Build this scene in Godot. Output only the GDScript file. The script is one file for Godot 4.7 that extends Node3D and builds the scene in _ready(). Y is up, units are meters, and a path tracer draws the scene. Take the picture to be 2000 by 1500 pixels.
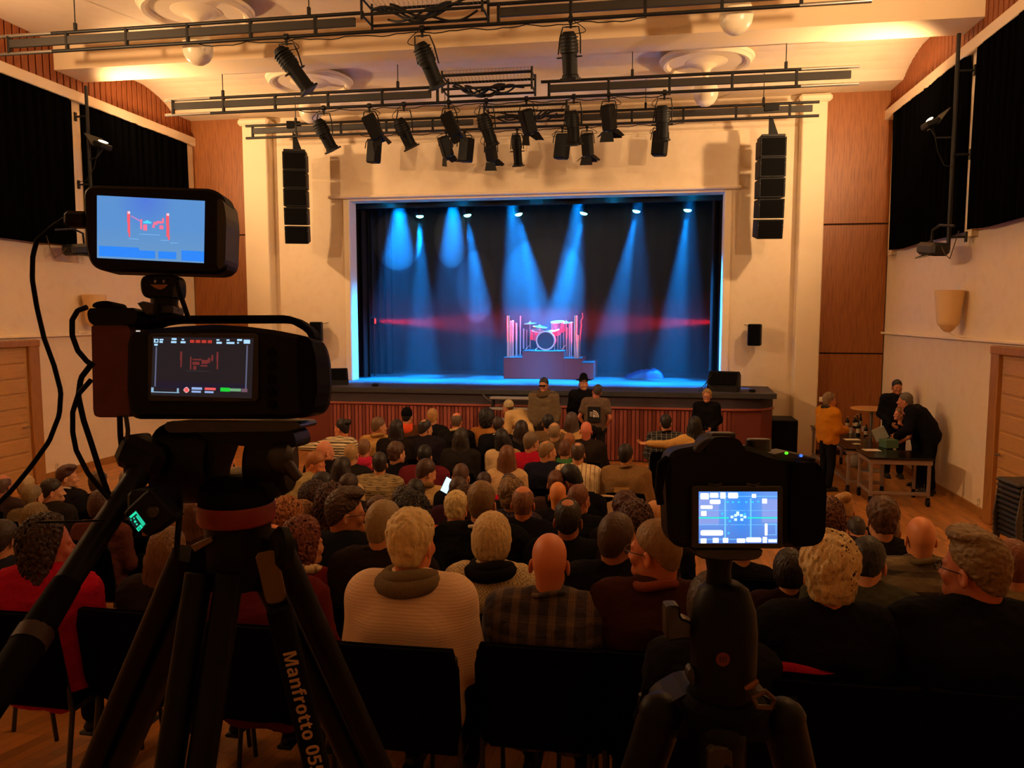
extends Node3D
# A hall seen from the back of the raked audience: warm house light, blue and red stage light, two cameras on tripods close by.
# World: x to the right, y up, the stage towards -z; metres. at(u, v, z) is the point that stands z metres in front of the lens along the hall under a pixel of the 2000 x 1500 frame.
const FPX := 1503.0
const EYE := Vector3(0, 3.0, 0)
const XL := -10.6
const XR := 5.1
const ZF := 17.3          # front wall
const CEIL := 7.9
var CB := Basis(Vector3.UP, deg_to_rad(9.3)) * Basis(Vector3.RIGHT, deg_to_rad(-5.15))
var used := {}
var mats := {}
var rng := RandomNumberGenerator.new()
var nz := FastNoiseLite.new()

func at(u, v, z) -> Vector3:
	var r: Vector3 = CB * Vector3((u - 1000.0) / FPX, (750.0 - v) / FPX, -1.0)
	return EYE + r * (z / -r.z)

func at_y(u, v, y) -> Vector3:
	var r: Vector3 = CB * Vector3((u - 1000.0) / FPX, (750.0 - v) / FPX, -1.0)
	return EYE + r * ((y - EYE.y) / r.y)

func at_x(u, v, x) -> Vector3:
	var r: Vector3 = CB * Vector3((u - 1000.0) / FPX, (750.0 - v) / FPX, -1.0)
	return EYE + r * ((x - EYE.x) / r.x)

func rake(z) -> float:      # height of the floor at distance z: flat near the stage, ramped towards the back
	return maxf(0.0, 0.95 - 0.185 * (z - 2.8))

# ------------------------------------------------------------------ mesh builder
class MB:
	var v := PackedVector3Array()
	var n := PackedVector3Array()
	var t := PackedVector2Array()
	var ix := PackedInt32Array()

	func add(vs: PackedVector3Array, fs: PackedInt32Array, smooth := true, open := false) -> void:
		var c := Vector3.ZERO
		for p in vs: c += p
		c /= maxi(1, vs.size())
		var vol := 0.0
		if not open:
			for k in range(0, fs.size(), 3):
				vol += (vs[fs[k]] - c).dot((vs[fs[k + 1]] - c).cross(vs[fs[k + 2]] - c))
		var flip := vol > 0.0
		var b := v.size()
		if smooth:
			var nn := PackedVector3Array(); nn.resize(vs.size())
			for k in range(0, fs.size(), 3):
				var i0 := fs[k]; var i1 := fs[k + 2] if flip else fs[k + 1]; var i2 := fs[k + 1] if flip else fs[k + 2]
				var fn := (vs[i2] - vs[i0]).cross(vs[i1] - vs[i0])
				nn[i0] += fn; nn[i1] += fn; nn[i2] += fn
				ix.append(b + i0); ix.append(b + i1); ix.append(b + i2)
			v.append_array(vs)
			for q in nn:
				n.append(q.normalized() if q.length_squared() > 1e-20 else Vector3.UP)
				t.append(Vector2.ZERO)
		else:
			for k in range(0, fs.size(), 3):
				var i0 := fs[k]; var i1 := fs[k + 2] if flip else fs[k + 1]; var i2 := fs[k + 1] if flip else fs[k + 2]
				var fn := (vs[i2] - vs[i0]).cross(vs[i1] - vs[i0]).normalized()
				for i in [i0, i1, i2]:
					ix.append(v.size()); v.append(vs[i]); n.append(fn); t.append(Vector2.ZERO)

	func poly(pts: PackedVector3Array, out: Vector3) -> void:       # a flat convex polygon facing OUT
		var fn := (pts[2] - pts[0]).cross(pts[1] - pts[0])
		if pts.size() > 3 and fn.length_squared() < 1e-18: fn = (pts[3] - pts[0]).cross(pts[2] - pts[0])
		var flip := fn.dot(out) < 0.0
		fn = (-fn if flip else fn).normalized()
		var b := v.size()
		for p in pts:
			v.append(p); n.append(fn); t.append(Vector2.ZERO)
		for k in range(1, pts.size() - 1):
			ix.append(b)
			ix.append(b + (k + 1 if flip else k)); ix.append(b + (k if flip else k + 1))

	func box(c: Vector3, s: Vector3, bev := 0.0, bs := Basis()) -> MB:
		var h := s * 0.5
		bev = minf(bev, minf(h.x, minf(h.y, h.z)) * 0.9)
		if bev <= 0.0:
			for a in 3:
				for g in [-1.0, 1.0]:
					var e := Vector3.ZERO; e[a] = g
					var p := (a + 1) % 3; var q := (a + 2) % 3
					var pts := PackedVector3Array()
					for w in [[-1, -1], [1, -1], [1, 1], [-1, 1]]:
						var d := Vector3.ZERO; d[a] = g * h[a]; d[p] = w[0] * h[p]; d[q] = w[1] * h[q]
						pts.append(c + bs * d)
					poly(pts, bs * e)
			return self
		for a in 3:
			var p := (a + 1) % 3; var q := (a + 2) % 3
			for g in [-1.0, 1.0]:
				var e := Vector3.ZERO; e[a] = g
				var pts := PackedVector3Array()
				for w in [[-1, -1], [1, -1], [1, 1], [-1, 1]]:
					var d := Vector3.ZERO; d[a] = g * h[a]; d[p] = w[0] * (h[p] - bev); d[q] = w[1] * (h[q] - bev)
					pts.append(c + bs * d)
				poly(pts, bs * e)
			for g in [-1.0, 1.0]:
				for k in [-1.0, 1.0]:                      # the edge along p, between the faces a and q
					var e := Vector3.ZERO; e[a] = g; e[q] = k
					var pts := PackedVector3Array()
					for w in [-1, 1]:
						var d := Vector3.ZERO; d[p] = w * (h[p] - bev); d[a] = g * h[a]; d[q] = k * (h[q] - bev)
						pts.append(c + bs * d)
					for w in [1, -1]:
						var d := Vector3.ZERO; d[p] = w * (h[p] - bev); d[a] = g * (h[a] - bev); d[q] = k * h[q]
						pts.append(c + bs * d)
					poly(pts, bs * e)
		for x in [-1.0, 1.0]:
			for y in [-1.0, 1.0]:
				for z in [-1.0, 1.0]:
					var g := Vector3(x, y, z)
					var pts := PackedVector3Array()
					for a in 3:
						var d := g * (h - Vector3.ONE * bev); d[a] = g[a] * h[a]
						pts.append(c + bs * d)
					poly(pts, bs * g)
		return self

	func rings(rs: Array, closed_ring := true, caps := true) -> MB:       # rs: rings of equal counts, joined smoothly
		var m: int = rs[0].size()
		var vs := PackedVector3Array(); var fs := PackedInt32Array()
		for r in rs: vs.append_array(r)
		for i in rs.size() - 1:
			for j in (m if closed_ring else m - 1):
				var a := i * m + j; var b := i * m + (j + 1) % m
				fs.append_array([a, b, a + m, b, b + m, a + m])
		if caps:
			var k := vs.size()
			for e in [0, rs.size() - 1]:
				var c := Vector3.ZERO
				for p in rs[e]: c += p
				c /= m
				var b0 := vs.size()
				vs.append_array(rs[e]); vs.append(c)
				for j in m:
					if e == 0: fs.append_array([b0 + (j + 1) % m, b0 + j, b0 + m])
					else: fs.append_array([b0 + j, b0 + (j + 1) % m, b0 + m])
		add(vs, fs, true, not (closed_ring and caps))
		return self

	func tube(pts: Array, r, sides := 8) -> MB:              # r: a number or one radius per point
		var rs := []
		var up := Vector3.ZERO
		for i in pts.size():
			var d: Vector3 = (pts[mini(i + 1, pts.size() - 1)] - pts[maxi(i - 1, 0)]).normalized()
			if i == 0:
				up = d.cross(Vector3.UP if absf(d.y) < 0.9 else Vector3.RIGHT).normalized()
			up = (up - d * up.dot(d)).normalized()
			var w := d.cross(up)
			var ring := PackedVector3Array()
			var rad: float = r[i] if r is Array or r is PackedFloat32Array else r
			for j in sides:
				var a := TAU * j / sides
				ring.append(pts[i] + (up * cos(a) + w * sin(a)) * rad)
			rs.append(ring)
		return rings(rs)

	func lathe(prof: Array, xf := Transform3D(), segs := 20) -> MB:     # prof: Vector2(radius, height) from bottom to top; creases where the profile turns sharply
		var parts := [[prof[0]]]
		for i in range(1, prof.size()):
			parts[-1].append(prof[i])
			if i < prof.size() - 1:
				var a: Vector2 = (prof[i] - prof[i - 1]).normalized(); var b: Vector2 = (prof[i + 1] - prof[i]).normalized()
				if a.dot(b) < 0.75: parts.append([prof[i]])
		var c := Vector2.ZERO
		for p in prof: c += p
		var vs := PackedVector3Array(); var fs := PackedInt32Array()
		for part: Array in parts:
			var b0 := vs.size()
			for p: Vector2 in part:
				for j in segs:
					var a := TAU * j / segs
					vs.append(xf * Vector3(p.x * cos(a), p.y, p.x * sin(a)))
			for i in part.size() - 1:
				for j in segs:
					var q: int = b0 + i * segs + j; var w: int = b0 + i * segs + (j + 1) % segs
					fs.append_array([q, w, q + segs, w, w + segs, q + segs])
		add(vs, fs, true)
		return self

	func prism(pg: PackedVector2Array, depth: float, xf := Transform3D(), bev := 0.0) -> MB:     # the outline in x, y; from z = 0 to -depth, with an optional chamfer in front and behind
		var tri := Geometry2D.triangulate_polygon(pg)
		var inner := pg
		if bev > 0.0:
			var o := Geometry2D.offset_polygon(pg, -bev, Geometry2D.JOIN_MITER)
			if o.size() == 1 and o[0].size() == pg.size():
				inner = o[0]
				var best := 0; var bd := 1e9                     # offset_polygon may start at another corner
				for k in inner.size():
					if inner[k].distance_to(pg[0]) < bd: bd = inner[k].distance_to(pg[0]); best = k
				var q := PackedVector2Array()
				for k in inner.size(): q.append(inner[(best + k) % inner.size()])
				if q[1].distance_to(pg[1]) > q[-1].distance_to(pg[1]):
					var q2 := PackedVector2Array([q[0]])
					for k in range(q.size() - 1, 0, -1): q2.append(q[k])
					q = q2
				inner = q
				tri = Geometry2D.triangulate_polygon(inner)
			else: bev = 0.0
		var m := pg.size()
		var vs := PackedVector3Array(); var fs := PackedInt32Array()
		var lev := [[inner, 0.0], [pg, -bev], [pg, -depth + bev], [inner, -depth]] if bev > 0.0 else [[pg, 0.0], [pg, -depth]]
		for l in lev:
			for p in l[0]: vs.append(xf * Vector3(p.x, p.y, l[1]))
		for i in lev.size() - 1:
			for j in m:
				var a := i * m + j; var b := i * m + (j + 1) % m
				fs.append_array([a, b, a + m, b, b + m, a + m])
		var cw := Geometry2D.is_polygon_clockwise(pg)
		for k in range(0, tri.size(), 3):
			var q := [tri[k], tri[k + 1], tri[k + 2]]
			var ar := (inner[q[1]] - inner[q[0]]).cross(inner[q[2]] - inner[q[0]])
			if (ar > 0.0) == cw: q = [q[0], q[2], q[1]]           # turn as the outline does
			fs.append_array([q[2], q[1], q[0]])
			var z := (lev.size() - 1) * m
			fs.append_array([z + q[0], z + q[1], z + q[2]])
		add(vs, fs, false)
		return self

	func quad_uv(a: Vector3, b: Vector3, c: Vector3, d: Vector3) -> MB:   # top left, top right, bottom right, bottom left as the viewer sees it
		var fn := (c - a).cross(b - a).normalized()
		var k := v.size()
		v.append_array([a, b, c, d]); n.append_array([fn, fn, fn, fn])
		t.append_array([Vector2(0, 0), Vector2(1, 0), Vector2(1, 1), Vector2(0, 1)])
		ix.append_array([k, k + 1, k + 2, k, k + 2, k + 3])
		return self

	func blob(c: Vector3, r: Vector3, bs := Basis(), segs := 14) -> MB:
		var rs := []
		var k := maxi(6, segs / 2)
		for i in range(1, k):
			var ring := PackedVector3Array()
			var p := PI * i / k
			for j in segs:
				var a := TAU * j / segs
				ring.append(c + bs * Vector3(r.x * sin(p) * cos(a), r.y * cos(p), r.z * sin(p) * sin(a)))
			rs.append(ring)
		var vs := PackedVector3Array(); var fs := PackedInt32Array()
		for q in rs: vs.append_array(q)
		for i in rs.size() - 1:
			for j in segs:
				var a := i * segs + j; var b := i * segs + (j + 1) % segs
				fs.append_array([a, b, a + segs, b, b + segs, a + segs])
		var top := vs.size()
		vs.append(c + bs * Vector3(0, r.y, 0)); vs.append(c - bs * Vector3(0, r.y, 0))
		var last := (rs.size() - 1) * segs
		for j in segs:
			fs.append_array([top, (j + 1) % segs, j, top + 1, last + j, last + (j + 1) % segs])
		add(vs, fs, true)
		return self

	func mesh() -> ArrayMesh:
		var m := ArrayMesh.new()
		var a := []; a.resize(Mesh.ARRAY_MAX)
		a[Mesh.ARRAY_VERTEX] = v; a[Mesh.ARRAY_NORMAL] = n; a[Mesh.ARRAY_TEX_UV] = t; a[Mesh.ARRAY_INDEX] = ix
		m.add_surface_from_arrays(Mesh.PRIMITIVE_TRIANGLES, a)
		return m

# ------------------------------------------------------------------ nodes
func numbered(called: String) -> String:
	var k: int = used.get(called, -1) + 1
	used[called] = k
	return called if k == 0 else "%s_%03d" % [called, k]

func tag(o: Node, label: String, category: String, group := "") -> void:
	o.set_meta("label", label)
	if category: o.set_meta("category", category)
	if group: o.set_meta("group", group)

func thing(called: String, label: String, category: String, pos := Vector3.ZERO, turn := 0.0, group := "") -> Node3D:
	var o := Node3D.new(); o.name = numbered(called); add_child(o)
	o.position = pos; o.rotation.y = turn
	tag(o, label, category, group)
	return o

func part(called: String, m, mat: Material, parent: Node, pos := Vector3.ZERO) -> MeshInstance3D:
	var o := MeshInstance3D.new()
	o.mesh = m.mesh() if m is MB else m
	o.material_override = mat
	o.name = called if parent != self else numbered(called)
	o.position = pos
	parent.add_child(o, true)
	return o

func lone(called: String, label: String, category: String, m, mat: Material, pos := Vector3.ZERO, group := "") -> MeshInstance3D:
	var o := part(called, m, mat, self, pos)
	tag(o, label, category, group)
	return o

func shell(called: String, label: String, m, mat: Material) -> MeshInstance3D:      # a piece of the setting
	var o := part(called, m, mat, self)
	o.set_meta("kind", "structure"); o.set_meta("label", label)
	return o

# ------------------------------------------------------------------ materials
func mat(c: Color, rough := 0.7, metal := 0.0) -> StandardMaterial3D:
	var key := "%s %.2f %.2f" % [c.to_html(), rough, metal]
	if not mats.has(key):
		var m := StandardMaterial3D.new()
		m.albedo_color = c; m.roughness = rough; m.metallic = metal
		mats[key] = m
	return mats[key]

func dark_mat(v: float, rough := 0.6, spec := 0.2) -> StandardMaterial3D:      # black cloth, rubber and lacquer with little gloss
	var key := "dark %.4f %.2f %.2f" % [v, rough, spec]
	if not mats.has(key):
		var m := StandardMaterial3D.new()
		m.albedo_color = Color(v, v * 0.95, v * 0.93).linear_to_srgb(); m.roughness = rough; m.metallic_specular = spec
		mats[key] = m
	return mats[key]

func hexm(h: String, rough := 0.8) -> StandardMaterial3D:
	return mat(Color(h), rough)

func noise_tex(seed_: int, freq: float, ramp: Array, size := 256, octaves := 3, as_normal := false) -> NoiseTexture2D:
	var f := FastNoiseLite.new(); f.seed = seed_; f.frequency = freq; f.fractal_octaves = octaves
	f.noise_type = FastNoiseLite.TYPE_SIMPLEX_SMOOTH
	var x := NoiseTexture2D.new(); x.width = size; x.height = size; x.seamless = true; x.noise = f
	if as_normal: x.as_normal_map = true; x.bump_strength = 4.0
	elif ramp.size():
		var g := Gradient.new()
		g.offsets = PackedFloat32Array(); g.colors = PackedColorArray()
		var offs := PackedFloat32Array(); var cols := PackedColorArray()
		for i in ramp.size():
			offs.append(float(i) / (ramp.size() - 1)); cols.append(ramp[i])
		g.offsets = offs; g.colors = cols
		x.color_ramp = g
	return x

func tri_mat(tex: Texture2D, scale: Vector3, rough := 0.7, tint := Color.WHITE, world := true) -> StandardMaterial3D:
	var m := StandardMaterial3D.new()
	m.albedo_texture = tex; m.albedo_color = tint; m.roughness = rough
	m.uv1_triplanar = true; m.uv1_world_triplanar = world; m.uv1_scale = scale
	return m

func glow(c: Color, energy: float) -> StandardMaterial3D:
	var m := StandardMaterial3D.new()
	m.albedo_color = Color.BLACK; m.emission_enabled = true; m.emission = c; m.emission_energy_multiplier = energy
	return m

func img_mat(im: Image, rough := 0.6, emit := 0.0) -> StandardMaterial3D:
	var m := StandardMaterial3D.new()
	var tx := ImageTexture.create_from_image(im)
	m.roughness = rough
	if emit > 0.0:
		m.albedo_color = Color.BLACK; m.emission_enabled = true; m.emission_texture = tx; m.emission = Color.BLACK; m.emission_energy_multiplier = emit
	else:
		m.albedo_texture = tx
	m.texture_repeat = false
	return m

func spot(called: String, pos: Vector3, target: Vector3, c: Color, e: float, angle: float, soft := 0.05, blend := 0.5) -> SpotLight3D:
	var l := SpotLight3D.new(); l.name = numbered(called)
	add_child(l)
	l.look_at_from_position(pos, target, Vector3.UP if absf((target - pos).normalized().y) < 0.98 else Vector3.RIGHT)
	l.light_color = c; l.light_energy = e; l.spot_angle = angle; l.spot_range = 40.0; l.spot_attenuation = 2.0
	l.spot_angle_attenuation = blend; l.light_size = soft; l.shadow_enabled = true
	return l

func rrect(w: float, h: float, r: float, c := Vector2.ZERO, k := 5) -> PackedVector2Array:
	var o := PackedVector2Array()
	for q in [[1, 1, 0], [-1, 1, 1], [-1, -1, 2], [1, -1, 3]]:
		for i in k + 1:
			var a: float = (q[2] + float(i) / k) * PI / 2
			o.append(c + Vector2(q[0] * (w / 2 - r) + cos(a) * r, q[1] * (h / 2 - r) + sin(a) * r))
	return o

# ------------------------------------------------------------------ the scene
func _ready():
	rng.seed = 11
	nz.seed = 5; nz.frequency = 1.0; nz.fractal_octaves = 2
	var cam := Camera3D.new(); cam.name = "camera"
	cam.transform = Transform3D(CB, EYE); cam.fov = rad_to_deg(2.0 * atan(750.0 / FPX)); cam.near = 0.05; cam.far = 60.0
	add_child(cam); cam.current = true
	var we := WorldEnvironment.new(); we.name = "surroundings"
	var env := Environment.new()
	env.background_mode = Environment.BG_COLOR; env.background_color = Color.BLACK
	env.tonemap_mode = Environment.TONE_MAPPER_LINEAR; env.tonemap_exposure = 1.12
	env.sdfgi_enabled = true; env.ssao_enabled = true; env.ssil_enabled = true
	env.volumetric_fog_enabled = true; env.volumetric_fog_density = 0.0
	we.environment = env; add_child(we)
	# the house floods on the wall booms, thrown up at the ceiling; two more pairs, out of view further back, light the beam and the audience
	var warm := Color(1.0, 0.81, 0.60)
	# (blacks that swallow light: drapes, chair pads and camera bodies use dark_mat)
	spot("unseen_rear_flood", Vector3(4.42, 6.26, -13.5), Vector3(1.2, 7.5, -15.7), warm, 16.5, 86.0, 0.10, 0.8)
	spot("unseen_rear_flood", Vector3(-9.92, 6.34, -13.4), Vector3(-6.7, 7.6, -15.7), warm, 16.5, 86.0, 0.10, 0.8)
	spot("unseen_rear_flood", Vector3(4.3, 6.1, -7.5), Vector3(1.4, 8.4, -8.6), warm, 28.0, 88.0, 0.12, 0.6)  # out of view, placed to light the beam face and the audience
	spot("unseen_rear_flood", Vector3(-9.8, 6.2, -7.5), Vector3(-6.9, 8.5, -8.6), warm, 28.0, 88.0, 0.12, 0.6)
	spot("unseen_rear_flood", Vector3(4.3, 6.1, -2.2), Vector3(1.4, 9.2, -3.2), warm, 5.0, 88.0, 0.12, 0.6)  # out of view, placed to lift the back rows by way of the ceiling
	spot("unseen_rear_flood", Vector3(-9.8, 6.2, -2.2), Vector3(-6.9, 9.3, -3.2), warm, 5.0, 88.0, 0.12, 0.6)
	build_room()
	build_stage()
	build_rig()
	build_tables()
	build_audience()
	build_cameras()

# ------------------------------------------------------------------ room
var M := {}

func slab(called, label, x0, x1, y0, y1, z0, z1, m) -> MeshInstance3D:
	return shell(called, label, MB.new().box(Vector3((x0 + x1) / 2, (y0 + y1) / 2, -(z0 + z1) / 2), Vector3(absf(x1 - x0), absf(y1 - y0), absf(z1 - z0))), m)

func make_room_materials():
	var wall_tex := noise_tex(3, 0.012, [Color("dfc8a6"), Color("e5d0b0"), Color("e2cbaa")], 512, 4)
	M.wall = tri_mat(wall_tex, Vector3.ONE * 0.35, 0.85)
	M.plaster = mat(Color("e8d4b2"), 0.85)
	M.ceiling = tri_mat(wall_tex, Vector3.ONE * 0.25, 0.9, Color(1.0, 1.0, 1.0))
	M.beam = mat(Color("e3caa4"), 0.85)
	var wood := noise_tex(8, 0.02, [Color("74431c"), Color("8e5526"), Color("a0642f"), Color("804c20")], 512, 4)
	M.veneer = tri_mat(wood, Vector3(3.0, 0.12, 3.0), 0.5, Color(0.95, 0.92, 0.85))
	M.slat = tri_mat(wood, Vector3(4.0, 0.25, 4.0), 0.55, Color(1.0, 0.88, 0.82))
	M.slat_back = mat(Color("30150a"), 0.8)
	var reds := noise_tex(9, 0.03, [Color("8e483c"), Color("a0564a"), Color("944c40")], 256, 3)
	M.redslat = tri_mat(reds, Vector3(5.0, 0.4, 5.0), 0.5)
	M.redslat2 = tri_mat(reds, Vector3(5.0, 0.4, 5.0), 0.5, Color(0.78, 0.74, 0.74))
	M.oak = tri_mat(noise_tex(12, 0.02, [Color("8a5a26"), Color("a06c32"), Color("94622c")], 256, 4), Vector3(2.5, 0.3, 2.5), 0.5)
	M.door = tri_mat(noise_tex(14, 0.02, [Color("a8773e"), Color("b98a4e"), Color("b07f45")], 256, 4), Vector3(0.4, 3.0, 0.4), 0.55)
	M.black = dark_mat(0.0045, 0.55, 0.3)
	M.blackmetal = dark_mat(0.007, 0.45, 0.4)
	M.drape = dark_mat(0.0016, 0.95, 0.06)
	M.steel = mat(Color(0.6, 0.58, 0.55), 0.35, 0.9)
	M.alu = mat(Color(0.78, 0.77, 0.75), 0.4, 0.7)
	M.floor = floor_material()
	M.stagefloor = tri_mat(noise_tex(21, 0.02, [Color("2c2e33"), Color("36383d"), Color("303238")], 256, 4), Vector3(0.5, 1, 2.5), 0.55)

func floor_material() -> StandardMaterial3D:
	var im := Image.create(512, 512, false, Image.FORMAT_RGB8)
	var r := RandomNumberGenerator.new(); r.seed = 4
	for i in 16:                                  # narrow oak strips with staggered ends
		var y := 0
		while y < 512:
			var h := 90 + r.randi() % 120
			var k := r.randf_range(0.82, 1.08)
			im.fill_rect(Rect2i(i * 32, y, 32, h), Color(0.70 * k, 0.46 * k, 0.22 * k))
			im.fill_rect(Rect2i(i * 32, y, 32, 1), Color(0.30, 0.17, 0.07))
			y += h
		im.fill_rect(Rect2i(i * 32, 0, 1, 512), Color(0.34, 0.19, 0.08))
	var m := StandardMaterial3D.new()
	m.albedo_texture = ImageTexture.create_from_image(im)
	m.uv1_triplanar = true; m.uv1_world_triplanar = true; m.uv1_scale = Vector3.ONE * 0.9; m.roughness = 0.38
	return m

func build_room():
	make_room_materials()
	# floor: flat near the stage, a ramp under the back rows
	var f := MB.new()
	f.box(Vector3((XL + XR) / 2, -0.1, -12.6), Vector3(XR - XL + 0.6, 0.2, 9.42))
	shell("floor", "flat oak strip floor between the front rows and the stage", f, M.floor)
	var rp := MB.new()
	var z1 := 7.935; var z0 := -2.2
	var pg := PackedVector2Array([Vector2(-z1, -0.2), Vector2(-z1, 0.0), Vector2(-z0, rake(z0)), Vector2(-z0, -0.2)])
	rp.prism(pg, XR - XL + 0.6, Transform3D(Basis(Vector3(0, 0, 1), Vector3(0, 1, 0), Vector3(-1, 0, 0)), Vector3(XL - 0.3, 0, 0)))
	shell("floor_ramp", "ramped wooden floor that lifts the back rows of the audience", rp, M.floor)
	# walls
	slab("wall_right", "cream plaster wall on the right with black drapes above", XR, XR + 0.3, -0.2, 8.3, -2.4, ZF + 0.3, M.wall)
	slab("wall_left", "cream plaster wall on the left with black drapes above", XL - 0.3, XL, -0.2, 8.3, -2.4, ZF + 0.3, M.wall)
	slab("wall_back", "plaster wall behind the cameras", XL - 0.3, XR + 0.3, -0.2, 8.3, -2.5, -2.2, M.wall)
	# front wall in pieces round the stage opening
	var ox0 := -6.65; var ox1 := 1.79; var oy := 5.62
	var fw := MB.new()
	fw.box(Vector3((XL + ox0) / 2, 4.0, -ZF - 0.2), Vector3(ox0 - XL, 8.6, 0.4))
	fw.box(Vector3((XR + ox1) / 2, 4.0, -ZF - 0.2), Vector3(XR - ox1, 8.6, 0.4))
	fw.box(Vector3((ox0 + ox1) / 2, (oy + 8.3) / 2, -ZF - 0.2), Vector3(ox1 - ox0, 8.3 - oy, 0.4))
	shell("wall_front", "cream plaster wall round the stage opening", fw, M.wall)
	var val := MB.new()
	val.box(Vector3(-2.5, 6.3, -ZF + 0.05), Vector3(9.14, 1.16, 0.10), 0.01)
	val.box(Vector3(-2.5, 5.70, -ZF + 0.075), Vector3(9.24, 0.07, 0.15), 0.02)
	shell("trim_1", "raised plaster panel with a moulded ledge above the stage opening", val, M.wall)
	var rim := MB.new()
	for x in [ox0 - 0.07, ox1 + 0.07]: rim.box(Vector3(x, 3.55, -ZF + 0.02), Vector3(0.15, 4.2, 0.06), 0.015)
	shell("trim_2", "narrow plaster border down both sides of the stage opening", rim, M.plaster)
	# piers with caps
	for s in [[-9.12, -8.52], [3.27, 3.76]]:
		var p := MB.new()
		p.box(Vector3((s[0] + s[1]) / 2, 3.7, -ZF + 0.14), Vector3(s[1] - s[0], 7.5, 0.32), 0.02)
		p.box(Vector3((s[0] + s[1]) / 2, 7.42, -ZF + 0.17), Vector3(s[1] - s[0] + 0.16, 0.16, 0.42), 0.05)
		shell("pillar", "square plaster pier left of the stage" if s[0] < 0 else "square plaster pier right of the stage", p, M.plaster)
	# tall veneer panels either side
	for s in [[XL + 0.01, -9.14, "left"], [3.78, XR - 0.01, "right"]]:
		var back := slab("wall_panelling_" + s[2], "dark backing of the veneer panels at the %s of the stage" % s[2], s[0], s[1], 0.0, 7.58, ZF - 0.04, ZF, M.slat_back)
		for yy in [[0.1, 2.165], [2.195, 4.865], [4.895, 7.57]]:
			part("panel", MB.new().box(Vector3((s[0] + s[1]) / 2, (yy[0] + yy[1]) / 2, -ZF + 0.06), Vector3(s[1] - s[0] - 0.02, yy[1] - yy[0], 0.04), 0.008), M.veneer, back)
	# ceiling: two bays between beams, and the coved soffit in front of the stage wall
	slab("ceiling", "cream plaster ceiling of the hall", XL - 0.3, XR + 0.3, CEIL, CEIL + 0.3, -2.4, ZF + 0.3, M.ceiling)
	var cv := PackedVector2Array()
	for i in 9:
		var a := PI / 2 * i / 8.0
		cv.append(Vector2(-16.55 + 1.1 * (1 - sin(a)) , CEIL - 0.34 * (1 - cos(a)) + 0.005))
	var cove := PackedVector2Array([Vector2(-17.31, CEIL + 0.005)])
	for i in range(0, 9): cove.append(cv[8 - i])
	cove = PackedVector2Array([Vector2(-17.31, CEIL + 0.01), Vector2(-15.4, CEIL + 0.01), Vector2(-15.7, CEIL - 0.04), Vector2(-16.0, CEIL - 0.11), Vector2(-16.25, CEIL - 0.2), Vector2(-16.42, CEIL - 0.29), Vector2(-16.5, CEIL - 0.34), Vector2(-17.31, CEIL - 0.34)])
	var cm := MB.new()
	cm.prism(cove, XR - XL, Transform3D(Basis(Vector3(0, 0, 1), Vector3(0, 1, 0), Vector3(-1, 0, 0)), Vector3(XL, 0, 0)))
	shell("ceiling_soffit", "curved plaster soffit where the ceiling meets the stage wall", cm, M.ceiling)
	for z in [[12.88, 13.65], [7.4, 8.2], [2.2, 3.0]]:
		slab("beam", "deep plaster ceiling beam running across the hall" if z[0] > 12 else "deep plaster ceiling beam nearer the back of the hall", XL, XR, 7.42, CEIL + 0.01, z[0], z[1], M.beam)
	# side walls: slatted frieze, picture rail, ledge, baseboard
	for s in [[XL, 1.0, "left"], [XR, -1.0, "right"]]:
		var x: float = s[0]; var d: float = s[1]
		var back := slab("wall_frieze_" + s[2], "dark backing of the wooden slats under the ceiling on the " + s[2], x, x + d * 0.03, 7.16, CEIL, -2.0, ZF, M.slat_back)
		var sm := MB.new().box(Vector3.ZERO, Vector3(0.05, CEIL - 7.16, 0.135), 0.008).mesh()
		var k := 0
		var z := 9.0
		while z < ZF - 0.05:
			part("slat", sm, M.slat, back, Vector3(x + d * 0.05, (CEIL + 7.16) / 2, -z - 0.07))
			z += 0.165; k += 1
		shell("trim_3" if d > 0 else "trim_4", "plain cream rail above the black drapes on the " + s[2], MB.new().box(Vector3(x + d * 0.09, 7.07, -(ZF - 2.0) / 2), Vector3(0.18, 0.2, ZF + 2.0), 0.015), M.plaster)
		shell("baseboard_" + s[2], "brown wooden baseboard along the wall on the " + s[2], MB.new().box(Vector3(x + d * 0.012, 0.06, -(ZF + 7.9) / 2), Vector3(0.024, 0.12, ZF - 7.9), 0.004), M.oak)
	var led := MB.new()
	led.box(Vector3(XR - 0.04, 2.62, -(ZF + 4.0) / 2 ), Vector3(0.08, 0.045, ZF - 4.0), 0.008)
	shell("trim_5", "narrow cream ledge along the right wall above door height", led, M.plaster)
	led = MB.new()
	led.box(Vector3(XL + 0.04, 2.62, -(ZF + 4.0) / 2 ), Vector3(0.08, 0.045, ZF - 4.0), 0.008)
	shell("trim_6", "narrow cream ledge along the left wall above door height", led, M.plaster)
	# mullions between the drapes
	for s in [[XL, 1.0, 13.32], [XR, -1.0, 13.02], [XL, 1.0, 17.1], [XR, -1.0, 16.8]]:
		slab("trim_7", "upright cream strip of wall between the black drapes", s[0], s[0] + s[1] * 0.10, 4.2, 7.0, s[2] - 0.13, s[2] + 0.13, M.plaster)
	build_doors()
	build_drapes()
	build_ceiling_things()

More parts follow.
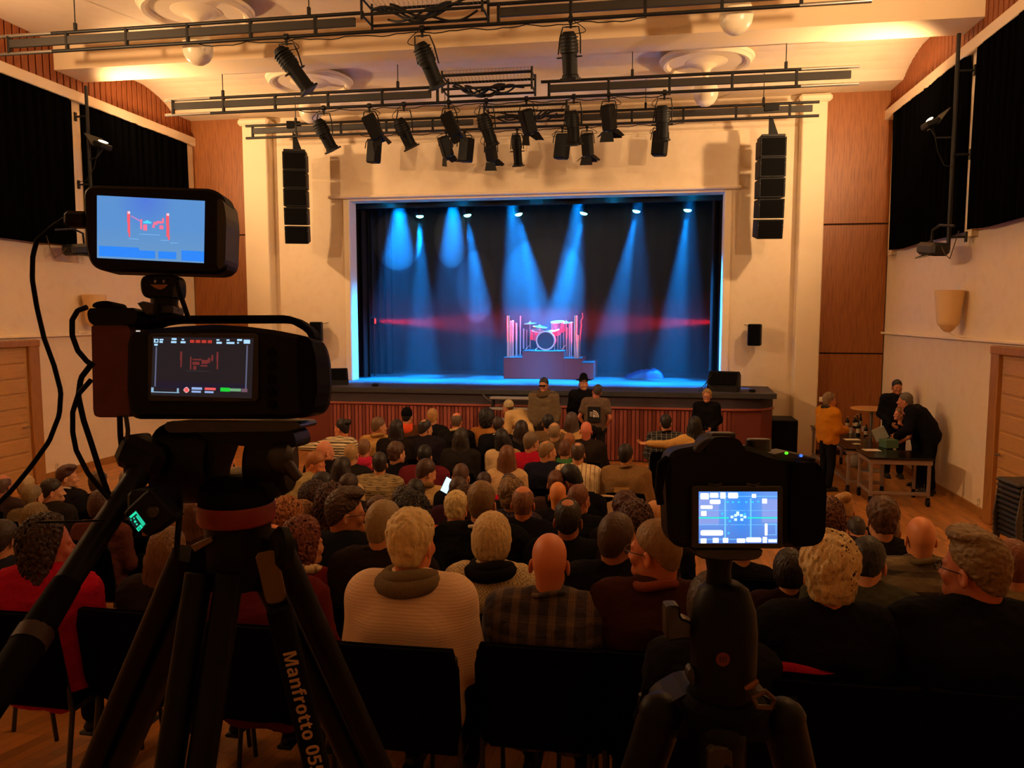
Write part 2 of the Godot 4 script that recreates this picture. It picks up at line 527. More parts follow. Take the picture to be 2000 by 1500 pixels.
func build_doors():
	# left and right hall doors: frame, leaf of raised boards, handle
	for s in [[XL, 1.0, 10.6, 11.9, "left"], [XR, -1.0, 10.2, 11.75, "right"]]:
		var x: float = s[0]; var d: float = s[1]
		var dr := Node3D.new(); dr.name = numbered("door_1" if d > 0 else "door_2"); add_child(dr)
		dr.position = Vector3(x, 0, -(s[2] + s[3]) / 2)
		dr.set_meta("kind", "structure"); dr.set_meta("label", "panelled wooden door in a wide oak frame on the %s wall" % s[4])
		var w: float = s[3] - s[2]
		var fr := MB.new()
		for k in [-1.0, 1.0]: fr.box(Vector3(d * 0.05, 1.26, k * (w / 2 + 0.12)), Vector3(0.12, 2.52, 0.24), 0.012)
		fr.box(Vector3(d * 0.05, 2.5, 0), Vector3(0.14, 0.12, w + 0.5), 0.012)
		part("door_frame", fr, M.oak, dr)
		part("leaf", MB.new().box(Vector3(d * 0.02, 1.22, 0), Vector3(0.05, 2.44, w)), M.door, dr)
		for i in 9:
			part("board", MB.new().box(Vector3(d * 0.05, 0.2 + i * 0.26, 0), Vector3(0.03, 0.23, w - 0.12), 0.01), M.door, dr)
		part("handle", MB.new().tube([Vector3(d * 0.06, 1.05, -w / 2 + 0.1), Vector3(d * 0.12, 1.05, -w / 2 + 0.1), Vector3(d * 0.12, 1.05, -w / 2 + 0.24)], 0.012), M.steel, dr)

func drape_mesh(z0: float, z1: float, y0: float, y1: float, x: float, d: float) -> MB:
	var rows := []
	var nn := int((z1 - z0) / 0.028)
	for yy in [y0, y0 + 0.4, (y0 + y1) / 2, y1]:
		var ring := PackedVector3Array()
		for side in 2:
			for i in nn + 1:
				var q := i if side == 0 else nn - i
				var z := z0 + (z1 - z0) * q / nn
				var wv := 0.028 * sin(z * 27.0 + 1.3 * sin(z * 2.1)) + 0.012 * sin(z * 11.0 + yy)
				ring.append(Vector3(x + d * (0.16 + wv + (0.0 if side == 0 else -0.02)), yy + (0.015 * sin(z * 5.0) if yy == y0 else 0.0), -z))
		rows.append(ring)
	return MB.new().rings(rows)

func build_drapes():
	for a in [[7.4, 13.19, XL, 1.0, "long black pleated drape on the left wall, nearer the cameras"], [13.46, 16.95, XL, 1.0, "black pleated drape on the left wall beside the stage"],
			[7.0, 12.88, XR, -1.0, "long black pleated drape on the right wall, nearer the cameras"], [13.17, 16.66, XR, -1.0, "black pleated drape on the right wall beside the stage"]]:
		lone("drape", a[4], "curtain", drape_mesh(a[0], a[1], 4.28, 6.96, a[2], a[3]), M.drape, Vector3.ZERO, "black drapes on the side walls")

func build_ceiling_things():
	var med := MB.new()
	med.lathe([Vector2(0.0, -0.05), Vector2(0.70, -0.05), Vector2(0.74, -0.10), Vector2(0.80, -0.11), Vector2(0.83, -0.06), Vector2(0.86, -0.05), Vector2(0.88, -0.01), Vector2(0.88, 0.0), Vector2(0, 0)], Transform3D(), 48)
	var rose := MB.new()
	rose.lathe([Vector2(0.0, -0.34), Vector2(0.045, -0.34), Vector2(0.06, -0.25), Vector2(0.10, -0.17), Vector2(0.20, -0.12), Vector2(0.22, -0.10), Vector2(0.29, -0.09), Vector2(0.31, -0.07), Vector2(0.38, -0.06), Vector2(0.40, -0.045), Vector2(0, -0.045)], Transform3D(), 32)
	var mm := med.mesh(); var rm := rose.mesh()
	var globe := MB.new()
	globe.lathe([Vector2(0.0, -0.28), Vector2(0.09, -0.262), Vector2(0.165, -0.21), Vector2(0.215, -0.13), Vector2(0.235, -0.03), Vector2(0.225, 0.06), Vector2(0.19, 0.14), Vector2(0.13, 0.20), Vector2(0.07, 0.23), Vector2(0.0, 0.235)], Transform3D(), 32)
	var gm := globe.mesh()
	var stem := MB.new().tube([Vector3(0, 0.2, 0), Vector3(0, 0.262, 0)], 0.02, 10).mesh()
	var opal := mat(Color("f0e2c4"), 0.3)
	for a in [[-6.75, 15.45, "far left, partly behind the second truss"], [1.2, 15.45, "far right, behind the second truss"], [-6.95, 11.65, "near left, cut by the top edge of the photo"], [1.3, 11.65, "near right, only its globe in the photo"]]:
		var t := thing("ceiling_rose", "round moulded plaster ceiling rose, " + a[2], "ceiling rose", Vector3(a[0], CEIL - 0.09, -a[1]), 0.0, "plaster ceiling roses")
		part("disc", mm, M.plaster, t); part("boss", rm, M.plaster, t); part("hanger", MB.new().lathe([Vector2(0.0, -0.02), Vector2(0.3, -0.02), Vector2(0.3, 0.095), Vector2(0, 0.095)]), M.plaster, t)
		var g := thing("globe_lamp", "unlit white egg-shaped glass pendant lamp, " + a[2], "pendant lamp", Vector3(a[0], 7.22, -a[1]), 0.0, "white glass pendants")
		part("globe", gm, opal, g); part("stem", stem, M.plaster, g)

# ------------------------------------------------------------------ stage
const SY := 1.45

func build_stage():
	var sh := MB.new()
	sh.box(Vector3(-2.45, SY - 0.05, -18.5), Vector3(10.3, 0.1, 5.7))
	shell("floor_stage", "dark stage floor lit bright blue", sh, M.stagefloor)
	# front edge outline: straight across, turned back at both ends
	var path := [Vector2(-7.75, 17.28), Vector2(-7.6, 16.35), Vector2(-7.2, 15.95), Vector2(-6.6, 15.72), Vector2(1.9, 15.72), Vector2(2.45, 15.85), Vector2(2.72, 16.2), Vector2(2.78, 17.28)]
	var top := PackedVector2Array(); var fas := PackedVector2Array()
	for p in path:
		top.append(Vector2(p.x, -p.y))
	var flat := Transform3D(Basis(Vector3.RIGHT, Vector3(0, 0, 1), Vector3(0, -1, 0)), Vector3.ZERO)   # x, y of the outline become x, z; depth goes up
	var ap := MB.new()
	ap.prism(top, 0.32, Transform3D(flat.basis, Vector3(0, SY - 0.32, 0)))
	var a := shell("stage_apron", "matt black front edge of the stage", ap, mat(Color(0.24, 0.21, 0.25), 0.7))  # bluish spill of the stage light is put into this grey
	var cap := MB.new(); var pts := []
	for p in path: pts.append(Vector3(p.x, SY - 0.34, -p.y + 0.012))
	for i in path.size() - 1:
		var m: Vector3 = (pts[i] + pts[i + 1]) / 2; var dv: Vector3 = pts[i + 1] - pts[i]
		cap.box(m, Vector3(dv.length() + 0.02, 0.045, 0.045), 0.008, Basis(Vector3.UP, atan2(-dv.z, dv.x)))
	part("cap_rail", cap, M.redslat, a)
	var kick := MB.new()
	var inner := PackedVector2Array()
	for p in path: inner.append(Vector2(p.x, -p.y - 0.03))
	kick.prism(inner, SY - 0.34, Transform3D(flat.basis, Vector3.ZERO))
	var fr := shell("stage_front", "front of the stage clad in upright red-brown slats", kick, M.redslat2)
	var sm := MB.new().box(Vector3.ZERO, Vector3(0.066, SY - 0.4, 0.03), 0.006).mesh()
	var x := -6.55; var k := 0
	while x < 1.88:
		part("slat", sm, M.redslat if k % 3 else M.redslat2, fr, Vector3(x, (SY - 0.36) / 2, -15.735))
		x += 0.082; k += 1
	# black box behind the opening
	var bm := mat(Color(0.010, 0.010, 0.012), 0.95)
	slab("ceiling_stage", "black void over the stage", -8.2, 3.2, 7.6, 7.8, ZF + 0.4, 21.4, bm)
	slab("wall_stage_left", "black side of the stage house on the left", -8.2, -8.0, 1.3, 7.7, ZF + 0.4, 21.4, bm)
	slab("wall_stage_right", "black side of the stage house on the right", 3.0, 3.2, 1.3, 7.7, ZF + 0.4, 21.4, bm)
	slab("wall_stage_back", "black back wall of the stage house", -8.2, 3.2, 1.3, 7.7, 21.2, 21.4, bm)
	var bd := MB.new()
	var rows := []
	for yy in [SY, 7.4]:
		var ring := PackedVector3Array()
		for side in 2:
			for i in 161:
				var q := i if side == 0 else 160 - i
				var xx := -7.9 + 10.8 * q / 160.0
				ring.append(Vector3(xx, yy, -20.9 + 0.02 * sin(xx * 17.0 + sin(xx * 3.0)) - side * 0.02))
		rows.append(ring)
	bd.rings(rows)
	lone("backdrop", "black pleated backdrop hung across the rear of the stage", "curtain", bd, mat(Color(0.005, 0.005, 0.008), 0.95))
	lone("border_drape", "short black border drape hung along the top of the stage opening", "curtain", MB.new().box(Vector3(-2.45, 6.52, -17.9), Vector3(10.6, 2.0, 0.06), 0.01), mat(Color(0.008, 0.008, 0.01), 0.95))
	# dark wing drapes, a little caught red light put into their colour
	for s in [[-6.95, 18.1, "left"], [-6.75, 19.3, "left rear"], [2.1, 18.0, "right"]]:
		var wd := MB.new(); var wr := []
		for yy in [SY + 0.02, 7.2]:
			var ring := PackedVector3Array()
			for side in 2:
				for i in 31:
					var q := i if side == 0 else 30 - i
					ring.append(Vector3(s[0] - 0.5 + q / 30.0 * 0.95, yy, -s[1] + 0.06 * sin(q * 1.05) - side * 0.02))
			wr.append(ring)
		wd.rings(wr)
		lone("wing_drape", "dark pleated wing drape at the %s edge of the stage" % s[2], "curtain", wd, mat(Color(0.035, 0.012, 0.02), 0.95), Vector3.ZERO, "stage wing drapes")
	build_steps()
	build_riser()
	build_stage_lights()

func build_steps():
	var t := thing("stage_steps", "short flight of aluminium-edged steps up to the stage front", "steps", Vector3(-2.55, 0, -15.0))
	for i in 6:
		var y := 1.30 - i * 0.2
		part("tread", MB.new().box(Vector3(0, y, -0.46 + i * 0.17), Vector3(0.86, 0.045, 0.2), 0.012), M.alu, t)
	for s in [-1.0, 1.0]:
		part("stringer", MB.new().prism(PackedVector2Array([Vector2(-0.55, 1.27), Vector2(-0.40, 1.27), Vector2(0.52, 0.24), Vector2(0.52, 0.0), Vector2(0.40, 0.0), Vector2(-0.55, 1.05)]), 0.03, Transform3D(Basis(Vector3(0, 0, 1), Vector3.UP, Vector3(-1, 0, 0)), Vector3(s * 0.40 + 0.015, 0, 0))), M.blackmetal, t)

func build_riser():
	var pm := mat(Color(0.42, 0.21, 0.21), 0.75)
	var tm := mat(Color(0.16, 0.17, 0.19), 0.6)
	for b in [[-3.22, -2.76, 1.97, "left block of the drum riser, ending in a low step"], [-2.76, -1.76, 2.13, "tall middle block of the drum riser under the drums"], [-1.76, -1.33, 1.96, "right block of the drum riser carrying the right pipes"], [-1.33, -1.04, 1.86, "lowest block at the right end of the drum riser"]]:
		var t := thing("riser_block", "dark " + b[3], "stage riser", Vector3((b[0] + b[1]) / 2, SY, -19.2), 0.0, "drum riser blocks")
		part("body", MB.new().box(Vector3(0, (b[2] - SY) / 2 - 0.01, 0), Vector3(b[1] - b[0], b[2] - SY - 0.02, 1.6), 0.006), pm, t)
		part("top", MB.new().box(Vector3(0, b[2] - SY - 0.01, 0), Vector3(b[1] - b[0], 0.02, 1.6), 0.004), tm, t)
	# upright metal pipes in two wings round the kit
	var chrome := mat(Color(0.85, 0.83, 0.84), 0.28, 0.55)
	var side := ["left", "right"]
	for w in [[993, 617, 18.6, 1.97, 0.036, 0, "outermost and thick"], [998, 627, 18.75, 1.97, 0.02, 0, "second from the outside"], [1002, 626, 18.9, 1.97, 0.022, 0, "third from the outside"], [1009, 631, 19.05, 1.97, 0.024, 0, "fourth from the outside"], [1016.5, 617, 19.3, 1.97, 0.018, 0, "tall thin one behind"], [1023, 642, 19.35, 2.13, 0.022, 0, "third from the drums"], [1029, 644, 19.5, 2.13, 0.016, 0, "second from the drums"], [1036, 645, 19.6, 2.13, 0.02, 0, "nearest the drums"],
			[1124.5, 617, 18.6, 1.96, 0.04, 1, "outermost and thickest"], [1128.5, 655, 18.5, 1.96, 0.026, 1, "second thick one"], [1116, 629, 18.9, 1.96, 0.02, 1, "third from the outside"], [1112, 631, 19.05, 1.96, 0.016, 1, "fourth from the outside"], [1107, 640, 19.2, 1.96, 0.02, 1, "third from the drums"], [1101, 645, 19.35, 1.96, 0.016, 1, "second from the drums"], [1094.5, 646, 19.5, 2.13, 0.014, 1, "nearest the drums"]]:
		var p := at(w[0], w[1], w[2])
		lone("metal_pipe", "red-lit metal pipe, %s in the %s wing of the drum riser" % [w[6], side[w[5]]], "pipe", MB.new().lathe([Vector2(0, 0), Vector2(w[4], 0), Vector2(w[4], p.y - w[3]), Vector2(w[4] * 0.8, p.y - w[3] + 0.004), Vector2(w[4] * 0.8, p.y - w[3] - 0.05), Vector2(0, p.y - w[3] - 0.05)], Transform3D(), 14), chrome, Vector3(p.x, w[3], p.z), "upright pipes on the %s of the drums" % side[w[5]])
	var q := at(1137, 611, 18.7)
	lone("crooked_stick", "thin crooked grey stick standing right of the drum riser pipes", "stick", MB.new().tube([Vector3(-0.06, 1.86 - q.y, 0.0), Vector3(-0.05, -0.55, 0), Vector3(-0.02, -0.3, 0), Vector3(-0.03, -0.2, 0), Vector3(0.015, -0.1, 0), Vector3(0.0, 0.0, 0)], [0.022, 0.02, 0.017, 0.017, 0.014, 0.01], 8), mat(Color(0.4, 0.36, 0.36), 0.7), q)
	build_drums(chrome)
	# heap of blue cloth at the right
	var hp := MB.new(); var rows := []
	var nx := 24; var ny := 14
	for s in 2:
		for j in ny + 1:
			pass
	var vs := PackedVector3Array(); var fs := PackedInt32Array()
	for j in ny + 1:
		for i in nx + 1:
			var u := -1.0 + 2.0 * i / nx; var w := -1.0 + 2.0 * j / ny
			var e := clampf(1.0 - pow(absf(u), 3.0), 0, 1) * clampf(1.0 - pow(absf(w), 3.0), 0, 1)
			var h := 0.27 * (0.6 + 0.4 * u) * sqrt(e) + 0.09 * e * absf(nz.get_noise_2d(u * 2.3, w * 2.9))
			vs.append(Vector3(u * 0.46 + 0.05 * w, h, w * 0.4))
	var base := vs.size()
	for k in base: vs.append(Vector3(vs[k].x, 0.0, vs[k].z))
	for j in ny:
		for i in nx:
			var a := j * (nx + 1) + i
			fs.append_array([a, a + 1, a + nx + 1, a + 1, a + nx + 2, a + nx + 1, base + a, base + a + nx + 1, base + a + 1, base + a + 1, base + a + nx + 1, base + a + nx + 2])
	hp.add(vs, fs, true)
	lone("cloth_heap", "heap of dark blue cloth lying on the right of the stage", "cloth", hp, mat(Color(0.08, 0.12, 0.32), 0.6), at(1257, 727, 19.3) * Vector3(1, 0, 1) + Vector3(0, SY, 0))

func build_drums(chrome: Material):
	var shellm := mat(Color(0.75, 0.10, 0.10), 0.3)
	var skin := mat(Color(0.06, 0.07, 0.10), 0.5)
	var white := mat(Color(0.8, 0.8, 0.82), 0.5)
	var brass := mat(Color(0.75, 0.68, 0.45), 0.3, 0.8)
	var c := at(1070, 686, 19.0); c.y = 2.13
	var t := thing("drum_kit", "red drum kit with cymbals on the middle of the riser", "drum kit", c)
	var lie := Transform3D(Basis(Vector3.RIGHT, PI / 2), Vector3(-0.02, 0.24, 0.1))
	var bd := part("bass_drum", MB.new().lathe([Vector2(0, -0.2), Vector2(0.215, -0.2), Vector2(0.225, -0.17), Vector2(0.225, 0.17), Vector2(0.215, 0.2), Vector2(0, 0.2)], lie, 32), shellm, t)
	part("head", MB.new().lathe([Vector2(0, 0.0), Vector2(0.205, 0.0), Vector2(0.205, 0.012), Vector2(0, 0.012)], Transform3D(lie.basis, Vector3(-0.02, 0.24, 0.305)), 32), skin, bd)
	part("hoop", MB.new().lathe([Vector2(0.205, 0.0), Vector2(0.238, 0.0), Vector2(0.238, 0.035), Vector2(0.205, 0.035), Vector2(0.205, 0.0)], Transform3D(lie.basis, Vector3(-0.02, 0.24, 0.285)), 32), white, bd)
	for d in [[-0.27, 0.36, -0.08, 0.17, 0.18, 0.18, "floor_tom"], [0.24, 0.57, -0.08, 0.165, 0.2, -0.06, "rack_tom"], [0.17, 0.42, 0.06, 0.14, 0.1, -0.24, "snare_drum"]]:
		var xf := Transform3D(Basis(Vector3(0, 0, 1), -d[5]) * Basis(Vector3.RIGHT, 0.2), Vector3(d[0], d[1], d[2]))
		var dr := part(d[6], MB.new().lathe([Vector2(0, -d[4] * 0.6), Vector2(d[3], -d[4] * 0.6), Vector2(d[3], d[4] * 0.6), Vector2(0, d[4] * 0.6)], xf, 24), shellm, t)
		part("head", MB.new().lathe([Vector2(0, d[4] * 0.6), Vector2(d[3] + 0.008, d[4] * 0.6), Vector2(d[3] + 0.008, d[4] * 0.6 + 0.012), Vector2(0, d[4] * 0.6 + 0.012)], xf, 24), white, dr)
		part("stand", MB.new().tube([Vector3(d[0], d[1] - d[4] * 0.6, d[2]), Vector3(d[0], 0.0, d[2])], 0.012), chrome, t)
	for y in [[-0.46, 0.66, -0.1, 0.16, 0.06], [-0.2, 0.58, 0.0, 0.19, -0.14], [0.44, 0.68, -0.1, 0.18, 0.04]]:
		var xf := Transform3D(Basis(Vector3(0, 0, 1), y[4]) * Basis(Vector3.RIGHT, 0.12), Vector3(y[0], y[1], y[2]))
		var cy := part("cymbal", MB.new().lathe([Vector2(0, 0.0), Vector2(y[3], -0.012), Vector2(y[3], -0.008), Vector2(0.05, 0.006), Vector2(0.035, 0.025), Vector2(0, 0.032)], xf, 28), brass, t)
		part("stand", MB.new().tube([Vector3(y[0], y[1] + 0.06, y[2]), Vector3(y[0], 0.12, y[2]), Vector3(y[0] - 0.1, 0.0, y[2] + 0.1)], 0.009), chrome, cy)

func build_stage_lights():
	var blue := Color(0.0, 0.58, 1.0)
	var face := glow(Color(0.45, 1.0, 1.0), 9.0)
	# six moving heads in view, their lenses turned down towards the house
	var k := 0
	for h in [[820, 424, 832, 700], [913, 422, 960, 700], [1013, 420, 1085, 690], [1140, 418, 1060, 690], [1243, 414, 1180, 700], [1343, 412, 1305, 700]]:
		var p := at(h[0], h[1] - 2, 19.0)
		var q := at(h[2], h[3], 19.0); q.y = SY; q.z = -18.75
		var dir := (q - p).normalized()
		var t := thing("moving_head", "lit moving head stage light, number %s from the left in the front row" % ["one", "two", "three", "four", "five", "six"][k], "stage light", p, 0.0, "blue moving heads over the stage")
		var bs := Basis(Quaternion(Vector3(0, -1, 0), dir))
		part("body", MB.new().lathe([Vector2(0, 0.0), Vector2(0.10, 0.0), Vector2(0.125, 0.06), Vector2(0.115, 0.2), Vector2(0.07, 0.3), Vector2(0, 0.32)], Transform3D(bs, Vector3.ZERO), 20), M.blackmetal, t)
		part("yoke", MB.new().tube([Vector3(-0.16, 0.1, 0), Vector3(-0.16, 0.36, 0), Vector3(0.16, 0.36, 0), Vector3(0.16, 0.1, 0)], 0.022), M.blackmetal, t)
		part("base", MB.new().box(Vector3(0, 0.45, 0), Vector3(0.3, 0.12, 0.2), 0.02).box(Vector3(0, (5.98 - p.y + 0.45) / 2, 0), Vector3(0.05, absf(5.98 - p.y - 0.45) + 0.03, 0.05)), M.blackmetal, t)
		part("lens_light", MB.new().blob(Vector3.ZERO, Vector3(0.095, 0.05, 0.095), bs), face, t)
		spot("moving_head_beam", p + dir * 0.13, q, blue, 230.0, 9.0, 0.06, 0.7)
		k += 1
	# a second row hangs higher, behind the border
	k = 0
	for h in [[780, 779, 15.0, 120.0], [885, 884, 13.0, 115.0], [996, 1030, 11.0, 300.0], [1133, 1095, 10.0, 270.0], [1247, 1235, 10.0, 70.0], [1349, 1330, 10.0, 70.0]]:
		var p := at(h[0], 380, 18.7); p.y = 6.15
		var q := at(h[1], 700, 18.7); q.y = SY
		var dir := (q - p).normalized()
		var t := thing("spotlight", "stage spotlight hidden above the border, above moving head %s" % ["one", "two", "three", "four", "five", "six"][k], "stage light", p, 0.0, "upper row of stage lights")
		var bs := Basis(Quaternion(Vector3(0, -1, 0), dir))
		part("body", MB.new().lathe([Vector2(0, 0.02), Vector2(0.11, 0.02), Vector2(0.11, 0.25), Vector2(0.06, 0.32), Vector2(0, 0.32)], Transform3D(bs, Vector3.ZERO), 16), M.blackmetal, t)
		part("yoke", MB.new().tube([Vector3(-0.15, 0.12, 0), Vector3(-0.15, 0.4, 0), Vector3(0.15, 0.4, 0), Vector3(0.15, 0.12, 0)], 0.015), M.blackmetal, t)
		part("lens_light", MB.new().blob(Vector3(0, 0.01, 0), Vector3(0.09, 0.03, 0.09), bs), glow(blue, 4.0), t)
		spot("upper_beam", p + dir * 0.08, q, blue, h[3], h[2], 0.08, 0.6)
		k += 1
	# unseen blue washes between wall and border, placed to light the stage floor
	for i in 5:
		var x := -5.85 + 1.75 * i
		var p := Vector3(x, 6.0, -17.72)
		var t := thing("unseen_floor_wash_light", "blue wash light out of sight behind the top of the stage opening, number %s" % ["one", "two", "three", "four", "five"][i], "stage light", p, 0.0, "unseen blue floor washes")
		part("housing", MB.new().box(Vector3(0, 0.08, 0), Vector3(0.24, 0.14, 0.14), 0.02), M.blackmetal, t)
		part("lens_light", MB.new().blob(Vector3(0, 0.01, 0), Vector3(0.08, 0.025, 0.05)), glow(blue, 2.0), t)
		spot("unseen_floor_wash", p + Vector3(0, -0.03, 0), Vector3(x, SY, -17.05), blue, 1000.0, 21.0, 0.08, 0.9)
	var bar := MB.new().tube([Vector3(-7.9, 6.62, -18.7), Vector3(2.9, 6.62, -18.7)], 0.025).tube([Vector3(-7.9, 5.98, -19.0), Vector3(2.9, 5.98, -19.0)], 0.025)
	lone("lighting_bar", "dark lighting bars over the stage", "lighting bar", bar, M.blackmetal)
	# red washes from both wings
	for s in [[at(734, 627, 18.7), 1.0, "left"], [at(1412, 628, 18.7), -1.0, "right"]]:
		var p: Vector3 = s[0]
		var t := thing("red_wash_light", "red led wash light on a stand in the %s wing" % s[2], "stage light", Vector3(p.x, SY, p.z), 0.0, "red side lights")
		part("stand", MB.new().tube([Vector3(-s[1] * 0.05, 0, 0), Vector3(-s[1] * 0.05, p.y - SY, 0)], 0.018), M.blackmetal, t)
		part("head", MB.new().box(Vector3(-s[1] * 0.07, p.y - SY, -0.02), Vector3(0.12, 0.2, 0.16), 0.02), M.blackmetal, t)
		part("led_light", MB.new().box(Vector3(-s[1] * 0.005, p.y - SY, 0.03), Vector3(0.012, 0.12, 0.06)), glow(Color(1, 0.12, 0.08), 6.0), t)
		spot("red_beam", p + Vector3(s[1] * 0.04, 0, 0), p + Vector3(s[1] * 4.0, -0.12, -0.1), Color(1.0, 0.05, 0.12), 150.0, 8.0, 0.05, 1.0)
		spot("red_spill", p + Vector3(s[1] * 0.04, 0.05, 0), p + Vector3(s[1] * 4.0, -0.3, -0.3), Color(1.0, 0.05, 0.10), 2.0, 24.0, 0.05, 0.9)
	# the air over the stage: thin haze with denser clouds under the left lamps
	haze("haze", Vector3(-2.45, 4.0, -19.4), Vector3(10.4, 5.1, 2.4), RenderingServer.FOG_VOLUME_SHAPE_BOX, 0.038)
	for c in [[776, 470, 0.62, 0.75, 0.16], [881, 465, 0.42, 0.75, 0.16], [930, 560, 0.5, 0.9, 0.05], [1060, 560, 1.1, 1.2, 0.05]]:
		var p := at(c[0], c[1], 18.9)
		haze("smoke", p, Vector3(c[2] * 2, c[3] * 2, 1.2), RenderingServer.FOG_VOLUME_SHAPE_ELLIPSOID, c[4])

func haze(called: String, pos: Vector3, size: Vector3, shape: int, density: float):
	var fm := FogMaterial.new(); fm.density = density; fm.albedo = Color(0.92, 0.94, 1.0)
	var fv := FogVolume.new(); fv.name = numbered(called); fv.shape = shape; fv.size = size; fv.material = fm; fv.position = pos
	fv.set_meta("kind", "stuff"); fv.set_meta("label", "thin stage haze in the blue light" if called == "haze" else "denser cloud of stage smoke in a blue beam")
	fv.set_meta("category", "haze")
	add_child(fv)

# ------------------------------------------------------------------ trusses, lamps, speakers
func build_rig():
	var defs := [
		[11.1, -9.98, -4.0, -2.15, 2.95, 7.09, 7.36, -3.95, -2.2, "nearest"],
		[13.6, -8.8, -3.55, -1.72, 3.47, 6.73, 7.0, -3.42, -1.85, "middle"],
		[16.2, -8.57, -3.35, -1.35, 3.42, 6.87, 7.13, -3.2, -1.5, "farthest"]]
	for d in defs:
		for h in 2:
			var x0: float = d[1] if h == 0 else d[3]; var x1: float = d[2] if h == 0 else d[4]
			var t := thing("ladder_truss", "%s half of the %s flat black lighting truss" % ["left" if h == 0 else "right", d[9]], "lighting truss", Vector3(0, 0, -d[0]), 0.0, "flat ladder trusses under the ceiling")
			for y in [d[5], d[6]]:
				var a := x0; var b := x1
				if y == d[5]: a = x0 if h == 0 else d[3] - 1.0; b = d[2] + 1.0 if h == 0 else x1
				part("pipe", MB.new().tube([Vector3(a, y, 0), Vector3(b, y, 0)], 0.026, 10), M.blackmetal, t)
				var e0: float = x0 if h == 0 else x1 - 0.9
				part("bare_end", MB.new().tube([Vector3(e0 - 0.02 * (1 - h), y, 0), Vector3(e0 + 0.9, y, 0)], 0.0275, 10), M.steel if d[9] != "farthest" else M.blackmetal, t)
			part("rail", MB.new().box(Vector3((x0 + x1) / 2, (d[5] + d[6]) / 2 + 0.015, 0.0), Vector3(x1 - x0 - 0.25, 0.125, 0.045), 0.006), mat(Color(0.16, 0.145, 0.13), 0.5), t)
			var x := x0 + 0.14
			while x < x1:
				part("post", MB.new().box(Vector3(x, (d[5] + d[6]) / 2, 0.0), Vector3(0.045, d[6] - d[5], 0.06), 0.008), M.blackmetal, t)
				x += 1.02
			var rx: float = lerpf(x0, x1, 0.22 if h == 0 else 0.78)
			part("hanging_rod", MB.new().tube([Vector3(rx, d[6], 0), Vector3(rx, CEIL, 0)], 0.008, 6).box(Vector3(rx, d[6] + 0.07, 0), Vector3(0.05, 0.13, 0.05), 0.01), M.blackmetal, t)
			part("hanging_rod", MB.new().tube([Vector3(lerpf(x0, x1, 0.86 if h == 0 else 0.3), d[6], 0), Vector3(lerpf(x0, x1, 0.86 if h == 0 else 0.3), CEIL, 0)], 0.008, 6).box(Vector3(lerpf(x0, x1, 0.86 if h == 0 else 0.3), d[6] + 0.07, 0), Vector3(0.05, 0.13, 0.05), 0.01), M.blackmetal, t)
		# the cable tray between the two halves
		var c := thing("cable_tray", "black cable tray with slack cables in the middle of the %s truss" % d[9], "cable tray", Vector3(0, 0, -d[0]), 0.0, "cable trays of the trusses")
		var cx0: float = d[7]; var cx1: float = d[8]
		var fr := MB.new()
		for y in [d[5] + 0.16, d[6] + 0.12]:
			for z in [-0.22, 0.22]: fr.tube([Vector3(cx0, y, z), Vector3(cx1, y, z)], 0.022, 8)
		for x in [cx0, cx1]:
			for z in [-0.22, 0.22]: fr.tube([Vector3(x, d[5] + 0.1, z), Vector3(x, d[6] + 0.2, z)], 0.02, 8)
			for y in [d[5] + 0.16, d[6] + 0.12]: fr.tube([Vector3(x, y, -0.22), Vector3(x, y, 0.22)], 0.016, 8)
		part("tray_frame", fr, M.blackmetal, c)
		var wire := MB.new()
		for k in 26:
			var x := lerpf(cx0, cx1, k / 25.0)
			wire.tube([Vector3(x, d[6] + 0.2, -0.21), Vector3(x, d[6] + 0.1, -0.21), Vector3(x, d[6] + 0.1, 0.21), Vector3(x, d[6] + 0.2, 0.21)], 0.003, 4)
		for y in 3: wire.tube([Vector3(cx0, d[6] + 0.1 + y * 0.05, 0.21), Vector3(cx1, d[6] + 0.1 + y * 0.05, 0.21)], 0.003, 4)
		part("wire_basket", wire, M.steel, c)
		for k in 6:
			var pts := []
			var z := rng.randf_range(-0.16, 0.2); var a := rng.randf_range(0.02, 0.3); var b := rng.randf_range(0.65, 0.97)
			var ph := rng.randf_range(0, 6.0)
			for i in 21:
				var f := i / 20.0
				pts.append(Vector3(lerpf(cx0, cx1, lerpf(a, b, f)), d[5] + 0.25 - 0.10 * sin(PI * f) + 0.05 * sin(f * 9.0 + ph), z + 0.05 * cos(f * 6.0 + ph)))
			part("cable", MB.new().tube(pts, 0.017, 6), mat(Color(0.03, 0.03, 0.03), 0.5), c)
		# thin cable taped along the lower pipe, sagging between ties
		var sag := []
		for i in 61:
			var x := lerpf(d[2] - 2.6, d[3] + 2.2, i / 60.0)
			sag.append(Vector3(x, d[5] - 0.03 - 0.035 * absf(sin(i * 0.42)) - 0.02 * absf(sin(i * 0.9)), 0.02))
		part("drooping_cable", MB.new().tube(sag, 0.008, 5), M.black, c)
	var n := 0
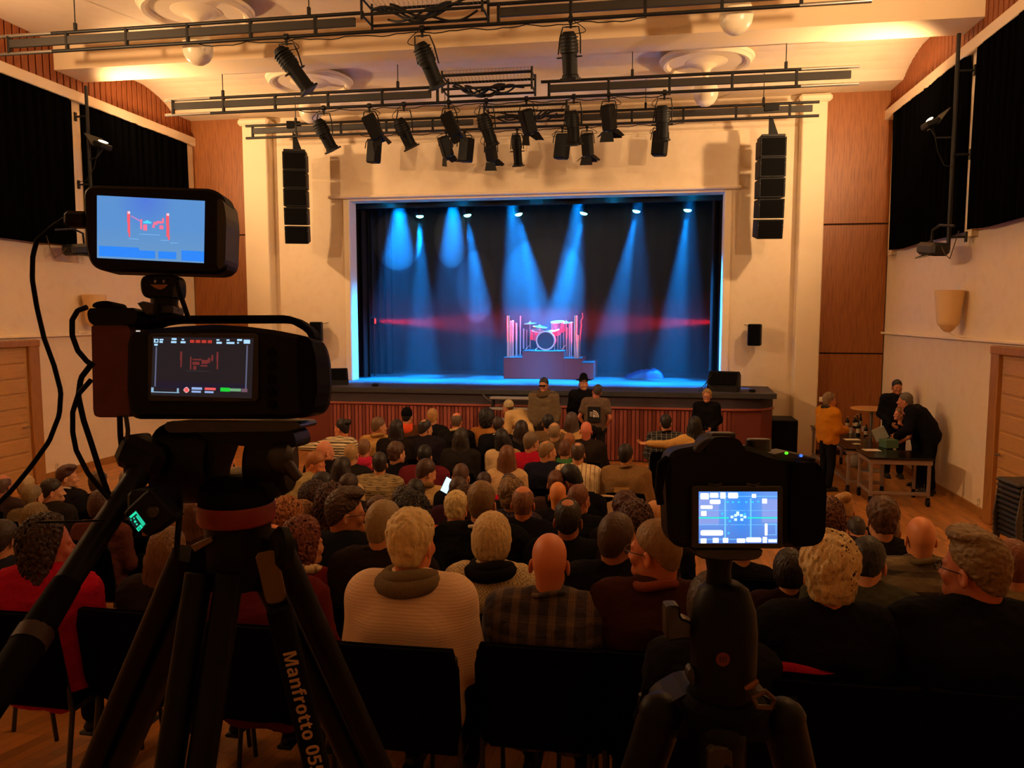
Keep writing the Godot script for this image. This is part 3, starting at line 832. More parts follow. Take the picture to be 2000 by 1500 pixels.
	# kind, clamp u, body top u v, body end u v, truss z, pipe y
	for f in [["profile", 565, 549, 100, 598, 172, 11.1, 7.09, "left of the three on the nearest truss"], ["profile", 827, 823, 90, 852, 166, 11.1, 7.09, "middle of the three on the nearest truss"], ["profile", 1113, 1111, 68, 1113, 150, 11.1, 7.09, "right of the three on the nearest truss"],
			["profile", 634, 623, 238, 646, 291, 13.6, 6.73, "first from the left on the middle truss"], ["fresnel", 723, 719, 226, 736, 268, 13.6, 6.73, "second from left on the middle truss, one door spread"], ["profile", 790, 780, 236, 801, 286, 13.6, 6.73, "third from the left on the middle truss"],
			["fresnel", 877, 871, 222, 888, 262, 13.6, 6.73, "fourth from the left on the middle truss"], ["profile", 950, 943, 226, 960, 282, 13.6, 6.73, "just left of the centre of the middle truss"], ["fresnel", 1028, 1026, 216, 1035, 258, 13.6, 6.73, "just right of the centre of the middle truss"],
			["profile", 1120, 1117, 220, 1121, 280, 13.6, 6.73, "third from the right on the middle truss"], ["fresnel", 1188, 1187, 206, 1191, 252, 13.6, 6.73, "second from the right on the middle truss"], ["profile", 1296, 1293, 210, 1294, 272, 13.6, 6.73, "last on the right of the middle truss"],
			["flood", 730, 728, 280, 732, 312, 16.2, 6.85, "first from the left on the farthest truss, its pane pale"], ["fresnel", 872, 866, 268, 874, 304, 16.2, 6.85, "second from the left on the farthest truss, doors open"], ["flood", 908, 908, 276, 912, 310, 16.2, 6.85, "third from the left on the farthest truss, its pane pale"],
			["fresnel", 958, 958, 285, 960, 312, 16.2, 6.85, "fourth from the left on the farthest truss"], ["profile", 1010, 1009, 266, 1011, 322, 16.2, 6.85, "slim one in the middle of the farthest truss"], ["flood", 1098, 1096, 268, 1100, 304, 16.2, 6.85, "pale pane, third from the right on the farthest truss"],
			["fresnel", 1146, 1146, 262, 1148, 302, 16.2, 6.85, "second from the right on the farthest truss, doors spread"], ["flood", 1289, 1288, 262, 1290, 298, 16.2, 6.85, "pale pane, last on the right of the farthest truss"]]:
		lantern(f, n); n += 1
	build_speakers()
	build_booms()
	build_sconces()

func lantern(f: Array, n: int):
	var cl := at(f[1], 300, f[6]); cl.y = f[7]
	var a := at(f[2], f[3], f[6]); var b := at(f[4], f[5], f[6])
	b.z -= 0.10; a.z += 0.06
	var names := {"profile": "black profile spotlight hung on the truss, %s", "fresnel": "theatre lamp with barn doors, %s", "flood": "black box floodlight, %s"}
	var t := thing({"profile": "profile_spotlight", "fresnel": "fresnel_spotlight", "flood": "box_floodlight"}[f[0]], names[f[0]] % f[8], "theatre light", cl, 0.0, "lamps on the trusses")
	a -= cl; b -= cl
	var dir := (b - a).normalized(); var L := a.distance_to(b)
	var q := Basis(Quaternion(Vector3(0, 1, 0), dir)) if absf(dir.y + 1.0) > 0.001 else Basis(Vector3.RIGHT, PI)
	var xf := Transform3D(q, a)
	var mid := a.lerp(b, 0.45)
	var r := 0.115
	if f[0] == "profile":
		r = 0.105 if f[8].begins_with("slim") else 0.125
		part("body", MB.new().lathe([Vector2(0, -0.02), Vector2(r * 0.62, -0.02), Vector2(r * 0.85, 0.03), Vector2(r, L * 0.25), Vector2(r * 1.02, L * 0.42), Vector2(r * 0.86, L * 0.46), Vector2(r * 0.84, L * 0.9), Vector2(r * 0.95, L * 0.92), Vector2(r * 0.95, L), Vector2(0, L)], xf, 18), M.black, t)
		var fins := MB.new()
		for k in 5: fins.lathe([Vector2(r * 0.7, 0.04 + k * 0.045), Vector2(r * 1.08, 0.05 + k * 0.045), Vector2(r * 1.08, 0.06 + k * 0.045), Vector2(r * 0.7, 0.07 + k * 0.045)], xf, 18)
		part("cooling_fin", fins, M.blackmetal, t)
		part("gel_frame", MB.new().box(b, Vector3(r * 1.9, 0.03, r * 1.9), 0.005, q), M.blackmetal, t)
		for s in [-1.0, 1.0]: part("shutter_handle", MB.new().box(a.lerp(b, 0.52) + q * Vector3(s * r * 1.15, 0, 0), Vector3(0.08, 0.02, 0.05), 0.004, q), M.blackmetal, t)
	elif f[0] == "fresnel":
		part("body", MB.new().box(a.lerp(b, 0.5), Vector3(0.2, L, 0.22), 0.025, q), M.black, t)
		part("lens", MB.new().lathe([Vector2(0, L + 0.004), Vector2(0.075, L + 0.002), Vector2(0.085, L - 0.01), Vector2(0, L - 0.01)], xf, 20), mat(Color(0.3, 0.3, 0.3), 0.15), t)
		for k in 4:
			var e := Basis(Vector3.UP, k * PI / 2) * Basis(Vector3.RIGHT, 0.5 if k % 2 else 0.22)
			var pg := PackedVector2Array([Vector2(-0.1, 0), Vector2(0.1, 0), Vector2(0.14 if k % 2 == 0 else 0.06, 0.17), Vector2(-0.14 if k % 2 == 0 else -0.06, 0.17)])
			part("barn_door", MB.new().prism(pg, 0.006, Transform3D(q * Basis(Vector3.UP, k * PI / 2) * Basis(Vector3.RIGHT, 0.95 if k % 2 else 0.3), b + q * (Basis(Vector3.UP, k * PI / 2) * Vector3(0, 0, 0.105)))), M.black, t)
	else:
		part("body", MB.new().box(a.lerp(b, 0.5), Vector3(0.3, L + 0.1, 0.2), 0.03, q * Basis(Vector3.RIGHT, -0.45)), M.black, t)
		part("pane", MB.new().box(a.lerp(b, 0.42) + q * Basis(Vector3.RIGHT, -0.45) * Vector3(0, 0, 0.10) * Vector3(1, 1, 1) + Vector3(0, 0.0, 0.0), Vector3(0.22, L * 0.62, 0.012), 0.003, q * Basis(Vector3.RIGHT, -0.45)), mat(Color(0.62, 0.52, 0.46), 0.2), t)
		mid = a.lerp(b, 0.3); r = 0.15
	# yoke and hook clamp
	var arc := []
	for i in 9:
		var g := PI * i / 8.0
		arc.append(Vector3(-cos(g) * (r + 0.03), minf(-0.10, mid.y) + (absf(mid.y) - 0.10 if mid.y < -0.1 else 0.0) * clampf(sin(g) * 1.6, 0, 1), mid.z * (1.0 - clampf(sin(g) * 1.6, 0, 1))) + Vector3(mid.x * (1.0 - clampf(sin(g) * 1.6, 0, 1)), 0, 0))
	part("yoke", MB.new().tube(arc, 0.011, 6), M.blackmetal, t)
	part("clamp", MB.new().box(Vector3(0, -0.06, 0), Vector3(0.035, 0.12, 0.03), 0.006).tube([Vector3(-0.03, 0.0, 0), Vector3(0.03, 0.0, 0)], 0.045, 10), M.blackmetal, t)
	var lp := []
	var s := -1.0 if n % 2 else 1.0
	for i in 9:
		var g := i / 8.0
		lp.append(Vector3(s * (0.05 + 0.16 * sin(PI * g)), -0.04 + (a.y + 0.04) * g - 0.05 * sin(PI * g), 0.03))
	part("power_cable", MB.new().tube(lp, 0.006, 5), M.black, t)

func build_speakers():
	for s in [[[577, 300], 16.25, 0.30, "left"], [[1506, 272], 16.25, 0.06, "right"]]:
		var p := at(s[0][0], s[0][1], s[1])
		var t := thing("line_array", "hanging black line array of five speaker boxes %s of the stage" % s[3], "loudspeaker", p, s[2], "hanging line arrays")
		var y := 0.0; var tilt := 0.0; var z := 0.0
		for k in 5:
			var h := 0.385
			tilt = [0.0, 0.0, 0.03, 0.10, 0.16][k]
			var bs := Basis(Vector3.RIGHT, tilt)
			var c := Vector3(0, y, z) + bs * Vector3(0, -h / 2, 0)
			var pg := PackedVector2Array([Vector2(0.24, -h / 2 + 0.004), Vector2(0.24, h / 2 - 0.004), Vector2(-0.22, h / 2 - 0.018), Vector2(-0.22, -h / 2 + 0.018)])
			var bx := part("box", MB.new().prism(pg, 0.50, Transform3D(bs * Basis(Vector3(0, 0, 1), Vector3.UP, Vector3(-1, 0, 0)), c + bs * Vector3(-0.25, 0, 0)), 0.01), M.black, t)
			part("grille", MB.new().box(c + bs * Vector3(0, 0, 0.243), Vector3(0.44, h - 0.05, 0.012), 0.004, bs), dark_mat(0.003, 0.8, 0.15), bx)
			for e in [-0.235, 0.235]:
				part("bolt", MB.new().blob(c + bs * Vector3(e, 0.08, 0.245), Vector3(0.007, 0.007, 0.007), Basis(), 6), M.steel, bx)
			y = (c + bs * Vector3(0, -h / 2 - 0.003, 0)).y; z = (c + bs * Vector3(0, -h / 2, 0.0)).z
		part("bumper_frame", MB.new().box(Vector3(0, 0.03, 0.0), Vector3(0.46, 0.05, 0.44), 0.01), M.blackmetal, t)
		part("hanger", MB.new().prism(PackedVector2Array([Vector2(-0.05, 0), Vector2(0.15, 0), Vector2(0.02, 0.36), Vector2(-0.05, 0.42)]), 0.04, Transform3D(Basis(), Vector3(0, 0.04, 0.02))).box(Vector3(-0.02, 0.6, 0), Vector3(0.30, 0.16, 0.16), 0.015), M.black, t)
	for s in [[618, 648, 17.02, 0.25, "left"], [1474, 654, 17.02, -0.25, "right"]]:
		var t := thing("wall_speaker", "small black box speaker on the plaster wall %s of the stage" % s[4], "loudspeaker", at(s[0], s[1], s[2]), s[3], "small wall speakers")
		part("cabinet", MB.new().box(Vector3.ZERO, Vector3(0.27, 0.46, 0.26), 0.02), M.black, t)
		part("grille", MB.new().box(Vector3(0, 0, 0.132), Vector3(0.23, 0.42, 0.01), 0.004), dark_mat(0.003, 0.85, 0.15), t)
		part("bracket", MB.new().box(Vector3(0, 0, -0.18), Vector3(0.06, 0.1, 0.14)), M.blackmetal, t)
		var q := 1.0 if s[3] > 0 else -1.0
		part("cable", MB.new().tube([Vector3(0, 0.2, -0.1), Vector3(0.12 * q, 0.19, -0.2), Vector3(0.3 * q, 0.22, -0.24), Vector3(0.48 * q, 0.27, -0.25)], 0.006, 5), M.black, t)
	# stage wedges
	for s in [[661, 752, 16.25, 0.45, 0.42, 0.36, "left"], [1413, 762, 16.15, -0.3, 0.62, 0.40, "right"]]:
		var p := at(s[0], s[1], s[2]); p.y = SY
		var t := thing("stage_monitor", "black wedge monitor speaker on the %s end of the stage apron" % s[6], "loudspeaker", p, s[3], "stage wedges")
		var pg := PackedVector2Array([Vector2(-0.2, 0), Vector2(0.2, 0), Vector2(0.16, 0.10), Vector2(-0.04, s[5]), Vector2(-0.2, s[5] * 0.8)])
		part("cabinet", MB.new().prism(pg, s[4], Transform3D(Basis(Vector3(0, 0, 1), Vector3.UP, Vector3(-1, 0, 0)), Vector3(-s[4] / 2, 0, 0)), 0.012), M.black, t)
		part("grille", MB.new().box(Vector3(0, (0.10 + s[5]) / 2 + 0.008, 0.065), Vector3(s[4] - 0.08, 0.3, 0.012), 0.003, Basis(Vector3.RIGHT, -0.66)), dark_mat(0.003, 0.85, 0.15), t)
	var sp := at(1520, 888, 16.6); sp.y = 0
	var sub := thing("subwoofer", "large black subwoofer box on the floor at the right end of the stage", "loudspeaker", sp)
	part("cabinet", MB.new().box(Vector3(0, 0.44, 0), Vector3(0.62, 0.84, 0.7), 0.02), M.black, sub)
	part("grille", MB.new().box(Vector3(0, 0.44, 0.355), Vector3(0.56, 0.78, 0.012), 0.004), dark_mat(0.003, 0.85, 0.15), sub)
	for x in [-0.24, 0.24]: part("foot", MB.new().lathe([Vector2(0, 0), Vector2(0.03, 0), Vector2(0.035, 0.03), Vector2(0, 0.03)], Transform3D(Basis(), Vector3(x, 0, 0.26)), 10), M.black, sub)
	# microphone stand and small things on the apron
	var mp := at(1379, 768, 15.95); mp.y = SY
	var ms := thing("floor_stand", "small black tripod microphone stand lying low on the stage edge", "microphone stand", mp)
	for k in 3: part("leg", MB.new().tube([Vector3(0, 0.18, 0), Vector3(0.2 * cos(k * 2.1 + 0.4), 0.01, 0.2 * sin(k * 2.1 + 0.4))], 0.008, 6), M.blackmetal, ms)
	part("boom", MB.new().tube([Vector3(0, 0.16, 0), Vector3(0.02, 0.22, 0), Vector3(0.12, 0.36, 0.0)], 0.009, 6), M.blackmetal, ms)
	var cb := []
	for q in [[937, 759], [943, 770], [950, 778], [958, 783], [966, 787]]: cb.append(at(q[0], q[1], 15.66))
	lone("stage_cable", "thin pale cable hanging over the stage edge beside the steps", "cable", MB.new().tube(cb, 0.008, 6), mat(Color(0.5, 0.48, 0.5), 0.6))
	for q in [[733, 751, "left"], [1469, 762, "right"]]:
		var p := at(q[0], q[1], 15.95); p.y = SY
		lone("stage_box", "small dark connection box on the %s part of the stage edge" % q[2], "stage box", MB.new().box(Vector3(0, 0.03, 0), Vector3(0.12, 0.06, 0.1), 0.008), M.black, p)

func build_booms():
	for s in [[XR, -1.0, 13.05, "right"], [XL, 1.0, 13.32, "left"]]:
		var d: float = s[1]
		var t := thing("lighting_boom", "upright black boom pole bracketed to the %s wall between the drapes" % s[3], "lighting pole", Vector3(s[0], 0, -s[2]))
		part("pole", MB.new().tube([Vector3(d * 0.36, 4.0, 0), Vector3(d * 0.36, 7.25, 0)], 0.03, 12), M.blackmetal, t)
		for y in [4.2, 5.45, 6.7]:
			part("bracket", MB.new().tube([Vector3(d * 0.1, y, 0), Vector3(d * 0.37, y, 0)], 0.018, 8).box(Vector3(d * 0.115, y, 0), Vector3(0.03, 0.16, 0.06), 0.005), M.blackmetal, t)
		var lamp := glow(Color(1.0, 0.9, 0.7), 6.0)
		# upper flood, lit, turned up at the ceiling, with a black shield behind it
		var p := at_x(1818, 236, XR - 0.62) if d < 0 else at_x(200, 279, XL + 0.62)
		var fl := thing("house_floodlight", "lit floodlight on an arm of the boom, with a black shield, on the %s wall" % s[3], "floodlight", p, 0.0, "boom floodlights")
		var tilt := Basis(Vector3(0, 0, 1), d * -0.35)
		part("housing", MB.new().box(Vector3(0, -0.05, 0), Vector3(0.2, 0.1, 0.32), 0.02, tilt), M.black, fl)
		part("lamp_tube", MB.new().blob(Vector3(d * 0.02, 0.02, 0), Vector3(0.02, 0.02, 0.14), Basis(), 10), lamp, fl)
		part("shield", MB.new().box(Vector3(-d * 0.12, 0.02, -0.02), Vector3(0.012, 0.3, 0.5), 0.004, Basis(Vector3(0, 0, 1), d * 0.6)), M.black, fl)
		part("arm", MB.new().tube([Vector3(0, -0.1, 0), Vector3(-d * 0.05, -0.28, 0.1), Vector3(-d * 0.26, -0.32, p.z * -1.0 - s[2])], 0.016, 8), M.blackmetal, fl)
		part("power_cable", MB.new().tube([Vector3(0, -0.1, 0.1), Vector3(-d * 0.05, -0.5, 0.2), Vector3(-d * 0.1, -0.75, 0.35), Vector3(-d * 0.22, -0.8, 0.45)], 0.007, 5), M.black, fl)
		var p2 := at_x(1822, 486, XR - 0.5) if d < 0 else at_x(158, 487, XL + 0.45)
		var f2 := thing("long_floodlight", "long unlit black floodlight at the foot of the boom on the %s wall" % s[3], "floodlight", p2, 0.0, "boom floodlights")
		part("housing", MB.new().box(Vector3.ZERO, Vector3(0.28, 0.2, 0.72), 0.05, Basis(Vector3.RIGHT, 0.12)), mat(Color(0.05, 0.046, 0.04), 0.5), f2)
		part("front_glass", MB.new().box(Vector3(d * 0.10, -0.10, 0), Vector3(0.14, 0.02, 0.6), 0.005, Basis(Vector3(0, 0, 1), d * -0.4)), mat(Color(0.15, 0.14, 0.13), 0.2), f2)
		part("yoke", MB.new().tube([Vector3(0, 0, -0.1), Vector3(-d * 0.02, 0.3, -0.1), Vector3(-d * 0.05, 0.36, 0.1), Vector3(-d * 0.12, 0.3, 0.5)], 0.02, 8), M.blackmetal, f2)
		part("power_cable", MB.new().tube([Vector3(0, 0, 0.36), Vector3(0, -0.12, 0.5), Vector3(-d * 0.03, -0.2, 0.62), Vector3(-d * 0.04, -0.05, 0.7), Vector3(-d * 0.1, 0.2, 0.72)], 0.007, 5), mat(Color(0.25, 0.16, 0.08), 0.6), f2)

func build_sconces():
	for s in [[XR, -1.0, 13.24, "right"], [XL, 1.0, 13.43, "left"]]:
		var d: float = s[1]
		var t := thing("wall_sconce", "unlit tapered tan wall lamp on the %s wall above the ledge" % s[3], "wall lamp", Vector3(s[0] + d * 0.24, 2.82, -s[2]), 0.0, "tapered wall lamps")
		part("bowl", MB.new().lathe([Vector2(0, 0.0), Vector2(0.13, 0.0), Vector2(0.165, 0.05), Vector2(0.215, 0.56), Vector2(0.20, 0.565), Vector2(0.15, 0.06), Vector2(0, 0.04)], Transform3D(), 28), mat(Color("dcb884"), 0.6), t)
		part("cap", MB.new().lathe([Vector2(0, -0.10), Vector2(0.05, -0.09), Vector2(0.09, -0.05), Vector2(0.12, 0.0), Vector2(0, 0.0)], Transform3D(), 20), mat(Color("dcb884"), 0.6), t)
		part("bracket", MB.new().tube([Vector3(0, -0.08, 0), Vector3(-d * 0.06, -0.15, 0.05), Vector3(-d * 0.2, -0.17, 0.22)], 0.012, 6), M.plaster, t)
	for q in [[1912, 982, XR, -1.0, "right"], [111, 912, XL, 1.0, "left"]]:
		var p := at_x(q[0], q[1], q[2])
		var t := thing("wall_socket", "white double wall socket low on the %s wall" % q[4], "socket", p)
		part("plate", MB.new().box(Vector3(q[3] * 0.008, 0, 0), Vector3(0.016, 0.15, 0.08), 0.004), mat(Color("d8c8a8"), 0.5), t)
		for y in [-0.035, 0.035]: part("outlet", MB.new().lathe([Vector2(0, 0), Vector2(0.026, 0), Vector2(0.024, 0.008), Vector2(0, 0.008)], Transform3D(Basis(Vector3(0, 0, 1), -q[3] * PI / 2), Vector3(q[3] * 0.014, y, 0)), 14), mat(Color("b8a684"), 0.5), t)
	var wp := at(1604, 780, 16.95)
	var sw := thing("switch_plate", "small white switch plate on the pier right of the stage", "switch", wp)
	part("plate", MB.new().box(Vector3.ZERO, Vector3(0.08, 0.10, 0.03), 0.006), mat(Color("e6dcc8"), 0.5), sw)
	part("rocker", MB.new().box(Vector3(0, 0, 0.018), Vector3(0.04, 0.06, 0.012), 0.004), mat(Color("d8ccb4"), 0.4), sw)

# ------------------------------------------------------------------ serving table and its things
func build_tables():
	var steel := mat(Color(0.55, 0.47, 0.42), 0.45, 0.2)
	var topm := mat(Color(0.045, 0.035, 0.032), 0.22)
	for s in [[3.62, 4.55, 12.68, 13.42, "small steel serving table on wheels nearest the audience"], [3.48, 4.10, 13.46, 16.2, "long black topped serving table running towards the stage"]]:
		var c := Vector3((s[0] + s[1]) / 2, 0, -(s[2] + s[3]) / 2); var w: float = s[1] - s[0]; var d: float = s[3] - s[2]
		var t := thing("serving_table", s[4], "table", c, 0.0, "serving tables on the right")
		part("table_top", MB.new().box(Vector3(0, 0.755, 0), Vector3(w + 0.04, 0.03, d + 0.02), 0.006), topm, t)
		part("apron", MB.new().box(Vector3(0, 0.70, d / 2 - 0.03), Vector3(w, 0.08, 0.03), 0.004).box(Vector3(0, 0.70, -d / 2 + 0.03), Vector3(w, 0.08, 0.03), 0.004).box(Vector3(-w / 2 + 0.03, 0.70, 0), Vector3(0.03, 0.08, d - 0.1), 0.004).box(Vector3(w / 2 - 0.03, 0.70, 0), Vector3(0.03, 0.08, d - 0.1), 0.004), steel, t)
		part("lower_rail", MB.new().box(Vector3(0, 0.2, d / 2 - 0.04), Vector3(w - 0.06, 0.05, 0.04), 0.006).box(Vector3(-w / 2 + 0.04, 0.2, 0), Vector3(0.04, 0.05, d - 0.1), 0.006), steel, t)
		for x in [-w / 2 + 0.04, w / 2 - 0.04]:
			for z in [-d / 2 + 0.05, d / 2 - 0.05]:
				var lg := part("leg", MB.new().box(Vector3(x, 0.44, z), Vector3(0.045, 0.6, 0.045), 0.005), steel, t)
				part("caster", MB.new().lathe([Vector2(0, -0.02), Vector2(0.055, -0.02), Vector2(0.06, -0.01), Vector2(0.06, 0.01), Vector2(0.055, 0.02), Vector2(0, 0.02)], Transform3D(Basis(Vector3(0, 0, 1), PI / 2), Vector3(x, 0.06, z)), 16).box(Vector3(x, 0.12, z), Vector3(0.05, 0.05, 0.05), 0.005), M.black, lg)
	# papers
	var paper := mat(Color(0.85, 0.80, 0.72), 0.8)
	for q in [[1702, 879, 0.26, 0.19, "white paper sheet nearest the front edge of the serving table"], [1673, 867, 0.12, 0.1, "small white card between two paper sheets on the serving table"], [1664, 858.5, 0.26, 0.17, "white paper sheet farther along the serving table"], [1652, 844, 0.2, 0.12, "white folded napkin behind the paper sheets"]]:
		var p := at_y(q[0], q[1], 0.772)
		lone("paper_sheet", q[4], "paper", MB.new().box(Vector3(0, 0.0015, 0), Vector3(q[2], 0.003, q[3]), 0.0, Basis(Vector3.UP, 0.1)), paper, p, "papers on the serving table")
	# bottles, glasses, a small bowl and the green crate with a bag
	var glassy := mat(Color(0.03, 0.04, 0.03), 0.1)
	var k := 0
	for q in [[1676, 851, 0.30, "tall dark bottle standing behind the paper sheet"], [1674, 838, 0.30, "tallest dark bottle in the middle of the table"], [1680, 834, 0.28, "dark bottle touching the tallest one"], [1669, 836, 0.24, "short dark bottle left of the tallest one"], [1691, 853, 0.24, "dark bottle alone near the green crate"], [1655, 835, 0.22, "small dark bottle beside the yellow jacket"]]:
		var p := at_y(q[0], q[1], 0.77)
		var t := thing("bottle", q[3], "bottle", p, 0.0, "bottles on the serving table")
		var h: float = q[2]
		part("glass_body", MB.new().lathe([Vector2(0, 0), Vector2(0.034, 0), Vector2(0.037, 0.01), Vector2(0.037, h * 0.55), Vector2(0.03, h * 0.66), Vector2(0.014, h * 0.76), Vector2(0.013, h * 0.95), Vector2(0, h * 0.95)], Transform3D(), 14), glassy, t)
		part("cap", MB.new().lathe([Vector2(0, h * 0.93), Vector2(0.016, h * 0.93), Vector2(0.016, h), Vector2(0, h)], Transform3D(), 12), mat(Color("b8a070") if k % 2 else Color("501a14"), 0.4), t)
		part("paper_label", MB.new().lathe([Vector2(0.0375, h * 0.18), Vector2(0.0385, h * 0.18), Vector2(0.0385, h * 0.45), Vector2(0.0375, h * 0.45), Vector2(0.0375, h * 0.18)], Transform3D(), 14), mat(Color("a89878"), 0.7), t)
		k += 1
	for q in [[1662, 846, "clear drinking glass left of the dark bottles"], [1686, 843, "clear drinking glass right of the dark bottles"]]:
		var t := thing("drinking_glass", q[2], "glass", at_y(q[0], q[1], 0.77), 0.0, "glasses on the serving table")
		part("bowl", MB.new().lathe([Vector2(0, 0), Vector2(0.03, 0), Vector2(0.036, 0.11), Vector2(0.033, 0.11), Vector2(0.027, 0.008), Vector2(0, 0.008)], Transform3D(), 14), mat(Color(0.6, 0.55, 0.5), 0.1), t)
	var cp := at_y(1731, 857, 0.77); cp = Vector3(3.98, 0.77, -13.95)
	var cr := thing("cash_box", "green open box with a grey lid being handled on the serving table", "box", at(1731, 858, 13.75) * Vector3(1, 0, 1) + Vector3(0, 0.77, 0), 0.3)
	part("body", MB.new().box(Vector3(0, 0.07, 0.07), Vector3(0.24, 0.14, 0.2), 0.01), mat(Color("4c6a48"), 0.6), cr)
	part("lid", MB.new().box(Vector3(-0.08, 0.21, -0.06), Vector3(0.26, 0.22, 0.03), 0.01, Basis(Vector3.RIGHT, -0.35) * Basis(Vector3(0, 0, 1), 0.35)), mat(Color("8a9290"), 0.6), cr)
	# high round cafe table by the panelling
	var tp := at(1703, 797, 15.6)
	var ct := thing("cafe_table", "high round cafe table with an oak top and one pole", "table", Vector3(tp.x, 0, tp.z))
	part("table_top", MB.new().lathe([Vector2(0, tp.y - 0.03), Vector2(0.37, tp.y - 0.03), Vector2(0.385, tp.y - 0.015), Vector2(0.38, tp.y), Vector2(0, tp.y)], Transform3D(), 32), mat(Color("c08a4c"), 0.5), ct)
	part("pole", MB.new().tube([Vector3(0, 0.03, 0), Vector3(0, tp.y - 0.03, 0)], 0.035, 12), M.steel, ct)
	part("foot_plate", MB.new().lathe([Vector2(0, 0), Vector2(0.22, 0), Vector2(0.22, 0.012), Vector2(0.05, 0.035), Vector2(0, 0.035)], Transform3D(), 24), M.steel, ct)
	# white plastic bag under the long table
	var bg := MB.new().blob(Vector3(0, 0.14, 0), Vector3(0.17, 0.15, 0.14), Basis(), 14).tube([Vector3(-0.06, 0.25, 0), Vector3(-0.05, 0.33, 0), Vector3(0.04, 0.33, 0), Vector3(0.05, 0.25, 0)], 0.012, 6)
	lone("plastic_bag", "crumpled white plastic bag standing under the long table", "bag", bg, mat(Color(0.55, 0.5, 0.45), 0.6), at_y(1668, 912, 0.0))
	# curved chair rail seen beside the table: an armless steel chair

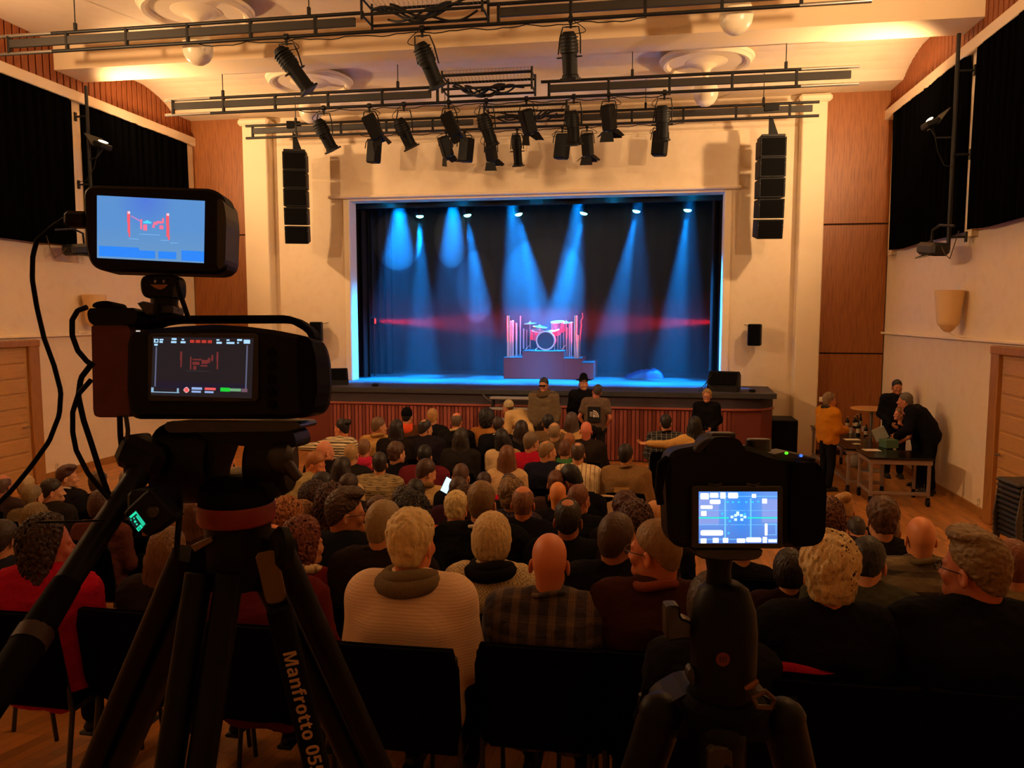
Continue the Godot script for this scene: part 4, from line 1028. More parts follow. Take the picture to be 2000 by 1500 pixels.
# ------------------------------------------------------------------ people: distance fields meshed as surface nets
class Field:
	var o: Vector3
	var c: float
	var nx: int
	var ny: int
	var nz: int
	var d := PackedFloat32Array()

	func _init(lo: Vector3, hi: Vector3, cell: float):
		o = lo; c = cell
		nx = int((hi.x - lo.x) / c) + 2; ny = int((hi.y - lo.y) / c) + 2; nz = int((hi.z - lo.z) / c) + 2
		d.resize(nx * ny * nz); d.fill(1.0)

	func span(lo: Vector3, hi: Vector3) -> PackedInt32Array:
		return PackedInt32Array([maxi(0, int((lo.x - o.x) / c)), mini(nx - 1, int((hi.x - o.x) / c) + 1), maxi(0, int((lo.y - o.y) / c)), mini(ny - 1, int((hi.y - o.y) / c) + 1), maxi(0, int((lo.z - o.z) / c)), mini(nz - 1, int((hi.z - o.z) / c) + 1)])

	func cap(a: Vector3, b: Vector3, ra: float, rb: float, k := 0.03) -> Field:
		var m := maxf(ra, rb) + maxf(k, c * 3.0)
		var s := span(Vector3(minf(a.x, b.x) - m, minf(a.y, b.y) - m, minf(a.z, b.z) - m), Vector3(maxf(a.x, b.x) + m, maxf(a.y, b.y) + m, maxf(a.z, b.z) + m))
		var ba := b - a
		var inv := 1.0 / maxf(ba.length_squared(), 1e-9)
		var bx := ba.x; var by := ba.y; var bz := ba.z
		var dr := rb - ra
		for z in range(s[4], s[5] + 1):
			var pz := o.z + z * c - a.z
			for y in range(s[2], s[3] + 1):
				var py := o.y + y * c - a.y
				var row := (z * ny + y) * nx
				var t0 := py * by + pz * bz
				for x in range(s[0], s[1] + 1):
					var px := o.x + x * c - a.x
					var h := clampf((px * bx + t0) * inv, 0.0, 1.0)
					var qx := px - bx * h; var qy := py - by * h; var qz := pz - bz * h
					var v := sqrt(qx * qx + qy * qy + qz * qz) - ra - dr * h
					var e := d[row + x]
					if v - e < k:
						var w := k - absf(e - v)
						v = minf(e, v)
						if w > 0.0 and k > 0.0: v -= w * w / k * 0.25
						d[row + x] = v
		return self

	func ell(q: Vector3, r: Vector3, k := 0.03, bs := Basis(), carve := false) -> Field:
		var m := maxf(r.x, maxf(r.y, r.z)) + maxf(k, c * 3.0)
		var s := span(q - Vector3.ONE * m, q + Vector3.ONE * m)
		var bi := bs.inverse()
		var turned := not bs.is_equal_approx(Basis())
		for z in range(s[4], s[5] + 1):
			for y in range(s[2], s[3] + 1):
				var row := (z * ny + y) * nx
				for x in range(s[0], s[1] + 1):
					var p := Vector3(o.x + x * c - q.x, o.y + y * c - q.y, o.z + z * c - q.z)
					if turned: p = bi * p
					var p1 := p / r
					var k0 := p1.length()
					var v := -minf(r.x, minf(r.y, r.z))
					if k0 > 1e-4: v = k0 * (k0 - 1.0) / (p1 / r).length()
					var e := d[row + x]
					if carve:
						v = -v
						var w := k - absf(e - v)
						v = maxf(e, v)
						if w > 0.0 and k > 0.0: v += w * w / k * 0.25
						d[row + x] = v
					elif v - e < k:
						var w := k - absf(e - v)
						v = minf(e, v)
						if w > 0.0 and k > 0.0: v -= w * w / k * 0.25
						d[row + x] = v
		return self

	func cut(n: Vector3, h: float, k := 0.0) -> Field:      # keeps what has n . p < h
		for z in nz:
			for y in ny:
				var row := (z * ny + y) * nx
				var t0 := n.y * (o.y + y * c) + n.z * (o.z + z * c) - h + n.x * o.x
				for x in nx:
					var e := d[row + x]
					if e < 0.05:
						var v := t0 + n.x * x * c
						var w := k - absf(e - v)
						v = maxf(e, v)
						if w > 0.0 and k > 0.0: v += w * w / k * 0.25
						d[row + x] = v
		return self

	func rough(f: FastNoiseLite, amp: float, fr: Vector3, ridge := false) -> Field:
		var lim := amp + c * 2.5
		for z in nz:
			for y in ny:
				var row := (z * ny + y) * nx
				for x in nx:
					var e := d[row + x]
					if e < lim and e > -lim:
						var g := f.get_noise_3d((o.x + x * c) * fr.x, (o.y + y * c) * fr.y, (o.z + z * c) * fr.z)
						if ridge: g = 1.0 - 2.0 * absf(g)
						d[row + x] = e - amp * g
		return self

	func net(mb: MB, xf := Transform3D()) -> void:
		var id := PackedInt32Array(); id.resize(d.size()); id.fill(-1)
		var vs := PackedVector3Array(); var fs := PackedInt32Array()
		var lim := c * 2.6
		var sy := nx; var sz := nx * ny
		for z in nz - 1:
			for y in ny - 1:
				var row := (z * ny + y) * nx
				for x in nx - 1:
					var i := row + x
					var v0 := d[i]
					if v0 > lim or v0 < -lim: continue
					var v1 := d[i + 1]; var v2 := d[i + sy]; var v3 := d[i + sy + 1]; var v4 := d[i + sz]; var v5 := d[i + sz + 1]; var v6 := d[i + sz + sy]; var v7 := d[i + sz + sy + 1]
					var mn := minf(minf(minf(v0, v1), minf(v2, v3)), minf(minf(v4, v5), minf(v6, v7)))
					if mn >= 0.0: continue
					var mx := maxf(maxf(maxf(v0, v1), maxf(v2, v3)), maxf(maxf(v4, v5), maxf(v6, v7)))
					if mx < 0.0: continue
					var sx := 0.0; var s_y := 0.0; var s_z := 0.0; var n := 0
					if (v0 < 0.0) != (v1 < 0.0): sx += v0 / (v0 - v1); n += 1
					if (v2 < 0.0) != (v3 < 0.0): sx += v2 / (v2 - v3); s_y += 1; n += 1
					if (v4 < 0.0) != (v5 < 0.0): sx += v4 / (v4 - v5); s_z += 1; n += 1
					if (v6 < 0.0) != (v7 < 0.0): sx += v6 / (v6 - v7); s_y += 1; s_z += 1; n += 1
					if (v0 < 0.0) != (v2 < 0.0): s_y += v0 / (v0 - v2); n += 1
					if (v1 < 0.0) != (v3 < 0.0): s_y += v1 / (v1 - v3); sx += 1; n += 1
					if (v4 < 0.0) != (v6 < 0.0): s_y += v4 / (v4 - v6); s_z += 1; n += 1
					if (v5 < 0.0) != (v7 < 0.0): s_y += v5 / (v5 - v7); sx += 1; s_z += 1; n += 1
					if (v0 < 0.0) != (v4 < 0.0): s_z += v0 / (v0 - v4); n += 1
					if (v1 < 0.0) != (v5 < 0.0): s_z += v1 / (v1 - v5); sx += 1; n += 1
					if (v2 < 0.0) != (v6 < 0.0): s_z += v2 / (v2 - v6); s_y += 1; n += 1
					if (v3 < 0.0) != (v7 < 0.0): s_z += v3 / (v3 - v7); sx += 1; s_y += 1; n += 1
					id[i] = vs.size()
					vs.append(xf * (o + Vector3(x + sx / n, y + s_y / n, z + s_z / n) * c))
		for z in range(1, nz - 1):
			for y in range(1, ny - 1):
				var row := (z * ny + y) * nx
				for x in range(1, nx - 1):
					var i := row + x
					var a := id[i]
					if a < 0: continue
					var v0 := d[i] < 0.0
					if v0 != (d[i + 1] < 0.0):
						var p := id[i - sy]; var q := id[i - sz]; var r := id[i - sy - sz]
						if p >= 0 and q >= 0 and r >= 0:
							if v0: fs.append_array([a, p, r, a, r, q])
							else: fs.append_array([a, r, p, a, q, r])
					if v0 != (d[i + sy] < 0.0):
						var p := id[i - 1]; var q := id[i - sz]; var r := id[i - 1 - sz]
						if p >= 0 and q >= 0 and r >= 0:
							if v0: fs.append_array([a, r, p, a, q, r])
							else: fs.append_array([a, p, r, a, r, q])
					if v0 != (d[i + sz] < 0.0):
						var p := id[i - 1]; var q := id[i - sy]; var r := id[i - 1 - sy]
						if p >= 0 and q >= 0 and r >= 0:
							if v0: fs.append_array([a, p, r, a, r, q])
							else: fs.append_array([a, r, p, a, q, r])
		mb.add(vs, fs, true)

var bank := {}          # meshes made once
var hairn := FastNoiseLite.new()

func head_mb(fine: bool) -> MB:
	var key := "head%s" % fine
	if not bank.has(key):
		var f := Field.new(Vector3(-0.11, -0.13, -0.15), Vector3(0.11, 0.24, 0.14), 0.0045 if fine else 0.0085)
		f.ell(Vector3(0, 0.125, 0.014), Vector3(0.076, 0.094, 0.097), 0.0)
		f.ell(Vector3(0, 0.062, -0.035), Vector3(0.061, 0.085, 0.060), 0.03)
		f.cap(Vector3(-0.035, 0.005, -0.02), Vector3(0, -0.012, -0.078), 0.028, 0.022, 0.03)
		f.cap(Vector3(0.035, 0.005, -0.02), Vector3(0, -0.012, -0.078), 0.028, 0.022, 0.03)
		f.cap(Vector3(-0.036, 0.098, -0.078), Vector3(0.036, 0.098, -0.078), 0.014, 0.014, 0.015)
		f.cap(Vector3(0, 0.082, -0.092), Vector3(0, 0.044, -0.112), 0.010, 0.015, 0.012)
		for s in [-1.0, 1.0]:
			f.ell(Vector3(s * 0.031, 0.078, -0.1), Vector3(0.018, 0.011, 0.014), 0.012, Basis(), true)
			f.ell(Vector3(s * 0.031, 0.077, -0.083), Vector3(0.013, 0.010, 0.011), 0.003)
			f.ell(Vector3(s * 0.013, 0.041, -0.1), Vector3(0.009, 0.008, 0.012), 0.008)
			f.ell(Vector3(s * 0.040, 0.048, -0.07), Vector3(0.022, 0.022, 0.018), 0.025)
			var eb := Basis(Vector3.UP, s * 0.35) * Basis(Vector3.RIGHT, -0.2)
			f.ell(Vector3(s * 0.082, 0.068, 0.012), Vector3(0.009, 0.034, 0.021), 0.006, eb)
			f.ell(Vector3(s * 0.092, 0.070, 0.008), Vector3(0.008, 0.02, 0.011), 0.004, eb, true)
		f.cap(Vector3(-0.019, 0.013, -0.087), Vector3(0.019, 0.013, -0.087), 0.009, 0.009, 0.006)
		f.cap(Vector3(0, -0.115, 0.03), Vector3(0, 0.05, 0.018), 0.058, 0.054, 0.03)
		f.cap(Vector3(0, -0.02, 0.045), Vector3(0, 0.08, 0.05), 0.045, 0.06, 0.03)
		var mb := MB.new(); f.net(mb)
		bank[key] = mb
	return bank[key]

func hand_mb() -> MB:        # a right hand hanging down, palm towards +x, thumb forward (-z); wrist at the origin
	if not bank.has("hand"):
		var f := Field.new(Vector3(-0.05, -0.21, -0.09), Vector3(0.05, 0.03, 0.06), 0.0045)
		f.cap(Vector3(0, 0.02, 0), Vector3(0, -0.02, 0), 0.024, 0.024, 0.0)
		f.ell(Vector3(0, -0.058, 0), Vector3(0.017, 0.05, 0.040), 0.02)
		for k in 4:
			var z := -0.028 + k * 0.019
			var l: float = [0.070, 0.078, 0.072, 0.056][k]
			var a := Vector3(0, -0.092 + absf(k - 1.3) * 0.004, z)
			var b := a + Vector3(0.008, -l * 0.45, z * 0.15)
			var e := b + Vector3(0.018, -l * 0.32, 0)
			var g := e + Vector3(0.020, -l * 0.2, 0)
			f.cap(a, b, 0.0095, 0.009, 0.006); f.cap(b, e, 0.009, 0.008, 0.004); f.cap(e, g, 0.008, 0.007, 0.004)
		f.cap(Vector3(0.003, -0.03, -0.028), Vector3(0.012, -0.062, -0.056), 0.013, 0.0105, 0.012)
		f.cap(Vector3(0.012, -0.062, -0.056), Vector3(0.02, -0.092, -0.062), 0.0105, 0.0085, 0.004)
		var mb := MB.new(); f.net(mb)
		bank["hand"] = mb
	return bank["hand"]

func append(mb: MB, src: MB, xf: Transform3D) -> void:
	var b := mb.v.size()
	var flip := xf.basis.determinant() < 0.0
	var nb := xf.basis.inverse().transposed()
	for p in src.v: mb.v.append(xf * p)
	for q in src.n: mb.n.append((nb * q).normalized())
	mb.t.append_array(src.t)
	if flip:
		for i in range(0, src.ix.size(), 3):
			mb.ix.append(b + src.ix[i]); mb.ix.append(b + src.ix[i + 2]); mb.ix.append(b + src.ix[i + 1])
	else:
		for i in src.ix: mb.ix.append(b + i)

# hair in the head's own space: the head joint is the origin, the face looks to -z
func hair(style: String, fine: bool) -> ArrayMesh:
	var key := "hair_%s_%s" % [style, fine]
	if bank.has(key): return bank[key]
	hairn.seed = 7; hairn.frequency = 1.0; hairn.fractal_octaves = 2
	var c := 0.005 if fine else 0.009
	var low := -0.06
	if style in ["long", "longwavy", "pony", "braids"]: low = -0.36
	var f := Field.new(Vector3(-0.16, low, -0.13), Vector3(0.16, 0.29, 0.2), c)
	var fringe := Vector3(0, -0.80, -0.60).normalized()             # hairline from the forehead to the front of the ear
	var strand := Vector3(95, 22, 95)
	match style:
		"short":
			f.ell(Vector3(0, 0.132, 0.018), Vector3(0.084, 0.099, 0.105), 0.0)
			f.cap(Vector3(0, 0.0, 0.046), Vector3(0, 0.085, 0.05), 0.056, 0.070, 0.02)
			f.rough(hairn, 0.0035, strand)
			f.cut(fringe, -0.066, 0.012); f.cut(Vector3(0, -1, 0.1).normalized(), -0.005, 0.01)
		"crop":
			f.ell(Vector3(0, 0.128, 0.016), Vector3(0.0795, 0.096, 0.101), 0.0)
			f.cap(Vector3(0, 0.0, 0.046), Vector3(0, 0.085, 0.05), 0.052, 0.066, 0.02)
			f.rough(hairn, 0.0012, strand)
			f.cut(fringe, -0.073, 0.01); f.cut(Vector3(0, -1, 0.1).normalized(), -0.012, 0.01)
		"quiff":
			f.ell(Vector3(0, 0.132, 0.02), Vector3(0.083, 0.098, 0.104), 0.0)
			f.ell(Vector3(0.015, 0.205, -0.045), Vector3(0.066, 0.034, 0.06), 0.03)
			f.ell(Vector3(-0.03, 0.212, -0.01), Vector3(0.05, 0.024, 0.07), 0.02)
			f.cap(Vector3(0, 0.0, 0.046), Vector3(0, 0.085, 0.05), 0.057, 0.071, 0.02)
			f.rough(hairn, 0.006, Vector3(60, 60, 26)); f.rough(hairn, 0.0025, Vector3(150, 60, 90))
			f.cut(fringe, -0.068, 0.02); f.cut(Vector3(0, -1, 0.1).normalized(), -0.005, 0.01)
		"horseshoe":
			f.ell(Vector3(0, 0.126, 0.016), Vector3(0.082, 0.096, 0.102), 0.0)
			f.cap(Vector3(0, 0.0, 0.046), Vector3(0, 0.085, 0.05), 0.054, 0.068, 0.02)
			f.rough(hairn, 0.002, strand)
			f.ell(Vector3(0, 0.225, -0.02), Vector3(0.066, 0.085, 0.115), 0.012, Basis(), true)
			f.cut(Vector3(0, -0.5, -0.86).normalized(), -0.026, 0.012); f.cut(Vector3(0, -1, 0.1).normalized(), -0.012, 0.01)
		"thinning":
			f.ell(Vector3(0, 0.131, 0.017), Vector3(0.083, 0.098, 0.104), 0.0)
			f.cap(Vector3(0, 0.0, 0.046), Vector3(0, 0.085, 0.05), 0.056, 0.070, 0.02)
			f.rough(hairn, 0.003, strand)
			f.ell(Vector3(0, 0.225, 0.045), Vector3(0.042, 0.05, 0.045), 0.012, Basis(), true)
			f.cut(fringe, -0.078, 0.012); f.cut(Vector3(0, -1, 0.1).normalized(), -0.005, 0.01)
		"bob":
			f.ell(Vector3(0, 0.135, 0.02), Vector3(0.093, 0.104, 0.110), 0.0)
			f.ell(Vector3(0, 0.07, 0.035), Vector3(0.098, 0.105, 0.090), 0.04)
			f.rough(hairn, 0.005, Vector3(70, 14, 70)); f.rough(hairn, 0.002, Vector3(190, 40, 190))
			f.cut(Vector3(0, -0.45, -0.9).normalized(), -0.020, 0.02); f.cut(Vector3(0, -1, 0.15).normalized(), 0.012, 0.015)
		"pixie":
			f.ell(Vector3(0, 0.138, 0.02), Vector3(0.095, 0.104, 0.110), 0.0)
			f.ell(Vector3(0, 0.07, 0.05), Vector3(0.074, 0.085, 0.066), 0.03)
			f.rough(hairn, 0.009, Vector3(26, 13, 26)); f.rough(hairn, 0.003, Vector3(120, 22, 120))
			f.cut(Vector3(0, -0.6, -0.8).normalized(), -0.036, 0.02); f.cut(Vector3(0, -1, 0.1).normalized(), 0.0, 0.012)
		"shaggy":
			f.ell(Vector3(0, 0.142, 0.02), Vector3(0.106, 0.112, 0.118), 0.0)
			f.ell(Vector3(0, 0.06, 0.055), Vector3(0.088, 0.10, 0.072), 0.04)
			f.rough(hairn, 0.015, Vector3(20, 11, 20)); f.rough(hairn, 0.007, Vector3(60, 16, 60)); f.rough(hairn, 0.003, Vector3(150, 30, 150))
			f.cut(Vector3(0, -0.5, -0.86).normalized(), -0.026, 0.02); f.cut(Vector3(0, -1, 0.1).normalized(), 0.020, 0.02)
		"curly":
			f.ell(Vector3(0, 0.14, 0.022), Vector3(0.116, 0.120, 0.124), 0.0)
			f.ell(Vector3(0, 0.05, 0.055), Vector3(0.10, 0.10, 0.08), 0.04)
			f.rough(hairn, 0.014, Vector3(55, 55, 55), true); f.rough(hairn, 0.005, Vector3(140, 140, 140), true)
			f.cut(Vector3(0, -0.4, -0.9).normalized(), -0.012, 0.02)
		"long", "longwavy":
			var g := 0.012 if style == "longwavy" else 0.0
			f.ell(Vector3(0, 0.135, 0.02), Vector3(0.090 + g, 0.103 + g, 0.110 + g), 0.0)
			f.ell(Vector3(0, 0.06, 0.045), Vector3(0.092 + g, 0.11, 0.085 + g), 0.04)
			for k in 5:
				var x := (k - 2) * 0.042
				f.cap(Vector3(x * 0.9, 0.06, 0.085 - absf(x) * 0.5), Vector3(x * 1.15, -0.16, 0.105 - absf(x) * 0.4), 0.036, 0.036, 0.03)
				f.cap(Vector3(x * 1.15, -0.16, 0.105 - absf(x) * 0.4), Vector3(x, -0.30 + absf(x) * 0.3, 0.11 - absf(x) * 0.4), 0.036, 0.016, 0.03)
			if style == "longwavy": f.rough(hairn, 0.013, Vector3(36, 22, 36), true)
			f.rough(hairn, 0.0055, Vector3(80, 7, 80)); f.rough(hairn, 0.0025, Vector3(200, 16, 200))
			f.cut(Vector3(0, -0.32, -0.95).normalized(), -0.006, 0.02)
		"pony", "braids":
			f.ell(Vector3(0, 0.131, 0.018), Vector3(0.083, 0.098, 0.104), 0.0)
			f.cap(Vector3(0, 0.0, 0.046), Vector3(0, 0.085, 0.05), 0.056, 0.070, 0.02)
			if style == "pony":
				f.cap(Vector3(0, 0.15, 0.105), Vector3(0, 0.16, 0.15), 0.026, 0.03, 0.012)
				f.cap(Vector3(0, 0.16, 0.15), Vector3(0.01, 0.0, 0.15), 0.034, 0.036, 0.02)
				f.cap(Vector3(0.01, 0.0, 0.15), Vector3(0.0, -0.14, 0.13), 0.036, 0.012, 0.02)
			else:
				for s in [-1.0, 1.0]: f.cap(Vector3(s * 0.05, 0.05, 0.07), Vector3(s * 0.07, -0.14, 0.07), 0.024, 0.016, 0.02)
			f.rough(hairn, 0.004, Vector3(90, 14, 90))
			f.cut(fringe, -0.064, 0.012)
			if style == "braids": f.cut(Vector3(0, -1, 0), 0.2, 0.01)
		"bun":
			f.ell(Vector3(0, 0.131, 0.018), Vector3(0.084, 0.098, 0.104), 0.0)
			f.cap(Vector3(0, 0.0, 0.046), Vector3(0, 0.085, 0.05), 0.056, 0.070, 0.02)
			f.ell(Vector3(0, 0.18, 0.12), Vector3(0.05, 0.045, 0.045), 0.01)
			f.rough(hairn, 0.004, Vector3(80, 40, 80))
			f.cut(fringe, -0.064, 0.012); f.cut(Vector3(0, -1, 0.1).normalized(), -0.005, 0.01)
		"beanie":
			f.ell(Vector3(0, 0.145, 0.018), Vector3(0.088, 0.105, 0.106), 0.0)
			f.cap(Vector3(-0.02, 0.10, 0.02), Vector3(0.02, 0.10, 0.02), 0.0, 0.0, 0.0)
			f.cut(Vector3(0, -1, 0.12).normalized(), -0.092, 0.006)
		"flatcap":
			f.ell(Vector3(0, 0.165, 0.0), Vector3(0.098, 0.055, 0.118), 0.0)
			f.ell(Vector3(0, 0.145, -0.11), Vector3(0.07, 0.010, 0.05), 0.012)
		"hat":
			f.ell(Vector3(0, 0.155, 0.0), Vector3(0.155, 0.012, 0.165), 0.0)
			f.cap(Vector3(0, 0.16, 0.01), Vector3(0, 0.215, 0.01), 0.088, 0.072, 0.02)
	if not style in ["beanie", "flatcap", "hat"]: f.rough(hairn, 0.003, Vector3(90, 16, 90))
	var mb := MB.new(); f.net(mb)
	bank[key] = mb.mesh()
	return bank[key]

# ------------------------------------------------------------------ poses: joints in the figure's own space, facing -z, the floor (or the foot of the seat) at the origin
func sit_pose(kind: String) -> Dictionary:
	var j := {pel = Vector3(0, 0.54, 0.06), chest = Vector3(0, 0.93, 0.05), neck = Vector3(0, 1.06, 0.03), head = Vector3(0, 1.135, 0.0), w = 0.172, tr = 0.112,
		sh = [Vector3(-0.175, 1.0, 0.04), Vector3(0.175, 1.0, 0.04)], el = [Vector3(-0.235, 0.74, 0.02), Vector3(0.235, 0.74, 0.02)], wr = [Vector3(-0.11, 0.63, -0.20), Vector3(0.11, 0.63, -0.20)],
		hip = [Vector3(-0.10, 0.53, 0.03), Vector3(0.10, 0.53, 0.03)], kn = [Vector3(-0.13, 0.52, -0.42), Vector3(0.13, 0.52, -0.42)], an = [Vector3(-0.13, 0.09, -0.40), Vector3(0.13, 0.09, -0.40)]}
	var sx := 1.0
	match kind:
		"slim":
			sx = 0.88; j.tr = 0.098
		"broad":
			sx = 1.13; j.tr = 0.135
		"lean":       # bent forward over the knees
			j.chest = Vector3(0, 0.88, -0.10); j.neck = Vector3(0, 0.98, -0.20); j.head = Vector3(0, 1.04, -0.27)
			j.sh = [Vector3(-0.175, 0.93, -0.14), Vector3(0.175, 0.93, -0.14)]; j.el = [Vector3(-0.22, 0.68, -0.25), Vector3(0.22, 0.68, -0.25)]; j.wr = [Vector3(-0.07, 0.62, -0.42), Vector3(0.07, 0.62, -0.42)]
		"armleft":    # the left arm laid along the next chair back
			sx = 0.9; j.tr = 0.10
			j.el = [Vector3(-0.42, 0.96, 0.13), Vector3(0.22, 0.74, 0.02)]; j.wr = [Vector3(-0.66, 0.97, 0.16), Vector3(0.11, 0.63, -0.20)]
		"raised":     # elbows out to the sides, as when holding something up in front
			sx = 0.95
			j.el = [Vector3(-0.36, 0.86, -0.06), Vector3(0.36, 0.86, -0.06)]; j.wr = [Vector3(-0.16, 0.98, -0.24), Vector3(0.16, 0.98, -0.24)]
	for i in 2:
		j.sh[i].x *= sx; j.el[i].x *= sx
	j.w *= sx
	return j

func stand_pose(kind: String) -> Dictionary:
	var j := {pel = Vector3(0, 0.95, 0.0), chest = Vector3(0, 1.32, 0.01), neck = Vector3(0, 1.47, 0.01), head = Vector3(0, 1.545, -0.01), w = 0.172, tr = 0.108,
		sh = [Vector3(-0.18, 1.41, 0.01), Vector3(0.18, 1.41, 0.01)], el = [Vector3(-0.235, 1.13, 0.03), Vector3(0.235, 1.13, 0.03)], wr = [Vector3(-0.235, 0.89, -0.04), Vector3(0.235, 0.89, -0.04)],
		hip = [Vector3(-0.095, 0.92, 0), Vector3(0.095, 0.92, 0)], kn = [Vector3(-0.105, 0.50, -0.02), Vector3(0.105, 0.50, -0.02)], an = [Vector3(-0.11, 0.08, 0.02), Vector3(0.11, 0.08, 0.02)]}
	match kind:
		"pour":        # both hands forward at the table
			j.el = [Vector3(-0.23, 1.14, -0.04), Vector3(0.23, 1.14, -0.04)]; j.wr = [Vector3(-0.12, 1.12, -0.28), Vector3(0.10, 1.10, -0.28)]
		"hips":
			j.el = [Vector3(-0.30, 1.14, 0.10), Vector3(0.30, 1.14, 0.10)]; j.wr = [Vector3(-0.18, 0.96, 0.02), Vector3(0.18, 0.96, 0.02)]
		"front":
			j.el = [Vector3(-0.24, 1.14, 0.04), Vector3(0.24, 1.14, 0.04)]; j.wr = [Vector3(-0.12, 1.00, -0.2), Vector3(0.12, 1.00, -0.2)]
		"bend":        # bowed over the table
			j.chest = Vector3(0, 1.26, -0.18); j.neck = Vector3(0, 1.36, -0.33); j.head = Vector3(0, 1.41, -0.41)
			j.sh = [Vector3(-0.18, 1.32, -0.25), Vector3(0.18, 1.32, -0.25)]; j.el = [Vector3(-0.24, 1.06, -0.30), Vector3(0.24, 1.06, -0.30)]; j.wr = [Vector3(-0.13, 0.92, -0.48), Vector3(0.13, 0.92, -0.48)]
		"stoop":       # bent low, as when putting a bag down
			j.pel = Vector3(0, 0.84, 0.12); j.chest = Vector3(0, 1.05, -0.16); j.neck = Vector3(0, 1.09, -0.34); j.head = Vector3(0, 1.12, -0.43)
			j.sh = [Vector3(-0.17, 1.07, -0.24), Vector3(0.17, 1.07, -0.24)]; j.el = [Vector3(-0.2, 0.80, -0.28), Vector3(0.2, 0.80, -0.28)]; j.wr = [Vector3(-0.1, 0.62, -0.42), Vector3(0.1, 0.62, -0.42)]
			j.hip = [Vector3(-0.095, 0.82, 0.12), Vector3(0.095, 0.82, 0.12)]; j.kn = [Vector3(-0.11, 0.46, 0.0), Vector3(0.11, 0.46, 0.0)]
	return j

func pose_of(kind: String) -> Dictionary:
	return stand_pose(kind.substr(6)) if kind.begins_with("stand_") else sit_pose(kind)

func bounds(j: Dictionary, pad: float, keys: Array) -> Array:
	var lo := Vector3.ONE * 9; var hi := Vector3.ONE * -9
	for k in keys:
		for p: Vector3 in (j[k] if j[k] is Array else [j[k]]):
			lo = lo.min(p); hi = hi.max(p)
	return [lo - Vector3.ONE * pad, hi + Vector3.ONE * pad]

# the clothed trunk and arms
func top_mesh(kind: String, fat: float, sleeves: float, fine: bool) -> ArrayMesh:
	var key := "top_%s_%.3f_%.1f_%s" % [kind, fat, sleeves, fine]
	if bank.has(key): return bank[key]
	var j := pose_of(kind)
	var b := bounds(j, 0.19, ["pel", "chest", "neck", "sh", "el", "wr"])
	var f := Field.new(b[0], b[1], 0.011 if fine else 0.016)
	trunk(f, j, fat)
	for i in 2:
		var s: Vector3 = j.sh[i]; var e: Vector3 = j.el[i]; var w: Vector3 = j.wr[i]
		f.cap(s, e if sleeves > 0.5 else s.lerp(e, 0.55), 0.064 + fat, 0.052 + fat, 0.05)
		if sleeves > 0.5: f.cap(e, e.lerp(w, sleeves - 0.02 if sleeves < 1.0 else 0.96), 0.050 + fat, 0.038 + fat * 0.8, 0.02)
	hairn.seed = 3
	f.rough(hairn, 0.010 if fine else 0.008, Vector3(7, 11, 7)); f.rough(hairn, 0.005, Vector3(22, 34, 22), true)
	var mb := MB.new(); f.net(mb)
	bank[key] = mb.mesh()
	return bank[key]

func trunk(f: Field, j: Dictionary, fat: float):
	var pel: Vector3 = j.pel; var ch: Vector3 = j.chest; var nk: Vector3 = j.neck
	var w: float = j.w; var tr: float = j.tr
	for s in [-1.0, 1.0]:
		f.cap(pel + Vector3(s * w * 0.52, 0.0, 0), pel.lerp(ch, 0.5) + Vector3(s * w * 0.46, 0, 0.012), tr + fat, tr * 0.95 + fat, 0.07)
		f.cap(pel.lerp(ch, 0.5) + Vector3(s * w * 0.46, 0, 0.012), ch + Vector3(s * w * 0.52, -0.02, 0.01), tr * 0.95 + fat, tr * 1.04 + fat, 0.07)
		var sh: Vector3 = j.sh[0 if s < 0 else 1]
		f.cap(ch + Vector3(0, 0.03, 0), sh, 0.085 + fat, 0.066 + fat, 0.05)
		f.cap(sh + (nk - sh) * 0.15 + Vector3(0, 0.015, 0), nk + Vector3(0, -0.01, 0), 0.056 + fat, 0.054 + fat, 0.05)

func legs_mesh(kind: String, fat: float) -> ArrayMesh:
	var key := "legs_%s_%.3f" % [kind, fat]
	if bank.has(key): return bank[key]
	var j := pose_of(kind)
	var b := bounds(j, 0.17, ["pel", "hip", "kn", "an"])
	var f := Field.new(b[0], b[1], 0.018)
	f.cap(j.hip[0], j.hip[1], 0.115 + fat, 0.115 + fat, 0.05)
	f.cap(j.pel + Vector3(-0.05, 0.02, 0), j.pel + Vector3(0.05, 0.02, 0), 0.115 + fat, 0.115 + fat, 0.05)
	for i in 2:
		f.cap(j.hip[i], j.kn[i], 0.088 + fat, 0.060 + fat, 0.03)
		f.cap(j.kn[i], j.an[i] + Vector3(0, 0.03, 0), 0.058 + fat, 0.044 + fat * 1.3, 0.02)
	hairn.seed = 3
	f.rough(hairn, 0.007, Vector3(9, 9, 9))
	var mb := MB.new(); f.net(mb)
	bank[key] = mb.mesh()
	return bank[key]

func shoe_mb() -> MB:
	var mb := MB.new()
	mb.blob(Vector3(0, 0.045, -0.06), Vector3(0.048, 0.045, 0.13), Basis(), 12)
	mb.box(Vector3(0, 0.012, -0.06), Vector3(0.09, 0.024, 0.26), 0.01)
	return mb

